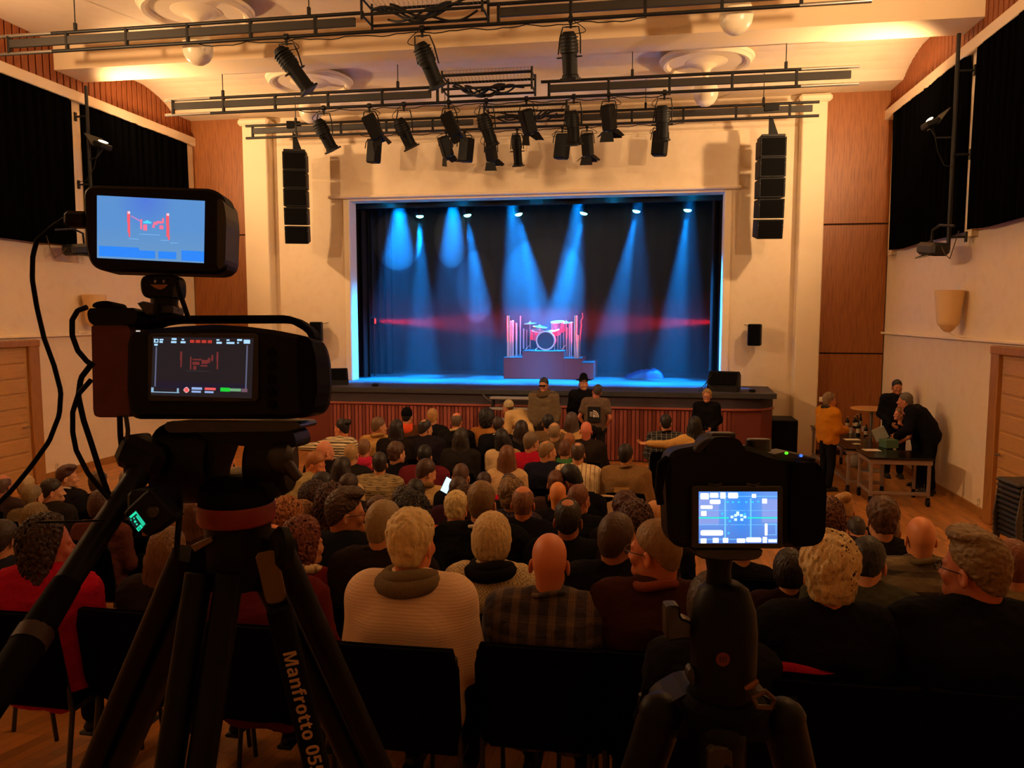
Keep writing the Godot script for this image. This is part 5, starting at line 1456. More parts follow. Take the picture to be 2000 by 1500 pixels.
# the whole skin as one mesh: trunk, arms, legs, hands and a head turned on the neck
func body_mesh(kind: String, yaw: float, pitch: float, roll: float, fine: bool, bare := 0.0) -> ArrayMesh:
	var j := pose_of(kind)
	var key := "core_" + kind
	if not bank.has(key):
		var b := bounds(j, 0.14, ["pel", "chest", "neck", "sh", "el", "wr", "hip", "kn", "an"])
		var f := Field.new(b[0], b[1], 0.02)
		trunk(f, j, -0.022)
		for i in 2:
			f.cap(j.sh[i], j.el[i], 0.045, 0.038, 0.03); f.cap(j.el[i], j.wr[i], 0.038, 0.027, 0.01)
			f.cap(j.hip[i], j.kn[i], 0.07, 0.045, 0.03); f.cap(j.kn[i], j.an[i], 0.045, 0.034, 0.01)
		f.cap(j.neck + Vector3(0, -0.06, 0), j.head, 0.06, 0.05, 0.03)
		var core := MB.new(); f.net(core)
		for i in 2:
			var dn: Vector3 = (j.wr[i] - j.el[i]).normalized()
			var y := -dn
			var x := (Vector3(-1.0 if i else 1.0, 0.25, 0) - y * Vector3(-1.0 if i else 1.0, 0.25, 0).dot(y)).normalized()
			var z := x.cross(y)
			if i == 0: append(core, hand_mb(), Transform3D(Basis(x, y, z), j.wr[i]))
			else: append(core, hand_mb(), Transform3D(Basis(x, y, -z), j.wr[i]))
		bank[key] = core
	var mb := MB.new()
	append(mb, bank[key], Transform3D())
	append(mb, head_mb(fine), Transform3D(head_basis(yaw, pitch, roll), j.head))
	return mb.mesh()

func head_basis(yaw: float, pitch: float, roll: float) -> Basis:
	return Basis(Vector3.UP, deg_to_rad(yaw)) * Basis(Vector3.RIGHT, deg_to_rad(-pitch)) * Basis(Vector3(0, 0, 1), deg_to_rad(roll))

func hair_mat(h: String) -> StandardMaterial3D:
	var key := "hair " + h
	if not mats.has(key):
		if not bank.has("hair_tex"):
			bank["hair_tex"] = noise_tex(31, 0.03, [Color(0.72, 0.70, 0.68), Color(1, 1, 1), Color(0.80, 0.78, 0.76), Color(0.97, 0.97, 0.97)], 256, 3)
		var m := tri_mat(bank["hair_tex"], Vector3(30, 3.5, 30), 0.55, Color(h), false)
		mats[key] = m
	return mats[key]

func cloth_mat(h: String) -> StandardMaterial3D:
	if patterns.has(h): return patterns[h]
	var key := "cloth " + h
	if not mats.has(key):
		if not bank.has("cloth_tex"):
			bank["cloth_tex"] = noise_tex(33, 0.05, [Color(0.78, 0.78, 0.78), Color(1, 1, 1), Color(0.85, 0.85, 0.85)], 256, 4)
		mats[key] = tri_mat(bank["cloth_tex"], Vector3(5, 5, 5), 0.9, Color(h), false)
		mats[key].metallic_specular = 0.2
	return mats[key]

func skin_mat(h: String) -> StandardMaterial3D:
	var key := "skin " + h
	if not mats.has(key):
		var m := StandardMaterial3D.new()
		m.albedo_color = Color(h); m.roughness = 0.48
		m.subsurf_scatter_enabled = true; m.subsurf_scatter_strength = 0.12
		mats[key] = m
	return mats[key]

var patterns := {}

func make_patterns():
	# plaid shirt, striped jumpers, diamond shawl and so on: the print and knit of the cloth
	var im := Image.create(128, 128, false, Image.FORMAT_RGB8)
	im.fill(Color("1f1722"))
	for a in [[10, 26, 0.55], [74, 26, 0.55]]:
		for x in 128:
			for y in 128:
				var c := im.get_pixel(x, y)
				if x >= a[0] and x < a[0] + a[1]: c = c.lerp(Color("8a6a3c"), 0.34 if (x - a[0]) % 9 else 0.75)
				if y >= a[0] and y < a[0] + a[1] * 0.8: c = c.lerp(Color("8a6a3c"), 0.28 if (y - a[0]) % 10 else 0.6)
				im.set_pixel(x, y, c)
	patterns["plaid"] = tri_mat(ImageTexture.create_from_image(im), Vector3(6.2, 6.2, 6.2), 0.9, Color.WHITE, false)
	im = Image.create(64, 64, false, Image.FORMAT_RGB8)
	im.fill(Color("15151a"))
	for x in 64:
		for y in 64:
			var c := Color("16161a")
			if x % 32 < 4: c = c.lerp(Color("c8c2b8"), 0.55)
			if y % 32 < 4: c = c.lerp(Color("c8c2b8"), 0.55)
			im.set_pixel(x, y, c)
	patterns["check"] = tri_mat(ImageTexture.create_from_image(im), Vector3(7, 7, 7), 0.9, Color.WHITE, false)
	im = Image.create(8, 64, false, Image.FORMAT_RGB8)
	im.fill(Color("e2cfa4"))
	for k in 4: im.fill_rect(Rect2i(0, k * 16, 8, 6), Color("1c1414"))
	patterns["breton"] = tri_mat(ImageTexture.create_from_image(im), Vector3(6, 6.5, 6), 0.9, Color.WHITE, false)
	im = Image.create(8, 128, false, Image.FORMAT_RGB8)
	im.fill(Color("5b4a36"))
	im.fill_rect(Rect2i(0, 40, 8, 26), Color("201c1e")); im.fill_rect(Rect2i(0, 66, 8, 62), Color("6a5840"))
	patterns["band"] = tri_mat(ImageTexture.create_from_image(im), Vector3(1, 1.0, 1), 0.95, Color.WHITE, false)
	im = Image.create(64, 64, false, Image.FORMAT_RGB8)
	for x in 64:
		for y in 64:
			var u := absi(x - 32) + absi(y - 32)
			im.set_pixel(x, y, Color("4a3a26") if u % 16 < 4 else Color("d6c294"))
	patterns["diamond"] = tri_mat(ImageTexture.create_from_image(im), Vector3(15, 20, 15), 0.9, Color.WHITE, false)
	im = Image.create(64, 64, false, Image.FORMAT_RGB8)
	im.fill(Color("a08a5e"))
	for k in 4:
		im.fill_rect(Rect2i(0, k * 16, 64, 3), Color("4a3a26"))
		im.fill_rect(Rect2i(8 + (k % 2) * 24, k * 16 + 6, 20, 5), Color("3a2c20"))
	patterns["nordic"] = tri_mat(ImageTexture.create_from_image(im), Vector3(6, 6, 6), 0.95, Color.WHITE, false)
	im = Image.create(8, 64, false, Image.FORMAT_RGB8)
	for y in 64: im.fill_rect(Rect2i(0, y, 8, 1), Color("c9a888").lerp(Color("dabf9f"), 0.5 + 0.5 * sin(TAU * y / 8.0)))
	var tx := ImageTexture.create_from_image(im)
	var rib := tri_mat(tx, Vector3(10, 10, 10), 0.95, Color.WHITE, false)
	rib.heightmap_enabled = true; rib.heightmap_texture = tx; rib.heightmap_scale = 0.6
	patterns["rib"] = rib
	im = Image.create(8, 128, false, Image.FORMAT_RGB8)
	im.fill(Color("6b5c42"))
	for k in 3: im.fill_rect(Rect2i(0, 10 + k * 42, 8, 12), Color("322a22"))
	patterns["olivestripe"] = tri_mat(ImageTexture.create_from_image(im), Vector3(3.4, 3.4, 3.4), 0.95, Color.WHITE, false)
	im = Image.create(64, 64, false, Image.FORMAT_RGB8)
	im.fill(Color("241c2e"))
	var r := RandomNumberGenerator.new(); r.seed = 2
	for k in 26: im.fill_rect(Rect2i(r.randi() % 60, r.randi() % 60, 4, 4), Color("8a5a5a") if k % 2 else Color("5a4a7a"))
	patterns["dots"] = tri_mat(ImageTexture.create_from_image(im), Vector3(6, 6, 6), 0.95, Color.WHITE, false)
	im = Image.create(64, 8, false, Image.FORMAT_RGB8)
	im.fill(Color("dcc59a"))
	for k in 4: im.fill_rect(Rect2i(k * 16, 0, 3, 8), Color("8a6a44"))
	patterns["creamstripe"] = tri_mat(ImageTexture.create_from_image(im), Vector3(5, 5, 5), 0.9, Color.WHITE, false)

# one person. o: where (base), turn, pose, head yaw / pitch / roll, hair style and colour, top, trousers, skin, extras
func person(label: String, base: Vector3, o: Dictionary) -> Node3D:
	var s: float = o.get("s", 1.0)
	var kind: String = o.get("pose", "man")
	var fine: bool = o.get("fine", false)
	var t := thing("person", label, "person", base, deg_to_rad(o.get("turn", 0.0)), o.get("group", ""))
	t.scale = Vector3.ONE * s
	var j := pose_of(kind)
	var yaw: float = o.get("yaw", 0.0); var pitch: float = o.get("pitch", 0.0); var roll: float = o.get("roll", 0.0)
	part("body", body_mesh(kind, yaw, pitch, roll, fine), skin_mat(o.get("skin", "c98c62")), t)
	part(o.get("wear", "sweater"), top_mesh(kind, o.get("fat", 0.012), o.get("sleeves", 1.0), fine), cloth_mat(o.get("top", "1c1a1c")), t)
	part("trousers", legs_mesh(kind, 0.012), cloth_mat(o.get("legs", "18171a")), t)
	for i in 2:
		var a: Vector3 = j.an[i]
		if not bank.has("shoe"): bank["shoe"] = shoe_mb().mesh()
		part("shoe", bank["shoe"], mat(Color("1a1614"), 0.5), t, Vector3(a.x, a.y - 0.085, a.z))
	var hx := Transform3D(head_basis(yaw, pitch, roll), j.head)
	var st: String = o.get("hair", "short")
	if st != "none":
		var called := "hair"
		if st in ["beanie", "flatcap", "hat"]: called = {"beanie": "knitted_cap", "flatcap": "flat_cap", "hat": "brimmed_hat"}[st]
		var h := part(called, hair(st, fine), hair_mat(o.get("col", "2a1d16")) if called == "hair" else cloth_mat(o.get("col", "2a1d16")), t)
		h.transform = hx
	if o.has("under"):       # hair that shows under a hat
		var h := part("hair", hair("crop", fine), hair_mat(o.under), t); h.transform = hx
	if o.get("glasses", false):
		var g := MB.new()
		for e in [-1.0, 1.0]:
			var ring := []
			for i in 15:
				var a := TAU * i / 14.0
				ring.append(Vector3(e * 0.033 + 0.024 * cos(a), 0.078 + 0.018 * sin(a), -0.113 + 0.25 * absf(0.033 + 0.024 * e * cos(a)) * 0.35))
			g.tube(ring, 0.0022, 5)
			g.tube([Vector3(e * 0.057, 0.082, -0.108), Vector3(e * 0.080, 0.086, -0.06), Vector3(e * 0.084, 0.085, 0.0), Vector3(e * 0.082, 0.07, 0.022)], 0.0022, 5)
		g.tube([Vector3(-0.01, 0.082, -0.116), Vector3(0.01, 0.082, -0.116)], 0.002, 5)
		var gp := part("glasses", g, mat(Color(0.05, 0.035, 0.03), 0.3), t); gp.transform = hx
	if o.get("shades", false):
		var g := MB.new().box(Vector3(0, 0.08, -0.105), Vector3(0.13, 0.03, 0.025), 0.01)
		for e in [-1.0, 1.0]: g.tube([Vector3(e * 0.062, 0.085, -0.1), Vector3(e * 0.084, 0.085, 0.0)], 0.004, 5)
		var gp := part("sunglasses", g, mat(Color(0.03, 0.025, 0.025), 0.2), t); gp.transform = hx
	if o.has("collar"):      # a band of cloth round the neck: collar, scarf or hood
		var w: float = o.get("cw", 0.018)
		var mb := MB.new(); var c: Vector3 = j.neck
		for row in (2 if w > 0.03 else 1):
			var ring := []
			for i in 25:
				var a := TAU * i / 24.0
				ring.append(c + Vector3(cos(a) * (0.066 + w * 0.8 + row * 0.02), 0.035 - row * w * 0.8 + 0.010 * sin(a * 2 + row) + 0.022 * sin(a), 0.01 + sin(a) * (0.070 + w * 0.8 + row * 0.02)))
			mb.tube(ring, w * (1.0 + 0.1 * row), 10)
		part(o.get("collar_name", "collar"), mb, cloth_mat(o.collar), t)
	if o.has("hood"):        # a hood lying on the upper back
		var mb := MB.new()
		mb.blob(j.neck + Vector3(0, -0.02, 0.085), Vector3(0.135, 0.085, 0.06), Basis(Vector3.RIGHT, -0.35), 14)
		mb.blob(j.neck + Vector3(-0.075, 0.02, 0.02), Vector3(0.05, 0.05, 0.08), Basis(), 10); mb.blob(j.neck + Vector3(0.075, 0.02, 0.02), Vector3(0.05, 0.05, 0.08), Basis(), 10)
		part("hood", mb, cloth_mat(o.hood), t)
	return t

func make_chair() -> Node3D:
	var t := thing("stacking_chair", "black stacking chair", "chair")
	var pad := dark_mat(0.0022, 0.9, 0.1)
	var fr := dark_mat(0.02, 0.35, 0.5)
	part("seat", MB.new().box(Vector3(0, 0.44, -0.02), Vector3(0.45, 0.05, 0.44), 0.02), pad, t)
	var rows := []
	for k in 6:
		var f := k / 5.0
		var ring := PackedVector3Array()
		var y := lerpf(0.48, 0.875, f); var z := 0.235 + 0.055 * f
		var hw := 0.245 - (0.02 if k == 0 or k == 5 else 0.0)
		for side in 2:
			for i in 9:
				var q := (i if side == 0 else 8 - i) / 8.0 * 2.0 - 1.0
				ring.append(Vector3(q * hw, y + (0.014 * (1 - q * q) if k == 5 else 0.0), z + 0.035 * (1.0 - q * q) + (0.016 if side == 0 else -0.016)))
		rows.append(ring)
	part("backrest", MB.new().rings(rows), pad, t)
	for s in [-1.0, 1.0]:
		part("leg", MB.new().tube([Vector3(s * 0.235, 0.0, 0.27), Vector3(s * 0.235, 0.42, 0.20), Vector3(s * 0.232, 0.84, 0.275)], 0.011, 6), fr, t)
		part("leg", MB.new().tube([Vector3(s * 0.23, 0.0, -0.24), Vector3(s * 0.23, 0.41, -0.19), Vector3(s * 0.233, 0.425, 0.19)], 0.011, 6), fr, t)
	return t

var chair0: Node3D

func chair(pos: Vector3, turn: float, label: String, group := "chairs in the audience") -> Node3D:
	var t := chair0
	if chair0 == null:
		chair0 = make_chair(); t = chair0
	else:
		t = chair0.duplicate(); t.name = numbered("stacking_chair"); add_child(t)
	t.position = pos; t.rotation = Vector3(0, turn, 0)
	tag(t, label, "chair", group)
	return t

# ------------------------------------------------------------------ the audience
func seat_of(v: float, u: float, top: float) -> float:      # the distance at which a seated head's top shows at that height
	var a := 2.0; var b := 16.5
	for i in 40:
		var z := (a + b) / 2.0
		var p := at(u, v, z)
		if p.y > rake(z) + top: a = z
		else: b = z
	return (a + b) / 2.0

func aud(u: float, v: float, k: String, rest: String, o: Dictionary, with_chair := true):
	var kind: String = o.get("pose", "man")
	var j := pose_of(kind)
	var s: float = o.get("s", 1.0)
	var hz: float = j.head.z
	var z: float = o.get("z", 0.0)
	if z == 0.0 and v > 872.0:                         # the sight line runs almost along the ramp here: the row follows from the height in the frame
		var row := [[872.0, 9.0], [885.0, 8.3], [900.0, 7.7], [920.0, 6.9], [940.0, 6.0], [960.0, 5.3], [980.0, 4.7], [1000.0, 4.2], [1060.0, 3.0]]
		for i in row.size() - 1:
			if v >= row[i][0] and v <= row[i + 1][0]: z = lerpf(row[i][1], row[i + 1][1], (v - row[i][0]) / (row[i + 1][0] - row[i][0]))
		o["z"] = z
	if z == 0.0:
		z = 6.0
		for i in 6: z = seat_of(v, u, (j.head.y + 0.228) * s * build_at(z))
		s *= build_at(z)
	var p := at(u, v, z)
	var f := rake(z)
	if o.has("z"):                                    # a given distance: the size follows from the height
		s = clampf((p.y - f) / (j.head.y + 0.228), 0.80, 1.16)
	o["s"] = s
	o["fine"] = z < 6.3
	var turn := deg_to_rad(o.get("turn", 0.0))
	var off := Basis(Vector3.UP, turn) * Vector3(0, 0, hz * s)
	var base := Vector3(p.x - off.x, f, p.z - off.z)
	person(k + " " + rest, base, o)
	heads.append([k, base])
	if with_chair:
		chair(base, turn, "black chair occupied by the " + k)

func build_at(z: float) -> float:
	return lerpf(0.95, 1.06, clampf((z - 3.0) / 7.0, 0.0, 1.0))

var heads := []

func build_audience():
	make_patterns()
	# ---- the back row, nearest the cameras
	aud(806, 995, "woman with thick pale blond hair", "in a cream ribbed jumper and knitted scarf", {hair = "pixie", col = "e8cf94", top = "rib", fat = 0.022, pose = "man", yaw = -14, skin = "cf8258", collar = "6b5c44", cw = 0.034, collar_name = "scarf", z = 2.85})
	aud(1074, 1037, "bald man in a plaid shirt", "sitting in the back row", {hair = "none", top = "plaid", skin = "c8794e", wear = "shirt", fat = 0.016, collar = "plaid", cw = 0.012, pose = "broad", z = 2.98})
	aud(963, 1001, "woman with a smooth pale bob", "in a black scarf and diamond knit top", {hair = "bob", col = "e0c48c", top = "diamond", yaw = -8, pose = "slim", collar = "141214", cw = 0.032, collar_name = "scarf", fat = 0.022, z = 3.45})
	aud(752, 973, "person with cropped grey hair", "and a dark brown coat, left of the cream jumper", {hair = "crop", col = "a08a60", top = "241a16", yaw = -20, fat = 0.03, z = 3.45})
	aud(676, 955, "man with glasses and receding brown hair", "in a navy jacket, turned right", {hair = "quiff", col = "4a3422", top = "181a22", yaw = -62, glasses = true, wear = "jacket", fat = 0.022, z = 4.0, skin = "b8764e"})
	aud(528, 1020, "bald man in a maroon jumper", "half hidden behind the big tripod", {hair = "none", top = "5a1a1c", yaw = 0, fat = 0.03, pose = "broad", skin = "c8794e", z = 3.0})
	aud(594, 1016, "person in a red and white striped scarf", "right of the big tripod", {hair = "longwavy", col = "7a3a24", top = "7a2020", yaw = -30, collar = "creamstripe", cw = 0.03, collar_name = "scarf", z = 3.45})
	aud(95, 1012, "woman with long dark hair in a bright red jacket", "at the lower left", {hair = "longwavy", col = "2e1a12", top = "b01030", yaw = -40, wear = "jacket", fat = 0.035, skin = "a85a44", z = 2.95})
	aud(328, 1030, "woman with long light brown hair", "behind the tilted controller screen", {hair = "long", col = "7a5630", top = "2a2020", fat = 0.02, z = 3.1, yaw = 10})
	aud(1280, 1010, "man with glasses and short sandy hair", "in a dark rust jumper, turned left", {hair = "crop", col = "8a6a42", top = "3a1c16", yaw = 58, glasses = true, skin = "b8683f", fat = 0.02, collar = "7a3a26", cw = 0.02, z = 3.0})
	aud(1207, 997, "man with short brown hair and a black jacket", "right of the plaid shirt", {hair = "crop", col = "4a3220", top = "121014", yaw = -28, wear = "jacket", fat = 0.03, pose = "broad", skin = "b0704a", z = 3.4})
	aud(1620, 1046, "woman with shaggy white hair", "in black, beside the right camera", {hair = "shaggy", col = "d9bd84", top = "0f0e10", skin = "c07a54", fat = 0.025, z = 2.8})
	aud(1906, 1036, "man with glasses and wavy dark blond hair", "in black at the lower right", {hair = "quiff", col = "7d6238", top = "0d0d0f", yaw = 38, glasses = true, fat = 0.03, pose = "broad", skin = "a8603e", z = 2.8})
	aud(1696, 1050, "broad person in an olive green jumper", "with dark hair, behind the shaggy white head", {hair = "short", col = "1d1512", top = "3c3b2c", pitch = 20, fat = 0.04, pose = "broad", turn = -20, z = 3.6})
	aud(1392, 1118, "person with brown hair in a dark coat", "hidden behind the right camera", {hair = "bob", col = "3a261a", top = "161417", z = 2.6})
	aud(1542, 1078, "person with dark brown hair in dark maroon", "below the right camera body", {hair = "bob", col = "1d1210", top = "241014", z = 3.95})
	aud(1450, 1062, "person with black hair in a black coat", "hidden below the bright menu screen", {hair = "short", col = "120e0e", top = "100f12", z = 4.9})
	aud(1978, 1052, "person in a beige jacket with reddish hair", "cut by the right edge of the photo", {hair = "short", col = "7a4424", top = "8a7650", wear = "jacket", z = 3.9})
	aud(6, 1022, "person in a grey blue jacket", "cut by the left edge of the photo", {hair = "short", col = "3a2a22", top = "2a2c3c", wear = "jacket", z = 3.6})
	# ---- right block
	aud(1799, 1006, "bald man in an olive striped jumper", "near the serving table", {hair = "none", top = "olivestripe", skin = "cc8250", pose = "broad", fat = 0.02, collar = "6b5c42", cw = 0.02, z = 4.5})
	aud(1733, 996, "man with cropped grey hair in a dark jacket", "left of the bald man", {hair = "crop", col = "7a6248", top = "141318", wear = "jacket", fat = 0.02, pitch = 5, z = 5.1})
	aud(1676, 1008, "person in a bright red coat", "partly hidden by the cropped grey head", {hair = "crop", col = "2a1c16", top = "c01030", wear = "coat", pitch = 30, pose = "broad", z = 6.1})
	aud(1724, 971, "person with rough brown hair", "in front of the wheeled table", {hair = "pixie", col = "5a3a22", top = "1a1618"})
	aud(1649, 964, "woman with blond hair in a low knot", "right of the right camera", {hair = "bun", col = "b88a48", top = "131214", pitch = 20, z = 6.3})
	aud(1622, 976, "woman with loose red brown hair", "at the right edge of the right camera", {hair = "longwavy", col = "6a3c22", top = "2a1a1a", yaw = -20, z = 5.6})
	aud(1280, 974, "balding man", "half hidden by the left side of the right camera", {hair = "none", top = "1c181a", skin = "c28a54"})
	aud(1222, 960, "woman with short dark red hair", "behind the brown jumper chair", {hair = "pixie", col = "4a1a14", top = "1a1216"})
	aud(1242, 982, "woman with reddish brown wavy hair", "behind the short brown head", {hair = "longwavy", col = "4a2416", top = "2a1a18", z = 4.35})
	aud(1110, 972, "man with dark hair and a small bald patch", "in a black jacket", {hair = "thinning", col = "231a16", top = "111013", wear = "jacket", fat = 0.022, z = 4.4, skin = "b06c48"})
	# ---- middle rows
	aud(1022, 947, "balding man with a reddish crown", "in a black top behind the pale bob", {hair = "horseshoe", col = "8a5a3a", top = "151318", skin = "c8794a", z = 5.4, fat = 0.02})
	aud(941, 938, "man with thick sandy grey hair", "in a black suit and pale collar", {hair = "short", col = "8a6a42", top = "101013", wear = "jacket", fat = 0.022, z = 4.5, collar = "d8c8a8", cw = 0.012, pose = "broad"})
	aud(1090, 939, "bald man with a bright orange scalp", "in the middle rows", {hair = "none", top = "17151a", skin = "d88644", z = 6.7})
	aud(1131, 944, "man with a shaved reddish head", "next to the bright bald scalp", {hair = "crop", col = "7a4830", top = "131216", skin = "c27a58", yaw = -30, z = 6.0})
	aud(1124, 905, "man with black hair leaning sideways", "in a black jacket with a white collar", {hair = "short", col = "0e0c0c", top = "101013", wear = "jacket", pose = "broad", yaw = 50, pitch = 25, roll = 12, collar = "d8d0c8", cw = 0.008, skin = "c98a66", z = 7.4})
	aud(890, 962, "elderly person with white blond hair", "in a coral coat", {hair = "pixie", col = "e8d090", top = "c05a3a", wear = "coat", z = 5.3, pitch = 15})
	aud(912, 955, "woman with dark curly hair", "beside the white blond head", {hair = "curly", col = "4a2c1c", top = "1d1618", z = 5.6})
	aud(1000, 935, "woman with wavy ash blond hair", "in a dark dotted top", {hair = "shaggy", col = "8a6a44", top = "dots", z = 6.1, yaw = -10})
	aud(995, 924, "person with dark brown hair", "in front of the ash blond woman", {hair = "short", col = "301c18", top = "1a1518", z = 7.2})
	aud(896, 930, "person with short brown hair in a purple jacket", "behind the glowing phone", {hair = "short", col = "402a1c", top = "3a1a2a", wear = "jacket"})
	aud(900, 904, "man with brown hair and pale ears", "looking down at the middle of the audience", {hair = "crop", col = "5c3a24", top = "151215", pitch = 8})
	aud(829, 896, "woman with curly brown hair lit by a phone", "in a tan scarf and cream jumper", {hair = "short", col = "4a2c1c", top = "d2ad74", yaw = -40, pitch = 15, collar = "7a5a30", cw = 0.03, collar_name = "scarf"})
	aud(812, 936, "person with straight black hair", "in front of the tan scarf", {hair = "bob", col = "100c0c", top = "16120f", z = 7.0})
	aud(790, 950, "person with dark brown hair and a dark coat", "behind the nordic jumper", {hair = "pixie", col = "2c1c16", top = "1a1414", z = 5.6})
	aud(806, 969, "person with very dark hair in a black coat", "above the thick pale blond hair", {hair = "curly", col = "1c1412", top = "141012", z = 4.6})
	aud(738, 967, "woman with brown hair held by a clip", "in front of the cropped grey head", {hair = "bun", col = "5a3824", top = "2a2024", z = 5.0})
	aud(741, 882, "man in a beige nordic jumper", "with brown hair", {hair = "short", col = "2e2018", top = "nordic", pose = "broad", fat = 0.02, yaw = 20})
	aud(775, 863, "person with wavy brown hair in a navy jumper", "right of the nordic jumper", {hair = "pixie", col = "5a3a26", top = "15131a", pose = "broad", yaw = -30})
	aud(683, 924, "boy with brown hair and a white collar", "in front of the man with glasses", {hair = "short", col = "3a2418", top = "2a2226", yaw = -20, collar = "d8c8a8", cw = 0.01})
	aud(669, 892, "woman with a long dark ponytail", "in a cream top", {hair = "long", col = "2a1a14", top = "c9a678", pose = "slim"})
	aud(632, 921, "person with black hair and a lit cheek", "turned right beside the ponytail", {hair = "short", col = "1a1210", top = "1a1518", yaw = -60})
	aud(648, 948, "woman with long auburn hair", "behind the man with glasses", {hair = "longwavy", col = "4a2418", top = "2a1816", z = 4.9})
	aud(615, 946, "woman with big dark auburn hair", "left of the long auburn hair", {hair = "curly", col = "3c1e14", top = "241614", z = 5.4})
	aud(562, 976, "woman with tousled ginger hair", "right of the red tripod collar", {hair = "longwavy", col = "b06a2c", top = "3a2418", z = 4.4})
	aud(590, 985, "person with a fluffy blond fur hood", "beside the tousled ginger hair", {hair = "curly", col = "a87c44", top = "8a6a40", z = 4.9})
	aud(613, 881, "man with sandy red hair in a beige jacket", "leaning over and smiling to the right", {hair = "short", col = "a8662c", top = "9a8558", wear = "jacket", yaw = -68, pitch = 14, turn = -25, pose = "lean", skin = "cf7a4c"})
	aud(635, 859, "bald man with pink skin", "turned right behind the striped arm", {hair = "none", top = "1a1618", skin = "d68a62", yaw = -40})
	aud(686, 865, "man with cropped pale hair", "in a dark grey jacket, next to the pink bald man", {hair = "crop", col = "b89058", top = "26221f", wear = "jacket"})
	aud(712, 857, "blond child in a pink red hood", "left of the nordic jumper", {hair = "short", col = "8a6038", top = "c02848", s = 0.92, hood = "c02848"})
	aud(830, 868, "person with round black hair in a burgundy coat", "in the middle of the left block", {hair = "short", col = "0d0b0c", top = "6a2028", wear = "coat", pose = "broad", fat = 0.03})
	aud(991, 870, "woman with long straight light brown hair", "in a cream blouse", {hair = "long", col = "7a4a26", top = "d8b482", pose = "slim"})
	aud(946, 921, "person in a hot pink coat", "bent beside the light brown hair", {hair = "short", col = "3a1c16", top = "c0103a", wear = "coat", pose = "lean", z = 8.4})
	aud(983, 837, "woman with long black hair and a white short sleeve", "leaning left", {hair = "long", col = "1c1412", top = "d8b888", sleeves = 0.0, pose = "slim", roll = 10, turn = 15})
	aud(1019, 821, "woman with smooth dark brown long hair", "in black near the steps", {hair = "long", col = "2c1814", top = "131215", pose = "slim"})
	aud(1038, 843, "woman with short ash hair in a crimson jumper", "in the middle of the audience", {hair = "short", col = "7a6248", top = "b01830", yaw = -35})
	aud(1070, 860, "man with thin sandy hair in a navy jacket", "looking right", {hair = "thinning", col = "9a7446", top = "1c1e2e", wear = "jacket", yaw = -50, pose = "broad"})
	aud(1103, 860, "girl with braids in a green hooded top", "beside the navy jacket", {hair = "braids", col = "6a3c20", top = "3c6a3c", s = 0.92, hood = "3f7040", pitch = 8})
	aud(1112, 845, "woman with a long ginger ponytail", "in front of the green hood", {hair = "pony", col = "a0622e", top = "2a2022", pose = "slim", z = 10.6})
	aud(1129, 863, "man with a thinning crown in a cream striped shirt", "right of the green hood", {hair = "thinning", col = "4a3222", top = "creamstripe", wear = "shirt", pose = "broad"})
	aud(1087, 917, "child with a straight brown ponytail", "between the bald heads", {hair = "pony", col = "6a3c20", top = "4a3630", s = 0.92, z = 7.4})
	aud(1223, 866, "man in a brown jumper", "with dark hair, on a chair with a paper label", {hair = "short", col = "1d1613", top = "8a6a44", pose = "broad", yaw = -18, fat = 0.02, collar = "8a6a44", cw = 0.016})
	# ---- front rows
	aud(667, 817, "woman in a black and white striped jumper", "reaching her arm out to the left", {hair = "bun", col = "1f1512", top = "breton", pose = "armleft", yaw = 72, skin = "d8885c"})
	aud(740, 814, "person in a cream fleece", "with short ash brown hair, turned right", {hair = "short", col = "7a5a3c", top = "d8aa64", yaw = -48, pose = "broad", collar = "d8aa64", cw = 0.026})
	aud(795, 797, "person in a black cap and orange hood", "in the front row", {hair = "beanie", col = "0e0d10", under = "141010", top = "5a3620", wear = "jacket", hood = "e0502c"})
	aud(775, 819, "woman with long very dark hair", "in a brown black coat, left block", {hair = "long", col = "201410", top = "221a16", wear = "coat", pose = "broad"})
	aud(845, 797, "child with short blond hair", "in a dark patterned jacket in the front row", {hair = "short", col = "c08a48", top = "1a181c", wear = "jacket"})
	aud(831, 818, "man with dark hair in a plum padded jacket", "behind the blond child", {hair = "thinning", col = "2a1c1c", top = "221a22", wear = "jacket", yaw = -30, fat = 0.03, pose = "broad"})
	aud(892, 805, "balding man with a pale collar", "in a black jacket in the front row", {hair = "horseshoe", col = "6a5240", top = "1a1616", wear = "jacket", collar = "e0bc80", cw = 0.02, pose = "broad", skin = "d8845c"})
	aud(901, 836, "woman with long hair in a dark green top", "before the balding man", {hair = "long", col = "2c2118", top = "27221e"})
	aud(951, 801, "person with dark curly hair", "in an orange patterned blouse in the front row", {hair = "curly", col = "1c1012", top = "b87a3c"})
	aud(973, 812, "man with tidy brown hair in a black suit", "left of the steps", {hair = "crop", col = "3a2620", top = "15141a", wear = "jacket", collar = "d8c8b0", cw = 0.008, pose = "broad"})
	aud(1071, 808, "man with black hair in a tan jacket", "in front of the banded jumper", {hair = "short", col = "1d1614", top = "6e5438", wear = "jacket", pose = "broad"})
	aud(1083, 824, "balding man with light hair", "in a brown top, right of the tan jacket", {hair = "horseshoe", col = "9a7a54", top = "4a3828", skin = "c89468"})
	aud(1117, 805, "woman with straight greyish brown hair", "in a yellow cream top", {hair = "long", col = "5a4438", top = "dab070", pose = "slim"})
	aud(1145, 822, "bald man with a rosy head", "in a dark brown collar, below the grey tee", {hair = "none", top = "2a211c", skin = "d4785a", pose = "broad"})
	aud(1301, 808, "man with dark hair in a black and white check shirt", "alone at the right", {hair = "short", col = "1a1412", top = "check", wear = "shirt", pose = "broad", collar = "141216", cw = 0.012})
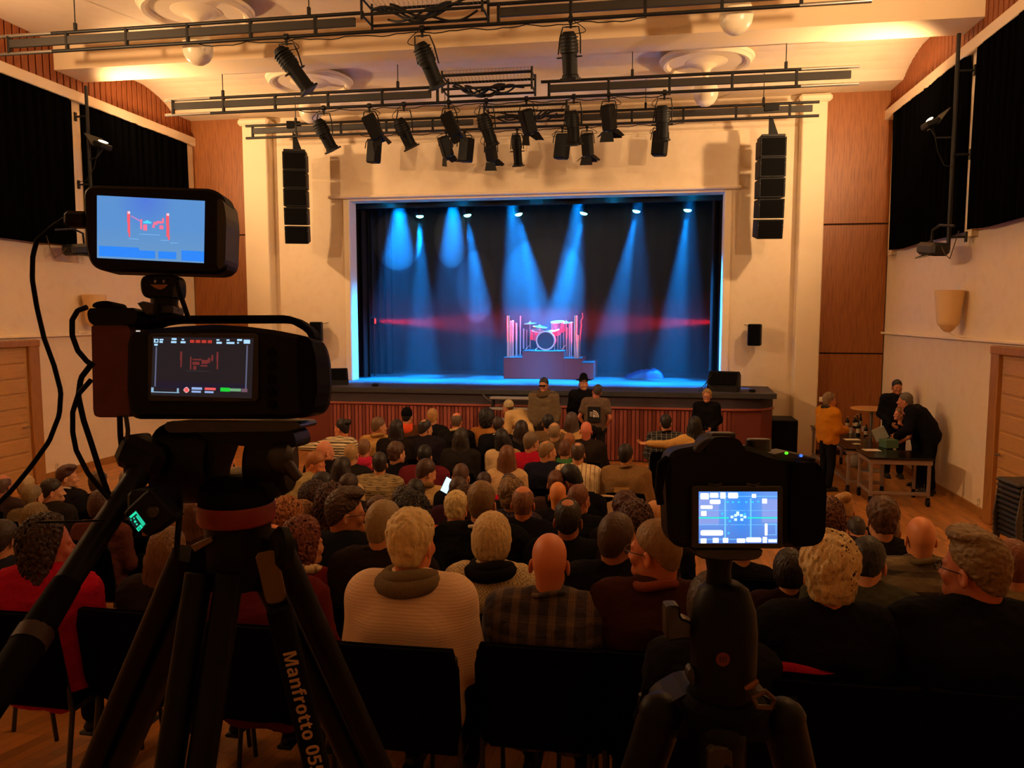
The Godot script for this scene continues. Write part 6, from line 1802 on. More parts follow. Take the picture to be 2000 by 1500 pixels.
	aud(1357, 813, "woman with black hair in a cream jumper", "laying an arm along the next chair", {hair = "long", col = "15100e", top = "d8aa62", pose = "armleft"})
	# ---- left block, beyond the big tripod
	aud(131, 909, "man with red brown hair and a white shirt", "turned right near the left door", {hair = "quiff", col = "4a2420", top = "1d181c", wear = "jacket", yaw = -58, collar = "d8c0a0", cw = 0.012})
	aud(193, 919, "person in a black jacket with two white stripes", "left of the tripod handle", {hair = "short", col = "5a4028", top = "15141a", wear = "jacket", yaw = -15})
	aud(250, 916, "person with grey hair", "seen past the tripod handle", {hair = "short", col = "8a7a66", top = "9a8058", z = 7.6})
	aud(102, 934, "man with short brown hair", "and a lit ear, turned right at the left", {hair = "short", col = "2c1d14", top = "2a2420", yaw = -48, pose = "broad"})
	aud(51, 929, "person with white hair", "under the hanging cable", {hair = "pixie", col = "c8a878", top = "8a6a4a", z = 6.9})
	aud(6, 926, "balding man with pinkish skin", "at the left edge of the photo", {hair = "horseshoe", col = "6a4a3a", top = "3a2a28", skin = "b87058"})
	aud(63, 945, "person with grey blond hair", "behind the white hair", {hair = "short", col = "8a744c", top = "6a5a40", z = 5.9})
	aud(70, 983, "person with olive blond hair", "and a tan jumper at the left", {hair = "bob", col = "7a6230", top = "7a6440", z = 4.3, pose = "broad"})
	aud(200, 956, "person with chestnut hair", "close to the tripod handle", {hair = "bob", col = "4a2a18", top = "5a3028", z = 5.0})
	aud(294, 939, "person with curly blond hair", "above the tilted controller", {hair = "curly", col = "c08a4c", top = "5a4030", z = 6.4})
	aud(335, 960, "person with pale curly hair", "right of the tilted controller", {hair = "curly", col = "c09464", top = "8a6040", z = 5.4})
	aud(385, 968, "woman with straight brown hair", "behind the red tripod collar", {hair = "long", col = "6a4224", top = "3a2620", z = 4.6})
	aud(440, 876, "pink bald man", "seen through the gap in the tripod head", {hair = "none", top = "c09a60", skin = "c87858", yaw = -20})
	aud(461, 911, "person in a grey flat cap", "seen through the tripod head", {hair = "flatcap", col = "6a6050", under = "7a6a54", top = "4a4034", yaw = -40})
	aud(446, 930, "blond person", "below the flat cap in the tripod gap", {hair = "short", col = "b08a58", top = "6a5a38"})
	aud(428, 858, "person in a navy jacket", "leaning away in the tripod gap", {hair = "crop", col = "3a2a20", top = "20243c", wear = "jacket", pose = "lean"})
	build_loose()

func coat_on(u: float, v: float, z: float, turn: float, label: String, m: Material, w := 0.5, h := 0.5):      # a garment hung over a chair back: chair and coat
	var p := at(u, v, z); p.y = rake(z)
	var c := chair(p, turn, "empty black chair hidden under the " + label.split(" over")[0])
	var rows := []
	var zt := 0.31
	for e in [[0.30, -0.02], [0.60, -0.02], [0.85, -0.015], [0.90, 0.02], [0.89, 0.05], [0.80, 0.08], [0.55, 0.10], [0.88 - h, 0.11]]:
		var ring := PackedVector3Array()
		for i in 25:
			var f := i / 24.0 * 2.0 - 1.0
			var fold: float = 0.016 * sin(f * 11.0 + p.x * 7.0) * clampf((0.9 - e[0]) * 4.0, 0.15, 1.0)
			ring.append(Vector3(f * w * 0.5 * (1.0 + 0.1 * (0.9 - e[0])), e[0] - 0.03 * f * f, zt + e[1] - 0.045 + fold))
		rows.append(ring)
	var top := rows.slice(3); 
	var mb := MB.new()
	var all := []
	for r in top: all.append(r)
	var back := []
	for k in range(top.size() - 1, -1, -1):
		var q := PackedVector3Array()
		for x: Vector3 in top[k]: q.append(x + Vector3(0, -0.006, -0.022))
		back.append(q)
	all.append_array(back); all.append(top[0])
	mb.rings(all, false, false)
	var o := lone("draped_coat", label, "coat", mb, m, p, "coats on chair backs")
	o.rotation.y = turn

func build_loose():
	coat_on(1068, 960, 7.2, 0.0, "cream coat hung over a chair back behind the bald heads", cloth_mat("c9a878"), 0.52, 0.62)
	coat_on(1202, 920, 7.6, 0.0, "quilted cream padded jacket hung over a chair left of the brown jumper", padded_mat(), 0.55, 0.7)
	coat_on(1185, 880, 9.2, 0.0, "pale knitted jumper bundled over a chair in front of the padded jacket", cloth_mat("c8a47c"), 0.5, 0.4)
	coat_on(1197, 862, 10.6, 0.0, "folded cream blanket hung over a chair near the stage steps", cloth_mat("d8b482"), 0.45, 0.45)
	coat_on(1221, 855, 11.0, 0.0, "dark grey coat with a pale fur edge hung over a chair back", cloth_mat("2a2420"), 0.46, 0.62)
	coat_on(1325, 862, 10.9, 0.0, "red tartan shawl hung over a chair under the outstretched cream arm", cloth_mat("7a2a20"), 0.5, 0.5)
	coat_on(600, 866, 9.6, 0.0, "grey wool coat hung over the chair under the striped arm", cloth_mat("8a7464"), 0.55, 0.5)
	coat_on(1500, 1205, 2.9, 0.0, "crumpled red jacket hung over the chair beside the shaggy white hair", cloth_mat("a01830"), 0.4, 0.3)
	# empty black chairs in view at the right
	for q in [[1262, 940, 8.4, "empty black chair with a small white tag right of the brown jumper"], [1272, 895, 9.9, "empty black chair behind the check shirt"]]:
		var p := at(q[0], q[1], q[2]); p.y = rake(q[2])
		chair(p, 0.0, q[3])
	# glowing phone
	var ph := at(872, 948, 6.9)
	var t := thing("phone", "phone with a glowing white screen held up in the audience", "phone", ph)
	var bs := Basis(Vector3.UP, 0.35) * Basis(Vector3(0, 0, 1), -0.55) * Basis(Vector3.RIGHT, -0.5)
	part("case", MB.new().box(Vector3.ZERO, Vector3(0.075, 0.155, 0.009), 0.003, bs), M.black, t)
	part("screen", MB.new().box(bs * Vector3(0, 0, 0.0055), Vector3(0.068, 0.146, 0.002), 0.0, bs), glow(Color(0.72, 0.9, 1.0), 1.6), t)
	# labels on chairs
	lone("paper_label", "cream paper label stuck on the brown jumper man's chair back", "label", MB.new().box(Vector3.ZERO, Vector3(0.155, 0.055, 0.004), 0.0, Basis(Vector3.RIGHT, -0.15)), cloth_mat("c09a5c"), at(1214, 957, 8.02))
	build_standing()
	# stacked chairs by the right door
	for k in 11:
		var c := chair(Vector3(4.5, 0.064 * k, -9.6) + Vector3(-0.006 * k, 0, 0.006 * k), PI * 0.5 + 0.1, "black stacking chair in the stack by the right door, %s" % ["at the very bottom", "second from the bottom", "third from the bottom", "fourth from the bottom", "fifth from the bottom", "in the exact middle", "fifth from the top", "fourth from the top", "third from the top", "second from the top", "topmost of all"][k], "chairs stacked by the right door")
		for q in c.get_children():
			if q.name.begins_with("seat") or q.name.begins_with("back"): q.material_override = dark_mat(0.02, 0.45, 0.5)
			else: q.material_override = mat(Color(0.30, 0.27, 0.24), 0.4, 0.5)

func padded_mat() -> StandardMaterial3D:
	var im := Image.create(8, 64, false, Image.FORMAT_RGB8)
	for y in 64:
		var f := absf(sin(PI * y / 32.0))
		im.fill_rect(Rect2i(0, y, 8, 1), Color(0.35 + 0.65 * sqrt(f), 0, 0))
	var m := StandardMaterial3D.new()
	m.albedo_color = Color("d8b478"); m.roughness = 0.7
	m.heightmap_enabled = true; m.heightmap_texture = ImageTexture.create_from_image(im); m.heightmap_scale = 2.5
	m.uv1_triplanar = true; m.uv1_scale = Vector3.ONE * 8.0
	return m

# ------------------------------------------------------------------ people standing by the stage and at the table
func stander(u: float, v: float, z: float, label: String, o: Dictionary) -> Node3D:
	var j := pose_of(o.pose)
	var p := at(u, v, z)
	var hat: float = o.get("hatup", 0.0)
	var s := clampf(p.y / (j.head.y + 0.228 + hat), 0.86, 1.12)
	o["s"] = s
	var turn := deg_to_rad(o.get("turn", 0.0))
	var off: Vector3 = Basis(Vector3.UP, turn) * Vector3(0, 0, j.head.z * s)
	return person(label, Vector3(p.x - off.x, 0, p.z - off.z), o)

func build_standing():
	stander(1062, 737, 14.3, "standing man in a banded brown and black jumper facing the audience", {pose = "stand_man", turn = 172, top = "band", hair = "short", col = "1a1412", skin = "b07050", shades = true, collar = "5b4a36", cw = 0.04, collar_name = "cowl", legs = "3a3028", fat = 0.03})
	stander(1140, 733, 14.7, "standing man in black with a black brimmed hat and beard", {pose = "stand_man", turn = 195, top = "121216", hair = "hat", col = "0c0c0e", under = "1a1412", skin = "b87a5c", hatup = 0.01, fat = 0.02, collar = "121216", cw = 0.014})
	var t := stander(1164, 750, 14.2, "person in a grey tee with a white emblem on the back", {pose = "stand_hips", turn = -6, top = "6a5648", hair = "short", col = "3a2c28", skin = "b46a4a", sleeves = 0.0, wear = "shirt", roll = -14, pitch = 6, legs = "201f1e", fat = 0.02, yaw = 20})
	emblem(t)
	stander(992, 782, 14.6, "person in a cream jumper and pale knitted cap bending down by the steps", {pose = "stand_stoop", turn = 62, top = "dab478", hair = "beanie", col = "b8a67c", under = "4a3020", skin = "b87a5c", fat = 0.03})
	stander(1381, 760, 14.6, "woman with short blond hair in black standing at the stage front", {pose = "stand_front", turn = 168, top = "121114", hair = "pixie", col = "a8854c", glasses = true, skin = "c08060", fat = 0.02})
	# round the serving table
	stander(1621, 767, 13.7, "woman in a mustard yellow jacket pouring at the serving table", {pose = "stand_pour", turn = -70, top = "c8801c", wear = "jacket", hair = "pixie", col = "8a7050", skin = "b8734e", fat = 0.035, legs = "15151a", collar = "3a3430", cw = 0.03, collar_name = "scarf"})
	stander(1753, 741, 15.0, "man with dark hair and a beard standing by the back wall", {pose = "stand_front", turn = 178, top = "141317", hair = "short", col = "17110f", skin = "a8663e", fat = 0.02})
	stander(1768, 766, 13.85, "grey haired man in a black jacket bowed over the cash box", {pose = "stand_bend", turn = 62, top = "111013", wear = "jacket", hair = "short", col = "6a6054", skin = "b8704a", fat = 0.03, legs = "101014"})
	stander(1758, 796, 14.15, "woman with blond hair in a black tee handling the cash box", {pose = "stand_bend", turn = 95, top = "121114", wear = "shirt", sleeves = 0.0, hair = "pixie", col = "9a6a3a", skin = "c8805a", fat = 0.01, legs = "141416"})

func emblem(t: Node3D):
	# black square with a white half dome of three bands and three short lines of lettering, printed on the back of the tee
	var im := Image.create(128, 128, false, Image.FORMAT_RGB8)
	im.fill(Color("121214"))
	var w := Color("d8ccc0")
	for x in 128:
		for y in 128:
			var d := Vector2(x - 54, y - 88).length()
			if x >= 54 and y <= 88 and x < 116 and ((d < 60 and d > 48) or (d < 43 and d > 32) or (d < 27)): im.set_pixel(x, y, w)
	for k in 3: im.fill_rect(Rect2i(22, 44 + k * 15, 28, 9), w)
	for k in 3:
		for c in 4: im.fill_rect(Rect2i(28 + c * 6, 44 + k * 15, 1, 9), Color("121214"))
	var m := img_mat(im, 0.9)
	var mb := MB.new()
	mb.quad_uv(Vector3(-0.12, 1.36, 0.192), Vector3(0.12, 1.36, 0.192), Vector3(0.12, 1.08, 0.192), Vector3(-0.12, 1.08, 0.192))
	mb.box(Vector3(0, 1.22, 0.175), Vector3(0.24, 0.28, 0.03), 0.004)
	part("emblem", mb, m, t)

# ------------------------------------------------------------------ the two cameras on their tripods, close to the lens
func near(u: float, v: float, d: float) -> Vector3:      # the point d metres deep along the lens axis
	return EYE + CB * Vector3((u - 1000.0) / FPX * d, (750.0 - v) / FPX * d, -d)

func outline(pts: Array, u0: float, v0: float, s: float) -> PackedVector2Array:
	var o := PackedVector2Array()
	for i in range(0, pts.size(), 2): o.append(Vector2((pts[i] - u0) * s, (v0 - pts[i + 1]) * s))
	return o

func soften(pg: PackedVector2Array, times := 2) -> PackedVector2Array:     # rounds the corners of an outline
	for k in times:
		var o := PackedVector2Array()
		for i in pg.size():
			var a := pg[i]; var b := pg[(i + 1) % pg.size()]
			var l := a.distance_to(b)
			var t := clampf(0.004 / maxf(l, 1e-5), 0.0, 0.25) if k == 0 else 0.25
			if k > 0 and l > 0.012: t = 0.0
			if t > 0.0: o.append(a.lerp(b, t)); o.append(a.lerp(b, 1.0 - t))
			else: o.append(a); o.append(b)
		var c := PackedVector2Array()
		for p in o:
			if c.is_empty() or c[-1].distance_to(p) > 0.0004: c.append(p)
		if c.size() > 1 and c[0].distance_to(c[-1]) < 0.0004: c.remove_at(c.size() - 1)
		pg = c
	return pg

func build_cameras():
	var body := dark_mat(0.0022, 0.45, 0.25)
	var matte := dark_mat(0.0025, 0.7, 0.15)
	var edge := dark_mat(0.012, 0.35, 0.5)
	build_monitor(body, edge)
	build_cine_camera(body, matte, edge)
	build_big_tripod(body, matte, edge)
	build_controller(body)
	build_still_camera(body, matte, edge)
	build_small_tripod(body, matte, edge)
	build_cables()

func build_monitor(body, edge):
	var d := 0.83; var s := d / FPX; var u0 := 300.0; var v0 := 450.0
	var t := thing("field_monitor", "black field monitor with a bright blue picture on top of the left camera", "monitor", near(u0, v0, d))
	t.basis = CB * Basis(Vector3(0, 0, 1), deg_to_rad(-1.6))
	var pg := soften(outline([180, 366, 412, 366, 432, 376, 441, 392, 446, 515, 444, 526, 430, 533, 205, 533, 182, 522, 172, 495, 163, 385, 168, 372], u0, v0, s))
	part("housing", MB.new().prism(pg, 0.032, Transform3D(Basis(), Vector3(0, 0, 0.004)), 0.003), body, t)
	part("right_grip", MB.new().prism(soften(outline([428, 385, 441, 392, 447, 430, 447, 512, 440, 524, 431, 522], u0, v0, s)), 0.04, Transform3D(Basis(), Vector3(0, 0, 0.008)), 0.002), edge, t)
	var im := Image.create(213, 122, false, Image.FORMAT_RGB8)
	for y in 122:
		for x in 213:
			var c := Color(0.34, 0.56, 0.80).lerp(Color(0.30, 0.47, 0.84), clampf(1.0 - Vector2(x - 95, y - 5).length() / 60.0, 0, 1))
			im.set_pixel(x, y, c.lerp(Color(0.40, 0.58, 0.76), clampf((y - 60) / 60.0, 0, 1)))
	for r in [[4, 98, 80, 5], [4, 103, 112, 15], [122, 103, 36, 14], [168, 99, 45, 20]]: im.fill_rect(Rect2i(r[0], r[1], r[2], r[3]), Color(0.16, 0.52, 0.96))
	for r in [[60, 28, 6, 22], [61, 50, 5, 20], [63, 70, 3, 8], [137, 28, 6, 24], [138, 52, 6, 22], [141, 72, 4, 8]]: im.fill_rect(Rect2i(r[0], r[1], r[2], r[3]), Color(0.98, 0.36, 0.42))
	im.fill_rect(Rect2i(61, 28, 5, 5), Color(1, 0.8, 0.85)); im.fill_rect(Rect2i(138, 28, 5, 5), Color(1, 0.8, 0.85))
	for k in 9: im.fill_rect(Rect2i(68 + k * 2, 36 + k, 2, 3), Color(0.75, 0.5, 0.75))
	for r in [[86, 42, 4, 20], [92, 52, 8, 12], [112, 46, 8, 6], [118, 44, 12, 5], [124, 52, 8, 8], [110, 52, 5, 6], [129, 38, 4, 10]]: im.fill_rect(Rect2i(r[0], r[1], r[2], r[3]), Color(0.95, 0.45, 0.58))
	for r in [[92, 46, 16, 4], [97, 44, 6, 2]]: im.fill_rect(Rect2i(r[0], r[1], r[2], r[3]), Color(0.3, 0.85, 1.0))
	for r in [[84, 71, 41, 1], [63, 81, 20, 1], [127, 81, 16, 1], [146, 85, 15, 1]]: im.fill_rect(Rect2i(r[0], r[1], r[2], r[3]), Color(0.5, 0.75, 0.95))
	var q := func(u, v): return Vector3((u - u0) * s, (v0 - v) * s, 0.0046)
	part("screen", MB.new().quad_uv(q.call(192, 386.5), q.call(402, 391.5), q.call(403.5, 512.5), q.call(195.5, 508)), img_mat(im, 0.3, 0.95), t)
	part("side_knob", MB.new().box(q.call(146, 431) + Vector3(0, 0, -0.012), Vector3(0.026, 0.017, 0.02), 0.004), body, t)
	# tilting mount
	var m := thing("monitor_mount", "black tilting mount with a slotted hinge under the field monitor", "mount", near(312, 570, d))
	m.basis = CB
	var w := func(u, v): return Vector3((u - 312) * s, (570 - v) * s, 0.0)
	part("hinge", MB.new().prism(soften(outline([284, 536, 342, 536, 350, 548, 350, 575, 345, 583, 285, 583, 274, 572, 272, 545], 312, 570, s)), 0.02, Transform3D(Basis(), Vector3(0, 0, 0.0)), 0.002), body, m)
	part("slot_light_patch", MB.new().prism(outline([294, 556, 329, 556, 322, 563, 314, 566, 304, 563], 312, 570, s), 0.001, Transform3D(Basis(), Vector3(0, 0, 0.0012))), mat(Color(0.55, 0.36, 0.2), 0.6), m)  # flat tan patch; the light showing through the hinge is put into its colour
	for e in [303, 320]: part("screw", MB.new().blob(w.call(e, 550), Vector3(0.0015, 0.002, 0.001), Basis(), 8), M.steel, m)
	part("neck", MB.new().lathe([Vector2(0, -0.022), Vector2(0.014, -0.022), Vector2(0.016, -0.012), Vector2(0.014, -0.006), Vector2(0.014, 0), Vector2(0, 0)], Transform3D(Basis(), w.call(313, 582) + Vector3(0, 0, -0.01)), 18), body, m)
	part("base", MB.new().box(w.call(313, 606) + Vector3(0, 0, -0.01), Vector3(0.031, 0.010, 0.03), 0.002), edge, m)
	part("tilt_lever", MB.new().box(w.call(347, 572) + Vector3(0, 0, 0.002), Vector3(0.008, 0.014, 0.008), 0.002), edge, m)

func build_cine_camera(body, matte, edge):
	var d := 0.80; var s := d / FPX; var u0 := 430.0; var v0 := 720.0
	var t := thing("cinema_camera", "black cinema camera with a lit rear screen on the left tripod", "camera", near(u0, v0, d))
	t.basis = CB
	var xf := func(z): return Transform3D(Basis(), Vector3(0, 0, z))
	part("body", MB.new().prism(soften(outline([246, 664, 258, 648, 300, 641, 360, 636, 420, 633, 480, 637, 540, 645, 590, 655, 608, 668, 617, 700, 620, 760, 614, 800, 600, 815, 560, 819, 262, 819, 250, 808, 244, 760], u0, v0, s)), 0.07, xf.call(0.0), 0.005), body, t)
	part("top_bar", MB.new().prism(soften(outline([258, 634, 285, 618, 310, 614, 552, 613, 575, 620, 604, 642, 610, 662, 598, 660, 590, 646, 560, 629, 540, 626, 320, 627, 290, 632, 268, 645], u0, v0, s), 1), 0.03, xf.call(-0.012), 0.002), matte, t)
	part("handgrip", MB.new().prism(soften(outline([585, 655, 612, 660, 623, 700, 626, 760, 618, 800, 600, 812, 590, 800], u0, v0, s)), 0.055, xf.call(0.012), 0.006), matte, t)
	part("screen_bezel", MB.new().prism(rrect(216 * s, 134 * s, 0.004, Vector2((398 - u0) * s, (v0 - 718) * s)), 0.004, xf.call(0.003), 0.001), mat(Color(0.008, 0.008, 0.009), 0.2), t)
	var im := Image.create(200, 118, false, Image.FORMAT_RGB8)
	im.fill(Color(0.10, 0.095, 0.115))
	im.fill_rect(Rect2i(10, 90, 180, 14), Color(0.085, 0.08, 0.16))
	var pale := Color(0.66, 0.84, 0.97)
	for r in [[2, 4, 9, 8], [13, 4, 8, 3], [13, 8, 7, 4], [37, 2, 10, 4], [36, 8, 11, 4], [57, 3, 5, 3], [55, 8, 10, 4], [126, 3, 6, 3], [126, 8, 11, 4], [146, 3, 6, 3], [146, 8, 16, 4], [167, 2, 10, 4], [167, 8, 4, 3], [180, 3, 13, 8], [3, 14, 7, 4]]: im.fill_rect(Rect2i(r[0], r[1], r[2], r[3]), pale)
	im.fill_rect(Rect2i(5, 6, 4, 4), Color(0.10, 0.14, 0.2))
	for k in 11: im.fill_rect(Rect2i(74 + k * 4, 5, 3, 6), Color(0.85, 0.24, 0.18) if k % 3 != 2 else Color(0.45, 0.12, 0.1))
	for r in [[6, 20, 3, 80], [186, 14, 3, 88]]: im.fill_rect(Rect2i(r[0], r[1], r[2], r[3]), Color(0.34, 0.36, 0.46))
	for r in [[0, 110, 56, 2], [0, 102, 5, 8], [51, 102, 4, 8]]: im.fill_rect(Rect2i(r[0], r[1], r[2], r[3]), pale.darkened(0.2))
	for y in 12:
		for x in 12:
			if Vector2(x - 5.5, y - 5.5).length() < 5.6: im.set_pixel(64 + x, 99 + y, Color(0.98, 0.36, 0.36) if Vector2(x - 5.5, y - 5.5).length() < 4.4 else Color(0.95, 0.8, 0.8))
	for r in [[80, 99, 21, 5], [80, 106, 19, 4], [106, 106, 18, 4]]: im.fill_rect(Rect2i(r[0], r[1], r[2], r[3]), Color(0.55, 0.66, 0.85))
	im.fill_rect(Rect2i(106, 99, 22, 5), Color(0.9, 0.34, 0.34))
	im.fill_rect(Rect2i(137, 98, 19, 8), Color(0.08, 0.78, 0.2)); im.fill_rect(Rect2i(156, 99, 22, 6), Color(0.42, 0.62, 0.46)); im.fill_rect(Rect2i(179, 99, 12, 7), Color(0.42, 0.3, 0.36))
	for r in [[55, 28, 4, 18], [56, 46, 3, 14], [127, 28, 4, 18], [128, 46, 3, 16], [75, 38, 3, 26], [80, 42, 18, 3], [80, 48, 14, 6], [98, 44, 12, 8], [110, 40, 5, 10], [117, 34, 4, 12], [82, 56, 6, 8], [96, 54, 14, 3]]: im.fill_rect(Rect2i(r[0], r[1], r[2], r[3]), Color(0.42, 0.16, 0.16))
	im.fill_rect(Rect2i(66, 66, 48, 1), Color(0.22, 0.2, 0.22))
	var q := func(u, v): return Vector3((u - u0) * s, (v0 - v) * s, 0.0036)
	part("screen", MB.new().quad_uv(q.call(302, 658), q.call(498, 661), q.call(494, 778), q.call(298, 772)), img_mat(im, 0.3, 1.0), t)
	part("indicator", MB.new().box(q.call(273, 647), Vector3(0.004, 0.0015, 0.001)), glow(Color(0.8, 0.75, 0.7), 0.8), t)
	for k in 5: part("button", MB.new().lathe([Vector2(0, 0), Vector2(0.0045, 0), Vector2(0.004, 0.0015), Vector2(0, 0.0015)], Transform3D(Basis(Vector3.RIGHT, PI / 2), q.call(532, 690 + k * 25)), 14), matte, t)
	part("lens", MB.new().lathe([Vector2(0, 0), Vector2(0.036, 0), Vector2(0.036, 0.05), Vector2(0.040, 0.055), Vector2(0.040, 0.11), Vector2(0.034, 0.115), Vector2(0, 0.11)], Transform3D(Basis(Vector3.RIGHT, -PI / 2), Vector3((440 - u0) * s, 0.0, -0.068)), 28), matte, t)
	# battery grip on the left with its dark red case
	var gr := part("battery_case", MB.new().prism(soften(outline([168, 630, 245, 634, 247, 810, 240, 816, 178, 816, 172, 808], u0, v0, s)), 0.05, xf.call(-0.01), 0.004), mat(Color(0.30, 0.06, 0.07), 0.6), t)
	part("top_plate", MB.new().prism(soften(outline([162, 601, 262, 600, 262, 632, 168, 634], u0, v0, s)), 0.04, xf.call(-0.006), 0.003), body, gr)
	part("clamp_knob", MB.new().prism(soften(outline([170, 600, 175, 588, 205, 585, 213, 592, 213, 601], u0, v0, s)), 0.03, xf.call(-0.008), 0.003), matte, gr)
	part("cold_shoe", MB.new().prism(outline([258, 590, 270, 586, 291, 590, 288, 612, 276, 613], u0, v0, s), 0.02, xf.call(-0.01), 0.001), edge, t)

func build_big_tripod(body, matte, edge):
	var d := 0.80
	var foot := near(465, 1060, d); foot.y = rake(-foot.z)
	var t := thing("camera_tripod", "large black video tripod with a red collar and fluid head under the cinema camera", "tripod", foot)
	var P := func(u, v, dd): return near(u, v, dd) - foot
	var s := d / FPX
	var hb := func(u0, v0, u1, v1, dz, dp, bev): return MB.new().box(P.call((u0 + u1) / 2.0, (v0 + v1) / 2.0, d + dz + dp / 2), Vector3((u1 - u0) * s, (v1 - v0) * s, dp), bev, CB)
	var mk := func(pts, z, dp): return MB.new().prism(soften(outline(pts, 465, 900, s)), dp, Transform3D(CB, P.call(465, 900, d + z)), 0.002)
	part("quick_plate", mk.call([318, 823, 585, 823, 590, 836, 560, 842, 322, 844], 0.01, 0.07), edge, t)
	var head := part("fluid_head", mk.call([322, 838, 500, 836, 575, 840, 582, 872, 560, 880, 535, 885, 532, 930, 545, 966, 540, 976, 495, 976, 490, 930, 488, 872, 430, 866, 418, 900, 400, 950, 360, 948, 325, 915, 318, 880], 0.015, 0.06), body, t)
	part("left_drum", MB.new().lathe([Vector2(0, -0.03), Vector2(0.040, -0.03), Vector2(0.045, -0.02), Vector2(0.045, 0.02), Vector2(0.040, 0.03), Vector2(0, 0.03)], Transform3D(CB * Basis(Vector3(0, 0, 1), PI / 2), P.call(372, 902, d + 0.045)), 28), body, head)
	part("right_drum", MB.new().lathe([Vector2(0, -0.022), Vector2(0.030, -0.022), Vector2(0.035, -0.014), Vector2(0.035, 0.016), Vector2(0.03, 0.022), Vector2(0, 0.022)], Transform3D(CB * Basis(Vector3(0, 0, 1), PI / 2), P.call(530, 905, d + 0.045)), 28), body, head)
	part("tilt_knob", MB.new().lathe([Vector2(0, 0), Vector2(0.014, 0), Vector2(0.018, 0.006), Vector2(0.018, 0.02), Vector2(0.012, 0.026), Vector2(0, 0.026)], Transform3D(CB * Basis(Vector3(0, 0, 1), -PI / 2), P.call(530, 895, d + 0.02)), 20), edge, head)
	part("lever", MB.new().tube([P.call(560, 905, d + 0.01), P.call(575, 925, d), P.call(584, 935, d)], [0.007, 0.006, 0.005], 10), mat(Color(0.10, 0.03, 0.03), 0.5), head)
	part("counterbalance", hb.call(500, 845, 572, 880, 0.02, 0.05, 0.004), matte, head)
	var yu := CB * Basis()
	part("bowl", MB.new().lathe([Vector2(0, -0.006), Vector2(0.036, -0.006), Vector2(0.041, 0.004), Vector2(0.038, 0.016), Vector2(0.026, 0.024), Vector2(0, 0.026)], Transform3D(Basis(), P.call(463, 978, d + 0.03)), 32), matte, t)
	part("red_collar", MB.new().lathe([Vector2(0.0, -0.011), Vector2(0.0385, -0.011), Vector2(0.0405, -0.008), Vector2(0.0405, 0.007), Vector2(0.039, 0.010), Vector2(0.0, 0.010)], Transform3D(Basis(), P.call(462, 998, d + 0.03)), 40), mat(Color(0.42, 0.015, 0.045), 0.45), t)
	part("apex", MB.new().lathe([Vector2(0, -0.07), Vector2(0.030, -0.07), Vector2(0.036, -0.045), Vector2(0.034, -0.005), Vector2(0.036, 0.0), Vector2(0, 0.0)], Transform3D(Basis(), P.call(465, 1018, d + 0.03)), 28), body, t)
	part("apex_shoulder", mk.call([372, 1072, 392, 1060, 420, 1050, 505, 1050, 540, 1062, 560, 1085, 556, 1120, 520, 1160, 400, 1160, 366, 1120], 0.015, 0.05), matte, t)
	# legs: down to the ramp
	var apex: Vector3 = P.call(465, 1085, d + 0.03)
	for l in [[Vector3(-0.045, 0.0, 0.0), Vector3(-0.78, -apex.y + 0.1, -0.20), 0.020, "left"], [Vector3(0.03, 0.0, -0.01), Vector3(0.33, -apex.y + 0.12, -0.45), 0.019, "right"], [Vector3(-0.01, -0.01, 0.03), Vector3(-0.10, -apex.y - 0.10, 0.42), 0.020, "front"]]:
		var a: Vector3 = apex + l[0]; var b: Vector3 = apex + l[1]
		var bs := CB * Vector3(1, 0, 0)
		var leg := part("leg", MB.new().tube([a - bs * 0.016, a.lerp(b, 0.5) - bs * 0.016], l[2] * 0.72, 12).tube([a + bs * 0.016, a.lerp(b, 0.5) + bs * 0.016], l[2] * 0.72, 12), body, t)
		part("lower_tube", MB.new().tube([a.lerp(b, 0.3), b], l[2] * 0.62, 12), matte, leg)
		part("rubber_foot", MB.new().blob(b + Vector3(0, 0.015, 0), Vector3(0.025, 0.02, 0.025), Basis(), 10), M.black, leg)
		part("leg_clamp", MB.new().box(a.lerp(b, 0.5), Vector3(0.075, 0.05, 0.045), 0.008), edge, leg)
		if l[3] == "right":
			# lettering down the leg
			var tm := TextMesh.new(); tm.text = "Manfrotto 055"; tm.font_size = 64; tm.pixel_size = 0.00028; tm.depth = 0.0004
			var sf := SystemFont.new(); sf.font_names = PackedStringArray(["Droid Sans"]); sf.font_weight = 700; tm.font = sf
			var tx := part("lettering", tm, mat(Color(0.62, 0.50, 0.36), 0.6), leg)
			var p0: Vector3 = P.call(568, 1288, 0.742); var p1: Vector3 = P.call(617, 1496, 0.742)
			var dir := (p1 - p0).normalized()
			var nrm := (CB * Vector3(0, 0, 1)); nrm = (nrm - dir * nrm.dot(dir)).normalized()
			var upv := nrm.cross(dir)
			tx.transform = Transform3D(Basis(dir, upv, nrm), (p0 + p1) / 2 )
			part("outer_sleeve", MB.new().tube([P.call(545, 1190, 0.765), P.call(600, 1420, 0.765), P.call(660, 1670, 0.765)], 0.0125, 16), matte, leg)
	# bronze flip lock plate and round knob at the right shoulder
	part("flip_lock", MB.new().prism(soften(outline([497, 1084, 534, 1076, 541, 1090, 556, 1165, 551, 1176, 524, 1180, 517, 1170], 525, 1128, s), 1), 0.006, Transform3D(CB, P.call(525, 1128, d - 0.03)), 0.0012), mat(Color(0.34, 0.26, 0.13), 0.35, 0.6), t)
	part("lock_knob", MB.new().lathe([Vector2(0, -0.006), Vector2(0.021, -0.004), Vector2(0.022, 0.004), Vector2(0.016, 0.010), Vector2(0, 0.011)], Transform3D(CB * Basis(Vector3.UP, 0.6) * Basis(Vector3(0, 0, 1), PI / 2) , P.call(554, 1070, d - 0.02)), 24), body, t)
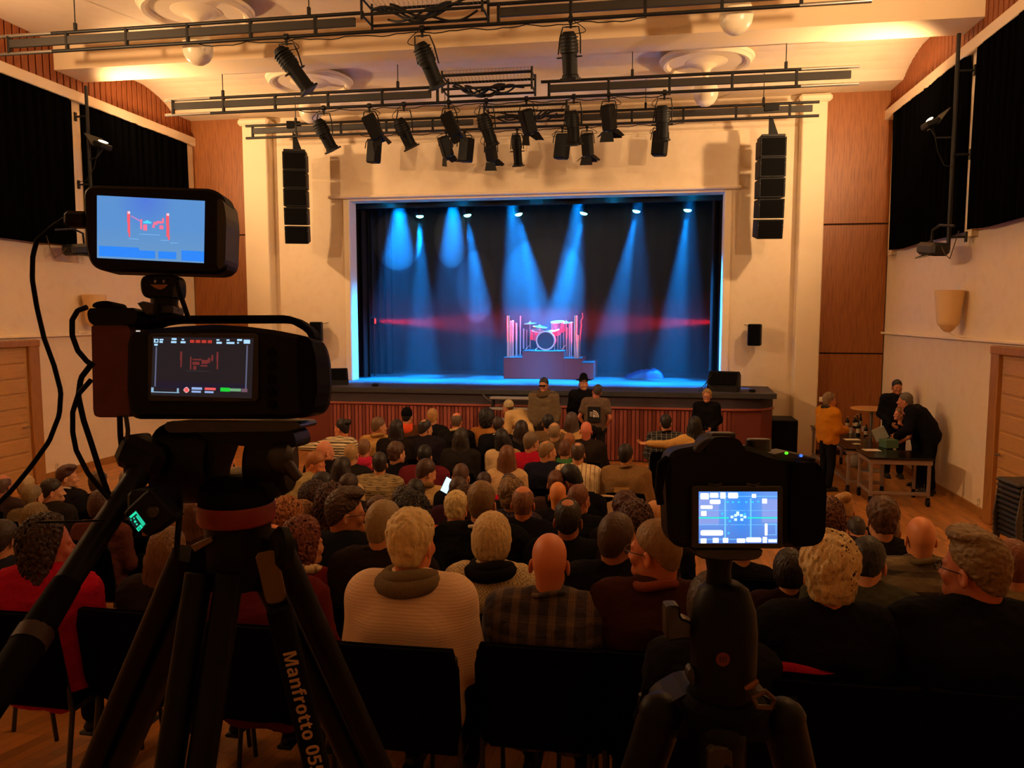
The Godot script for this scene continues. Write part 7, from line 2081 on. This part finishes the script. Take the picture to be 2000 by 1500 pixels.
	part("level_plate", MB.new().prism(outline([372, 1066, 411, 1049, 414, 1058, 380, 1078], 392, 1062, s), 0.02, Transform3D(CB, P.call(392, 1062, d - 0.005)), 0.0008), mat(Color(0.40, 0.30, 0.18), 0.5), t)
	# pan handle reaching down towards the lens
	var ph := part("pan_handle", MB.new().tube([P.call(330, 880, 0.82), P.call(292, 895, 0.80), P.call(245, 965, 0.77), P.call(120, 1155, 0.68)], [0.012, 0.013, 0.0115, 0.0115], 14), body, t)
	part("handle_grip", MB.new().tube([P.call(130, 1140, 0.685), P.call(60, 1250, 0.64), P.call(-40, 1400, 0.57)], [0.0125, 0.0145, 0.0135], 14), matte, ph)
	part("grip_band", MB.new().tube([P.call(70, 1234, 0.647), P.call(52, 1262, 0.634)], 0.0152, 14), mat(Color(0.12, 0.02, 0.025), 0.6), ph)
	part("handle_clamp", mk.call([228, 878, 240, 850, 272, 848, 262, 888, 235, 895], 0.0, 0.03), body, ph)
	part("rosette", MB.new().box(P.call(285, 890, 0.80), Vector3(0.05, 0.035, 0.04), 0.008, CB * Basis(Vector3(0, 0, 1), -0.4)), body, ph)

func build_controller(body):
	var d := 0.70; var s := d / FPX
	var t := thing("remote_controller", "square black remote controller with a small teal screen, tilted on the tripod handle", "controller", near(292, 1003, d))
	t.basis = CB
	part("body", MB.new().prism(soften(outline([294, 956, 344, 1009, 338, 1016, 292, 1050, 282, 1046, 240, 1008, 242, 998, 286, 957], 292, 1003, s), 1), 0.02, Transform3D(), 0.002), body, t)
	var im := Image.create(64, 40, false, Image.FORMAT_RGB8)
	im.fill(Color(0.03, 0.10, 0.10))
	var c := Color(0.10, 0.86, 0.66)
	for r in [[16, 2, 44, 12], [2, 2, 8, 30], [2, 2, 14, 4], [48, 16, 14, 22], [14, 20, 6, 5], [24, 22, 8, 8], [36, 24, 6, 6], [12, 32, 5, 4]]: im.fill_rect(Rect2i(r[0], r[1], r[2], r[3]), c)
	for r in [[16, 5, 44, 1], [16, 9, 44, 1], [52, 24, 8, 3], [52, 30, 8, 3]]: im.fill_rect(Rect2i(r[0], r[1], r[2], r[3]), Color(0.03, 0.3, 0.26))
	var q := func(u, v): return Vector3((u - 292) * s, (1003 - v) * s, 0.0006)
	part("screen", MB.new().quad_uv(q.call(266, 996), q.call(287, 1024), q.call(271, 1040), q.call(249, 1011)), img_mat(im, 0.3, 1.0), t)
	part("dial", MB.new().lathe([Vector2(0, 0), Vector2(0.006, 0), Vector2(0.005, 0.002), Vector2(0, 0.002)], Transform3D(Basis(Vector3.RIGHT, PI / 2), q.call(300, 1000)), 18), mat(Color(0.03, 0.03, 0.03), 0.4), t)
	part("clamp", MB.new().box(Vector3(-0.012, 0.004, -0.035), Vector3(0.03, 0.03, 0.05), 0.004), body, t)

func build_cables():
	var blk := dark_mat(0.0025, 0.5, 0.2)
	for c in [[[126, 428, 100, 445, 72, 470, 64, 500, 63, 545, 72, 600, 86, 660, 106, 715, 119, 765, 116, 810, 96, 862, 60, 912, 25, 955, -10, 990], 0.84, 0.0027, "thick black cable hanging in a long curve at the left edge"],
			[[170, 600, 152, 606, 141, 625, 141, 655, 152, 685, 170, 706, 182, 714], 0.79, 0.0028, "short black cable looped beside the battery grip"],
			[[178, 712, 158, 738, 153, 775, 163, 820, 178, 865, 196, 922, 214, 972, 240, 1000], 0.77, 0.0029, "black cable running down to the tripod handle"],
			[[178, 742, 153, 770, 142, 805, 142, 845, 149, 880, 172, 925, 205, 965, 236, 1000], 0.755, 0.0025, "black cable bowing out left of the handle cable"],
			[[234, 812, 235, 850, 239, 885], 0.79, 0.0028, "short black cable under the battery grip"],
			[[246, 812, 250, 840, 248, 870, 244, 905, 247, 930], 0.785, 0.0022, "thin dark red cable under the battery grip"],
			[[344, 548, 352, 575, 361, 600, 368, 622], 0.80, 0.0026, "short black cable dropping behind the monitor mount"],
			[[353, 962, 351, 1000, 347, 1050, 344, 1090], 0.72, 0.0028, "black cable hanging straight from the controller"],
			[[205, 1016, 140, 1019, 74, 1020], 0.72, 0.0011, "thin dark cord stretched left of the tripod handle"]]:
		var pts := []; var a: Array = c[0]
		var cv := Curve3D.new()
		for i in range(0, a.size(), 2):
			var p := near(a[i], a[i + 1], c[1])
			var k := maxi(0, i - 2); var e := mini(a.size() - 2, i + 2)
			var tn := (near(a[e], a[e + 1], c[1]) - near(a[k], a[k + 1], c[1])) / 6.0
			cv.add_point(p, -tn, tn)
		var n := a.size() * 2
		for i in n + 1: pts.append(cv.sample_baked(cv.get_baked_length() * i / n))
		lone("camera_cable", c[3], "cable", MB.new().tube(pts, c[2], 8), mat(Color(0.10, 0.01, 0.01), 0.5) if c[3].contains("red") else blk)

func build_still_camera(body, matte, edge):
	var d := 0.64; var s := d / FPX; var u0 := 1455.0; var v0 := 970.0
	var t := thing("still_camera", "black mirrorless camera with a bright blue menu screen on the right tripod", "camera", near(u0, v0, d))
	t.basis = CB
	var xf := func(z): return Transform3D(Basis(), Vector3(0, 0, z))
	part("body", MB.new().prism(soften(outline([1322, 1071, 1306, 1050, 1301, 930, 1306, 892, 1322, 878, 1360, 872, 1384, 868, 1470, 872, 1512, 888, 1560, 893, 1597, 898, 1607, 915, 1612, 945, 1610, 1045, 1597, 1068, 1560, 1071], u0, v0, s)), 0.035, xf.call(0.0), 0.004), body, t)
	part("grip", MB.new().prism(soften(outline([1540, 905, 1598, 902, 1611, 950, 1608, 1045, 1594, 1064, 1540, 1066], u0, v0, s)), 0.06, xf.call(0.004), 0.005), matte, t)
	part("viewfinder_hump", MB.new().prism(soften(outline([1372, 880, 1386, 856, 1400, 851, 1438, 854, 1449, 872, 1452, 885], u0, v0, s)), 0.045, xf.call(0.006), 0.003), body, t)
	part("hot_shoe", MB.new().box(Vector3((1418 - u0) * s, (v0 - 851) * s, -0.015), Vector3(0.02, 0.004, 0.02), 0.001), edge, t)
	part("mode_dial", MB.new().lathe([Vector2(0, 0), Vector2(0.0105, 0), Vector2(0.0105, 0.009), Vector2(0.0095, 0.0105), Vector2(0, 0.0105)], Transform3D(Basis(), Vector3((1493 - u0) * s, (v0 - 884) * s, -0.016)), 24), edge, t)
	part("shutter_plate", MB.new().prism(outline([1512, 888, 1540, 882, 1597, 894, 1597, 900, 1512, 898], u0, v0, s), 0.03, xf.call(-0.002), 0.001), edge, t)
	part("strap_flap", MB.new().prism(soften(outline([1352, 880, 1360, 866, 1382, 853, 1388, 858, 1372, 874, 1362, 884], u0, v0, s), 1), 0.012, xf.call(0.008), 0.001), mat(Color(0.07, 0.055, 0.075), 0.7), t)
	part("strap_lug", MB.new().tube([Vector3((1303 - u0) * s, (v0 - 895) * s, 0), Vector3((1292 - u0) * s, (v0 - 905) * s, 0.003), Vector3((1286 - u0) * s, (v0 - 960) * s, 0.0), Vector3((1290 - u0) * s, (v0 - 985) * s, 0.0)], [0.003, 0.0045, 0.0035, 0.003], 8), matte, t)
	for l in [[1536, 885, Color(0.35, 1.0, 0.15)], [1564.5, 890, Color(0.25, 0.45, 1.0)]]:
		part("indicator_light", MB.new().blob(Vector3((l[0] - u0) * s, (v0 - l[1]) * s, 0.0), Vector3(0.0016, 0.0012, 0.0012), Basis(), 8), glow(l[2], 1.3), t)
	part("screen_frame", MB.new().prism(rrect(178 * s, 122 * s, 0.003, Vector2((1437 - u0) * s, (v0 - 1008) * s)), 0.006, xf.call(0.006), 0.001), mat(Color(0.008, 0.008, 0.01), 0.25), t)
	for k in 2: part("eyecup_rib", MB.new().tube([Vector3((1382 + k * 74 - u0) * s, (v0 - 944) * s, 0.003), Vector3((1395 + k * 74 - u0) * s, (v0 - 947) * s, 0.005), Vector3((1408 + k * 74 - u0) * s, (v0 - 944) * s, 0.003)], 0.0012, 6), edge, t)
	var im := Image.create(304, 200, false, Image.FORMAT_RGB8)
	for y in 200:
		for x in 304:
			im.set_pixel(x, y, Color(0.36, 0.53, 0.82).lerp(Color(0.20, 0.50, 0.86), clampf(1.0 - absf(x - 165) / 90.0, 0, 1)).lerp(Color(0.30, 0.42, 0.72), clampf((y - 100) / 130.0, 0, 1)))
	for r in [[0, 0, 78, 130], [244, 0, 60, 120]]:
		for y in range(30, r[3]):
			for x in r[2]: im.set_pixel(r[0] + x, y, im.get_pixel(r[0] + x, y).lerp(Color(0.56, 0.58, 0.8), 0.6))
	var line := Color(0.45, 0.78, 1.0); var w := Color(1, 1, 1)
	for r in [[0, 17, 304, 3], [0, 72, 115, 2], [122, 72, 60, 2], [188, 72, 116, 2], [0, 127, 115, 2], [122, 127, 60, 2], [188, 127, 116, 2], [0, 183, 304, 3], [99, 26, 6, 154], [198, 26, 6, 154]]: im.fill_rect(Rect2i(r[0], r[1], r[2], r[3]), line.darkened(0.1))
	im.fill_rect(Rect2i(0, 99, 116, 5), Color(0.1, 0.85, 0.75)); im.fill_rect(Rect2i(188, 99, 116, 5), Color(0.1, 0.85, 0.75))
	for r in [[5, 5, 34, 25], [42, 4, 34, 20], [82, 2, 22, 25], [112, 3, 40, 23], [204, 8, 18, 16], [42, 30, 42, 18], [6, 52, 48, 15], [8, 74, 22, 20], [244, 26, 20, 20], [6, 148, 88, 22], [254, 122, 12, 48], [6, 180, 24, 20], [53, 178, 24, 20], [92, 178, 22, 20], [146, 180, 34, 18], [182, 176, 60, 20], [246, 174, 18, 24], [268, 184, 34, 12]]:
		for y in r[3]:
			for x in r[2]:
				var e := Vector2(absf(x - r[2] / 2.0) / (r[2] / 2.0), absf(y - r[3] / 2.0) / (r[3] / 2.0))
				if pow(e.x, 5) + pow(e.y, 5) < 1.0: im.set_pixel(r[0] + x, r[1] + y, w)
	for r in [[268, 124, 32, 2], [268, 166, 32, 2], [298, 124, 2, 44]]: im.fill_rect(Rect2i(r[0], r[1], r[2], r[3]), line)
	for p in [[112, 40], [132, 40], [155, 40], [184, 40], [208, 40], [230, 38], [91, 85], [115, 160], [120, 114], [168, 92], [178, 86]]: im.fill_rect(Rect2i(p[0] - 4, p[1] - 3, 8, 7), Color(0.2, 0.75, 1.0))
	for p in [[128, 98], [142, 92], [150, 88], [178, 98], [164, 92], [142, 108], [166, 108], [150, 82]]: im.fill_rect(Rect2i(p[0] - 5, p[1] - 5, 11, 10), Color(0.78, 0.93, 1.0))
	var q := func(u, v): return Vector3((u - u0) * s, (v0 - v) * s, 0.0066)
	part("screen", MB.new().quad_uv(q.call(1361, 958), q.call(1513, 958), q.call(1513, 1058), q.call(1361, 1058)), img_mat(im, 0.3, 1.25), t)
	part("lens", MB.new().lathe([Vector2(0, 0), Vector2(0.034, 0), Vector2(0.034, 0.06), Vector2(0.037, 0.065), Vector2(0.037, 0.11), Vector2(0, 0.105)], Transform3D(Basis(Vector3.RIGHT, -PI / 2), Vector3(-0.006, -0.004, -0.034)), 28), matte, t)
	part("base_plate", MB.new().prism(soften(outline([1352, 1071, 1492, 1071, 1488, 1090, 1466, 1096, 1400, 1096, 1362, 1090], u0, v0, s), 1), 0.04, xf.call(0.0), 0.0015), edge, t)

func build_small_tripod(body, matte, edge):
	var d := 0.66; var s := d / FPX
	var foot := near(1412, 1330, d); foot.y = rake(-foot.z)
	var t := thing("photo_tripod", "black photo tripod with a tapered grip head and a red dot, under the right camera", "tripod", foot)
	var P := func(u, v, dd): return near(u, v, dd) - foot
	var mk := func(pts, z, dp, k): return MB.new().prism(soften(outline(pts, 1412, 1240, s), k), dp, Transform3D(CB, P.call(1412, 1240, d + z)), 0.002)
	part("neck", MB.new().lathe([Vector2(0, 0), Vector2(0.012, 0), Vector2(0.010, 0.02), Vector2(0.012, 0.034), Vector2(0, 0.034)], Transform3D(CB, P.call(1404, 1160, d)), 20), body, t)
	var gh := part("grip_head", MB.new().lathe([Vector2(0, -0.006), Vector2(0.0265, -0.004), Vector2(0.0275, 0.02), Vector2(0.0285, 0.05), Vector2(0.027, 0.07), Vector2(0.021, 0.088), Vector2(0.013, 0.094), Vector2(0, 0.095)], Transform3D(CB, P.call(1413, 1350, d)), 28), body, t)
	part("red_dot", MB.new().lathe([Vector2(0, 0), Vector2(0.0058, 0), Vector2(0.0055, 0.0006), Vector2(0, 0.0006)], Transform3D(CB * Basis(Vector3.RIGHT, PI / 2), P.call(1412, 1288, d - 0.0287)), 24), mat(Color(0.35, 0.02, 0.03), 0.5), gh)
	for e in [-0.0022, 0.0, 0.0022]: part("dot_mark", MB.new().box(P.call(1412, 1288, d - 0.0295) + CB * Vector3(e, 0, 0), Vector3(0.0009, 0.005, 0.0004), 0.0, CB), mat(Color(0.05, 0.01, 0.01), 0.5), gh)
	part("side_knob", mk.call([1301, 1188, 1306, 1184, 1326, 1184, 1330, 1190, 1330, 1208, 1345, 1212, 1360, 1222, 1360, 1250, 1330, 1250, 1302, 1255], 0.0, 0.02, 1), edge, gh)
	part("lever_left", mk.call([1344, 1312, 1352, 1302, 1358, 1312, 1358, 1340, 1346, 1332], -0.01, 0.012, 1), mat(Color(0.12, 0.10, 0.09), 0.4), gh)
	part("brass_ring", MB.new().tube([P.call(1456, 1345, d - 0.03), P.call(1468, 1338, d - 0.032), P.call(1480, 1330, d - 0.03)], [0.002, 0.003, 0.002], 8), mat(Color(0.45, 0.30, 0.12), 0.35, 0.6), gh)
	part("pan_base", MB.new().lathe([Vector2(0, -0.02), Vector2(0.03, -0.02), Vector2(0.036, -0.012), Vector2(0.036, 0.0), Vector2(0.03, 0.006), Vector2(0, 0.006)], Transform3D(Basis(), P.call(1413, 1366, d)), 28), matte, t)
	part("apex", mk.call([1345, 1352, 1300, 1378, 1282, 1400, 1300, 1440, 1380, 1450, 1500, 1450, 1545, 1430, 1530, 1395, 1515, 1372, 1480, 1352], 0.0, 0.05, 2), body, t)
	part("flip_lever", MB.new().tube([P.call(1470, 1362, d - 0.03), P.call(1495, 1350, d - 0.034), P.call(1512, 1366, d - 0.03), P.call(1505, 1382, d - 0.03), P.call(1478, 1380, d - 0.03), P.call(1470, 1362, d - 0.03)], 0.0022, 8), mat(Color(0.30, 0.22, 0.10), 0.4, 0.5), t)
	for l in [[1290, 1400, Vector3(-0.40, 0.06, 0.12)], [1530, 1410, Vector3(0.34, 0.06, -0.06)], [1412, 1445, Vector3(0.0, -0.05, 0.28)]]:
		var a: Vector3 = P.call(l[0], l[1], d + 0.01 if l[0] != 1412 else d - 0.02)
		var e: Vector3 = l[2]
		var b := Vector3(a.x + e.x, e.y + 0.0 if l[0] != 1412 else -0.05, a.z + e.z)
		b.y = rake(-(foot.z + b.z)) - foot.y
		var leg := part("leg", MB.new().tube([a, a.lerp(b, 0.06), a.lerp(b, 0.55)], [0.019, 0.0175, 0.0165], 14), body, t)
		part("lower_tube", MB.new().tube([a.lerp(b, 0.5), b], 0.013, 12), matte, leg)
		part("twist_lock", MB.new().tube([a.lerp(b, 0.5), a.lerp(b, 0.56)], 0.0195, 14), edge, leg)
		part("rubber_foot", MB.new().blob(b + Vector3(0, 0.012, 0), Vector3(0.018, 0.016, 0.018), Basis(), 10), M.black, leg)
		part("shoulder_cap", MB.new().blob(a + Vector3(0, 0.004, 0), Vector3(0.0195, 0.017, 0.0195), Basis(), 14), body, leg)
	part("pale_panel", mk.call([1386, 1446, 1430, 1446, 1436, 1500, 1436, 1560, 1384, 1560], -0.04, 0.01, 1), mat(Color(0.10, 0.07, 0.055), 0.5), t)
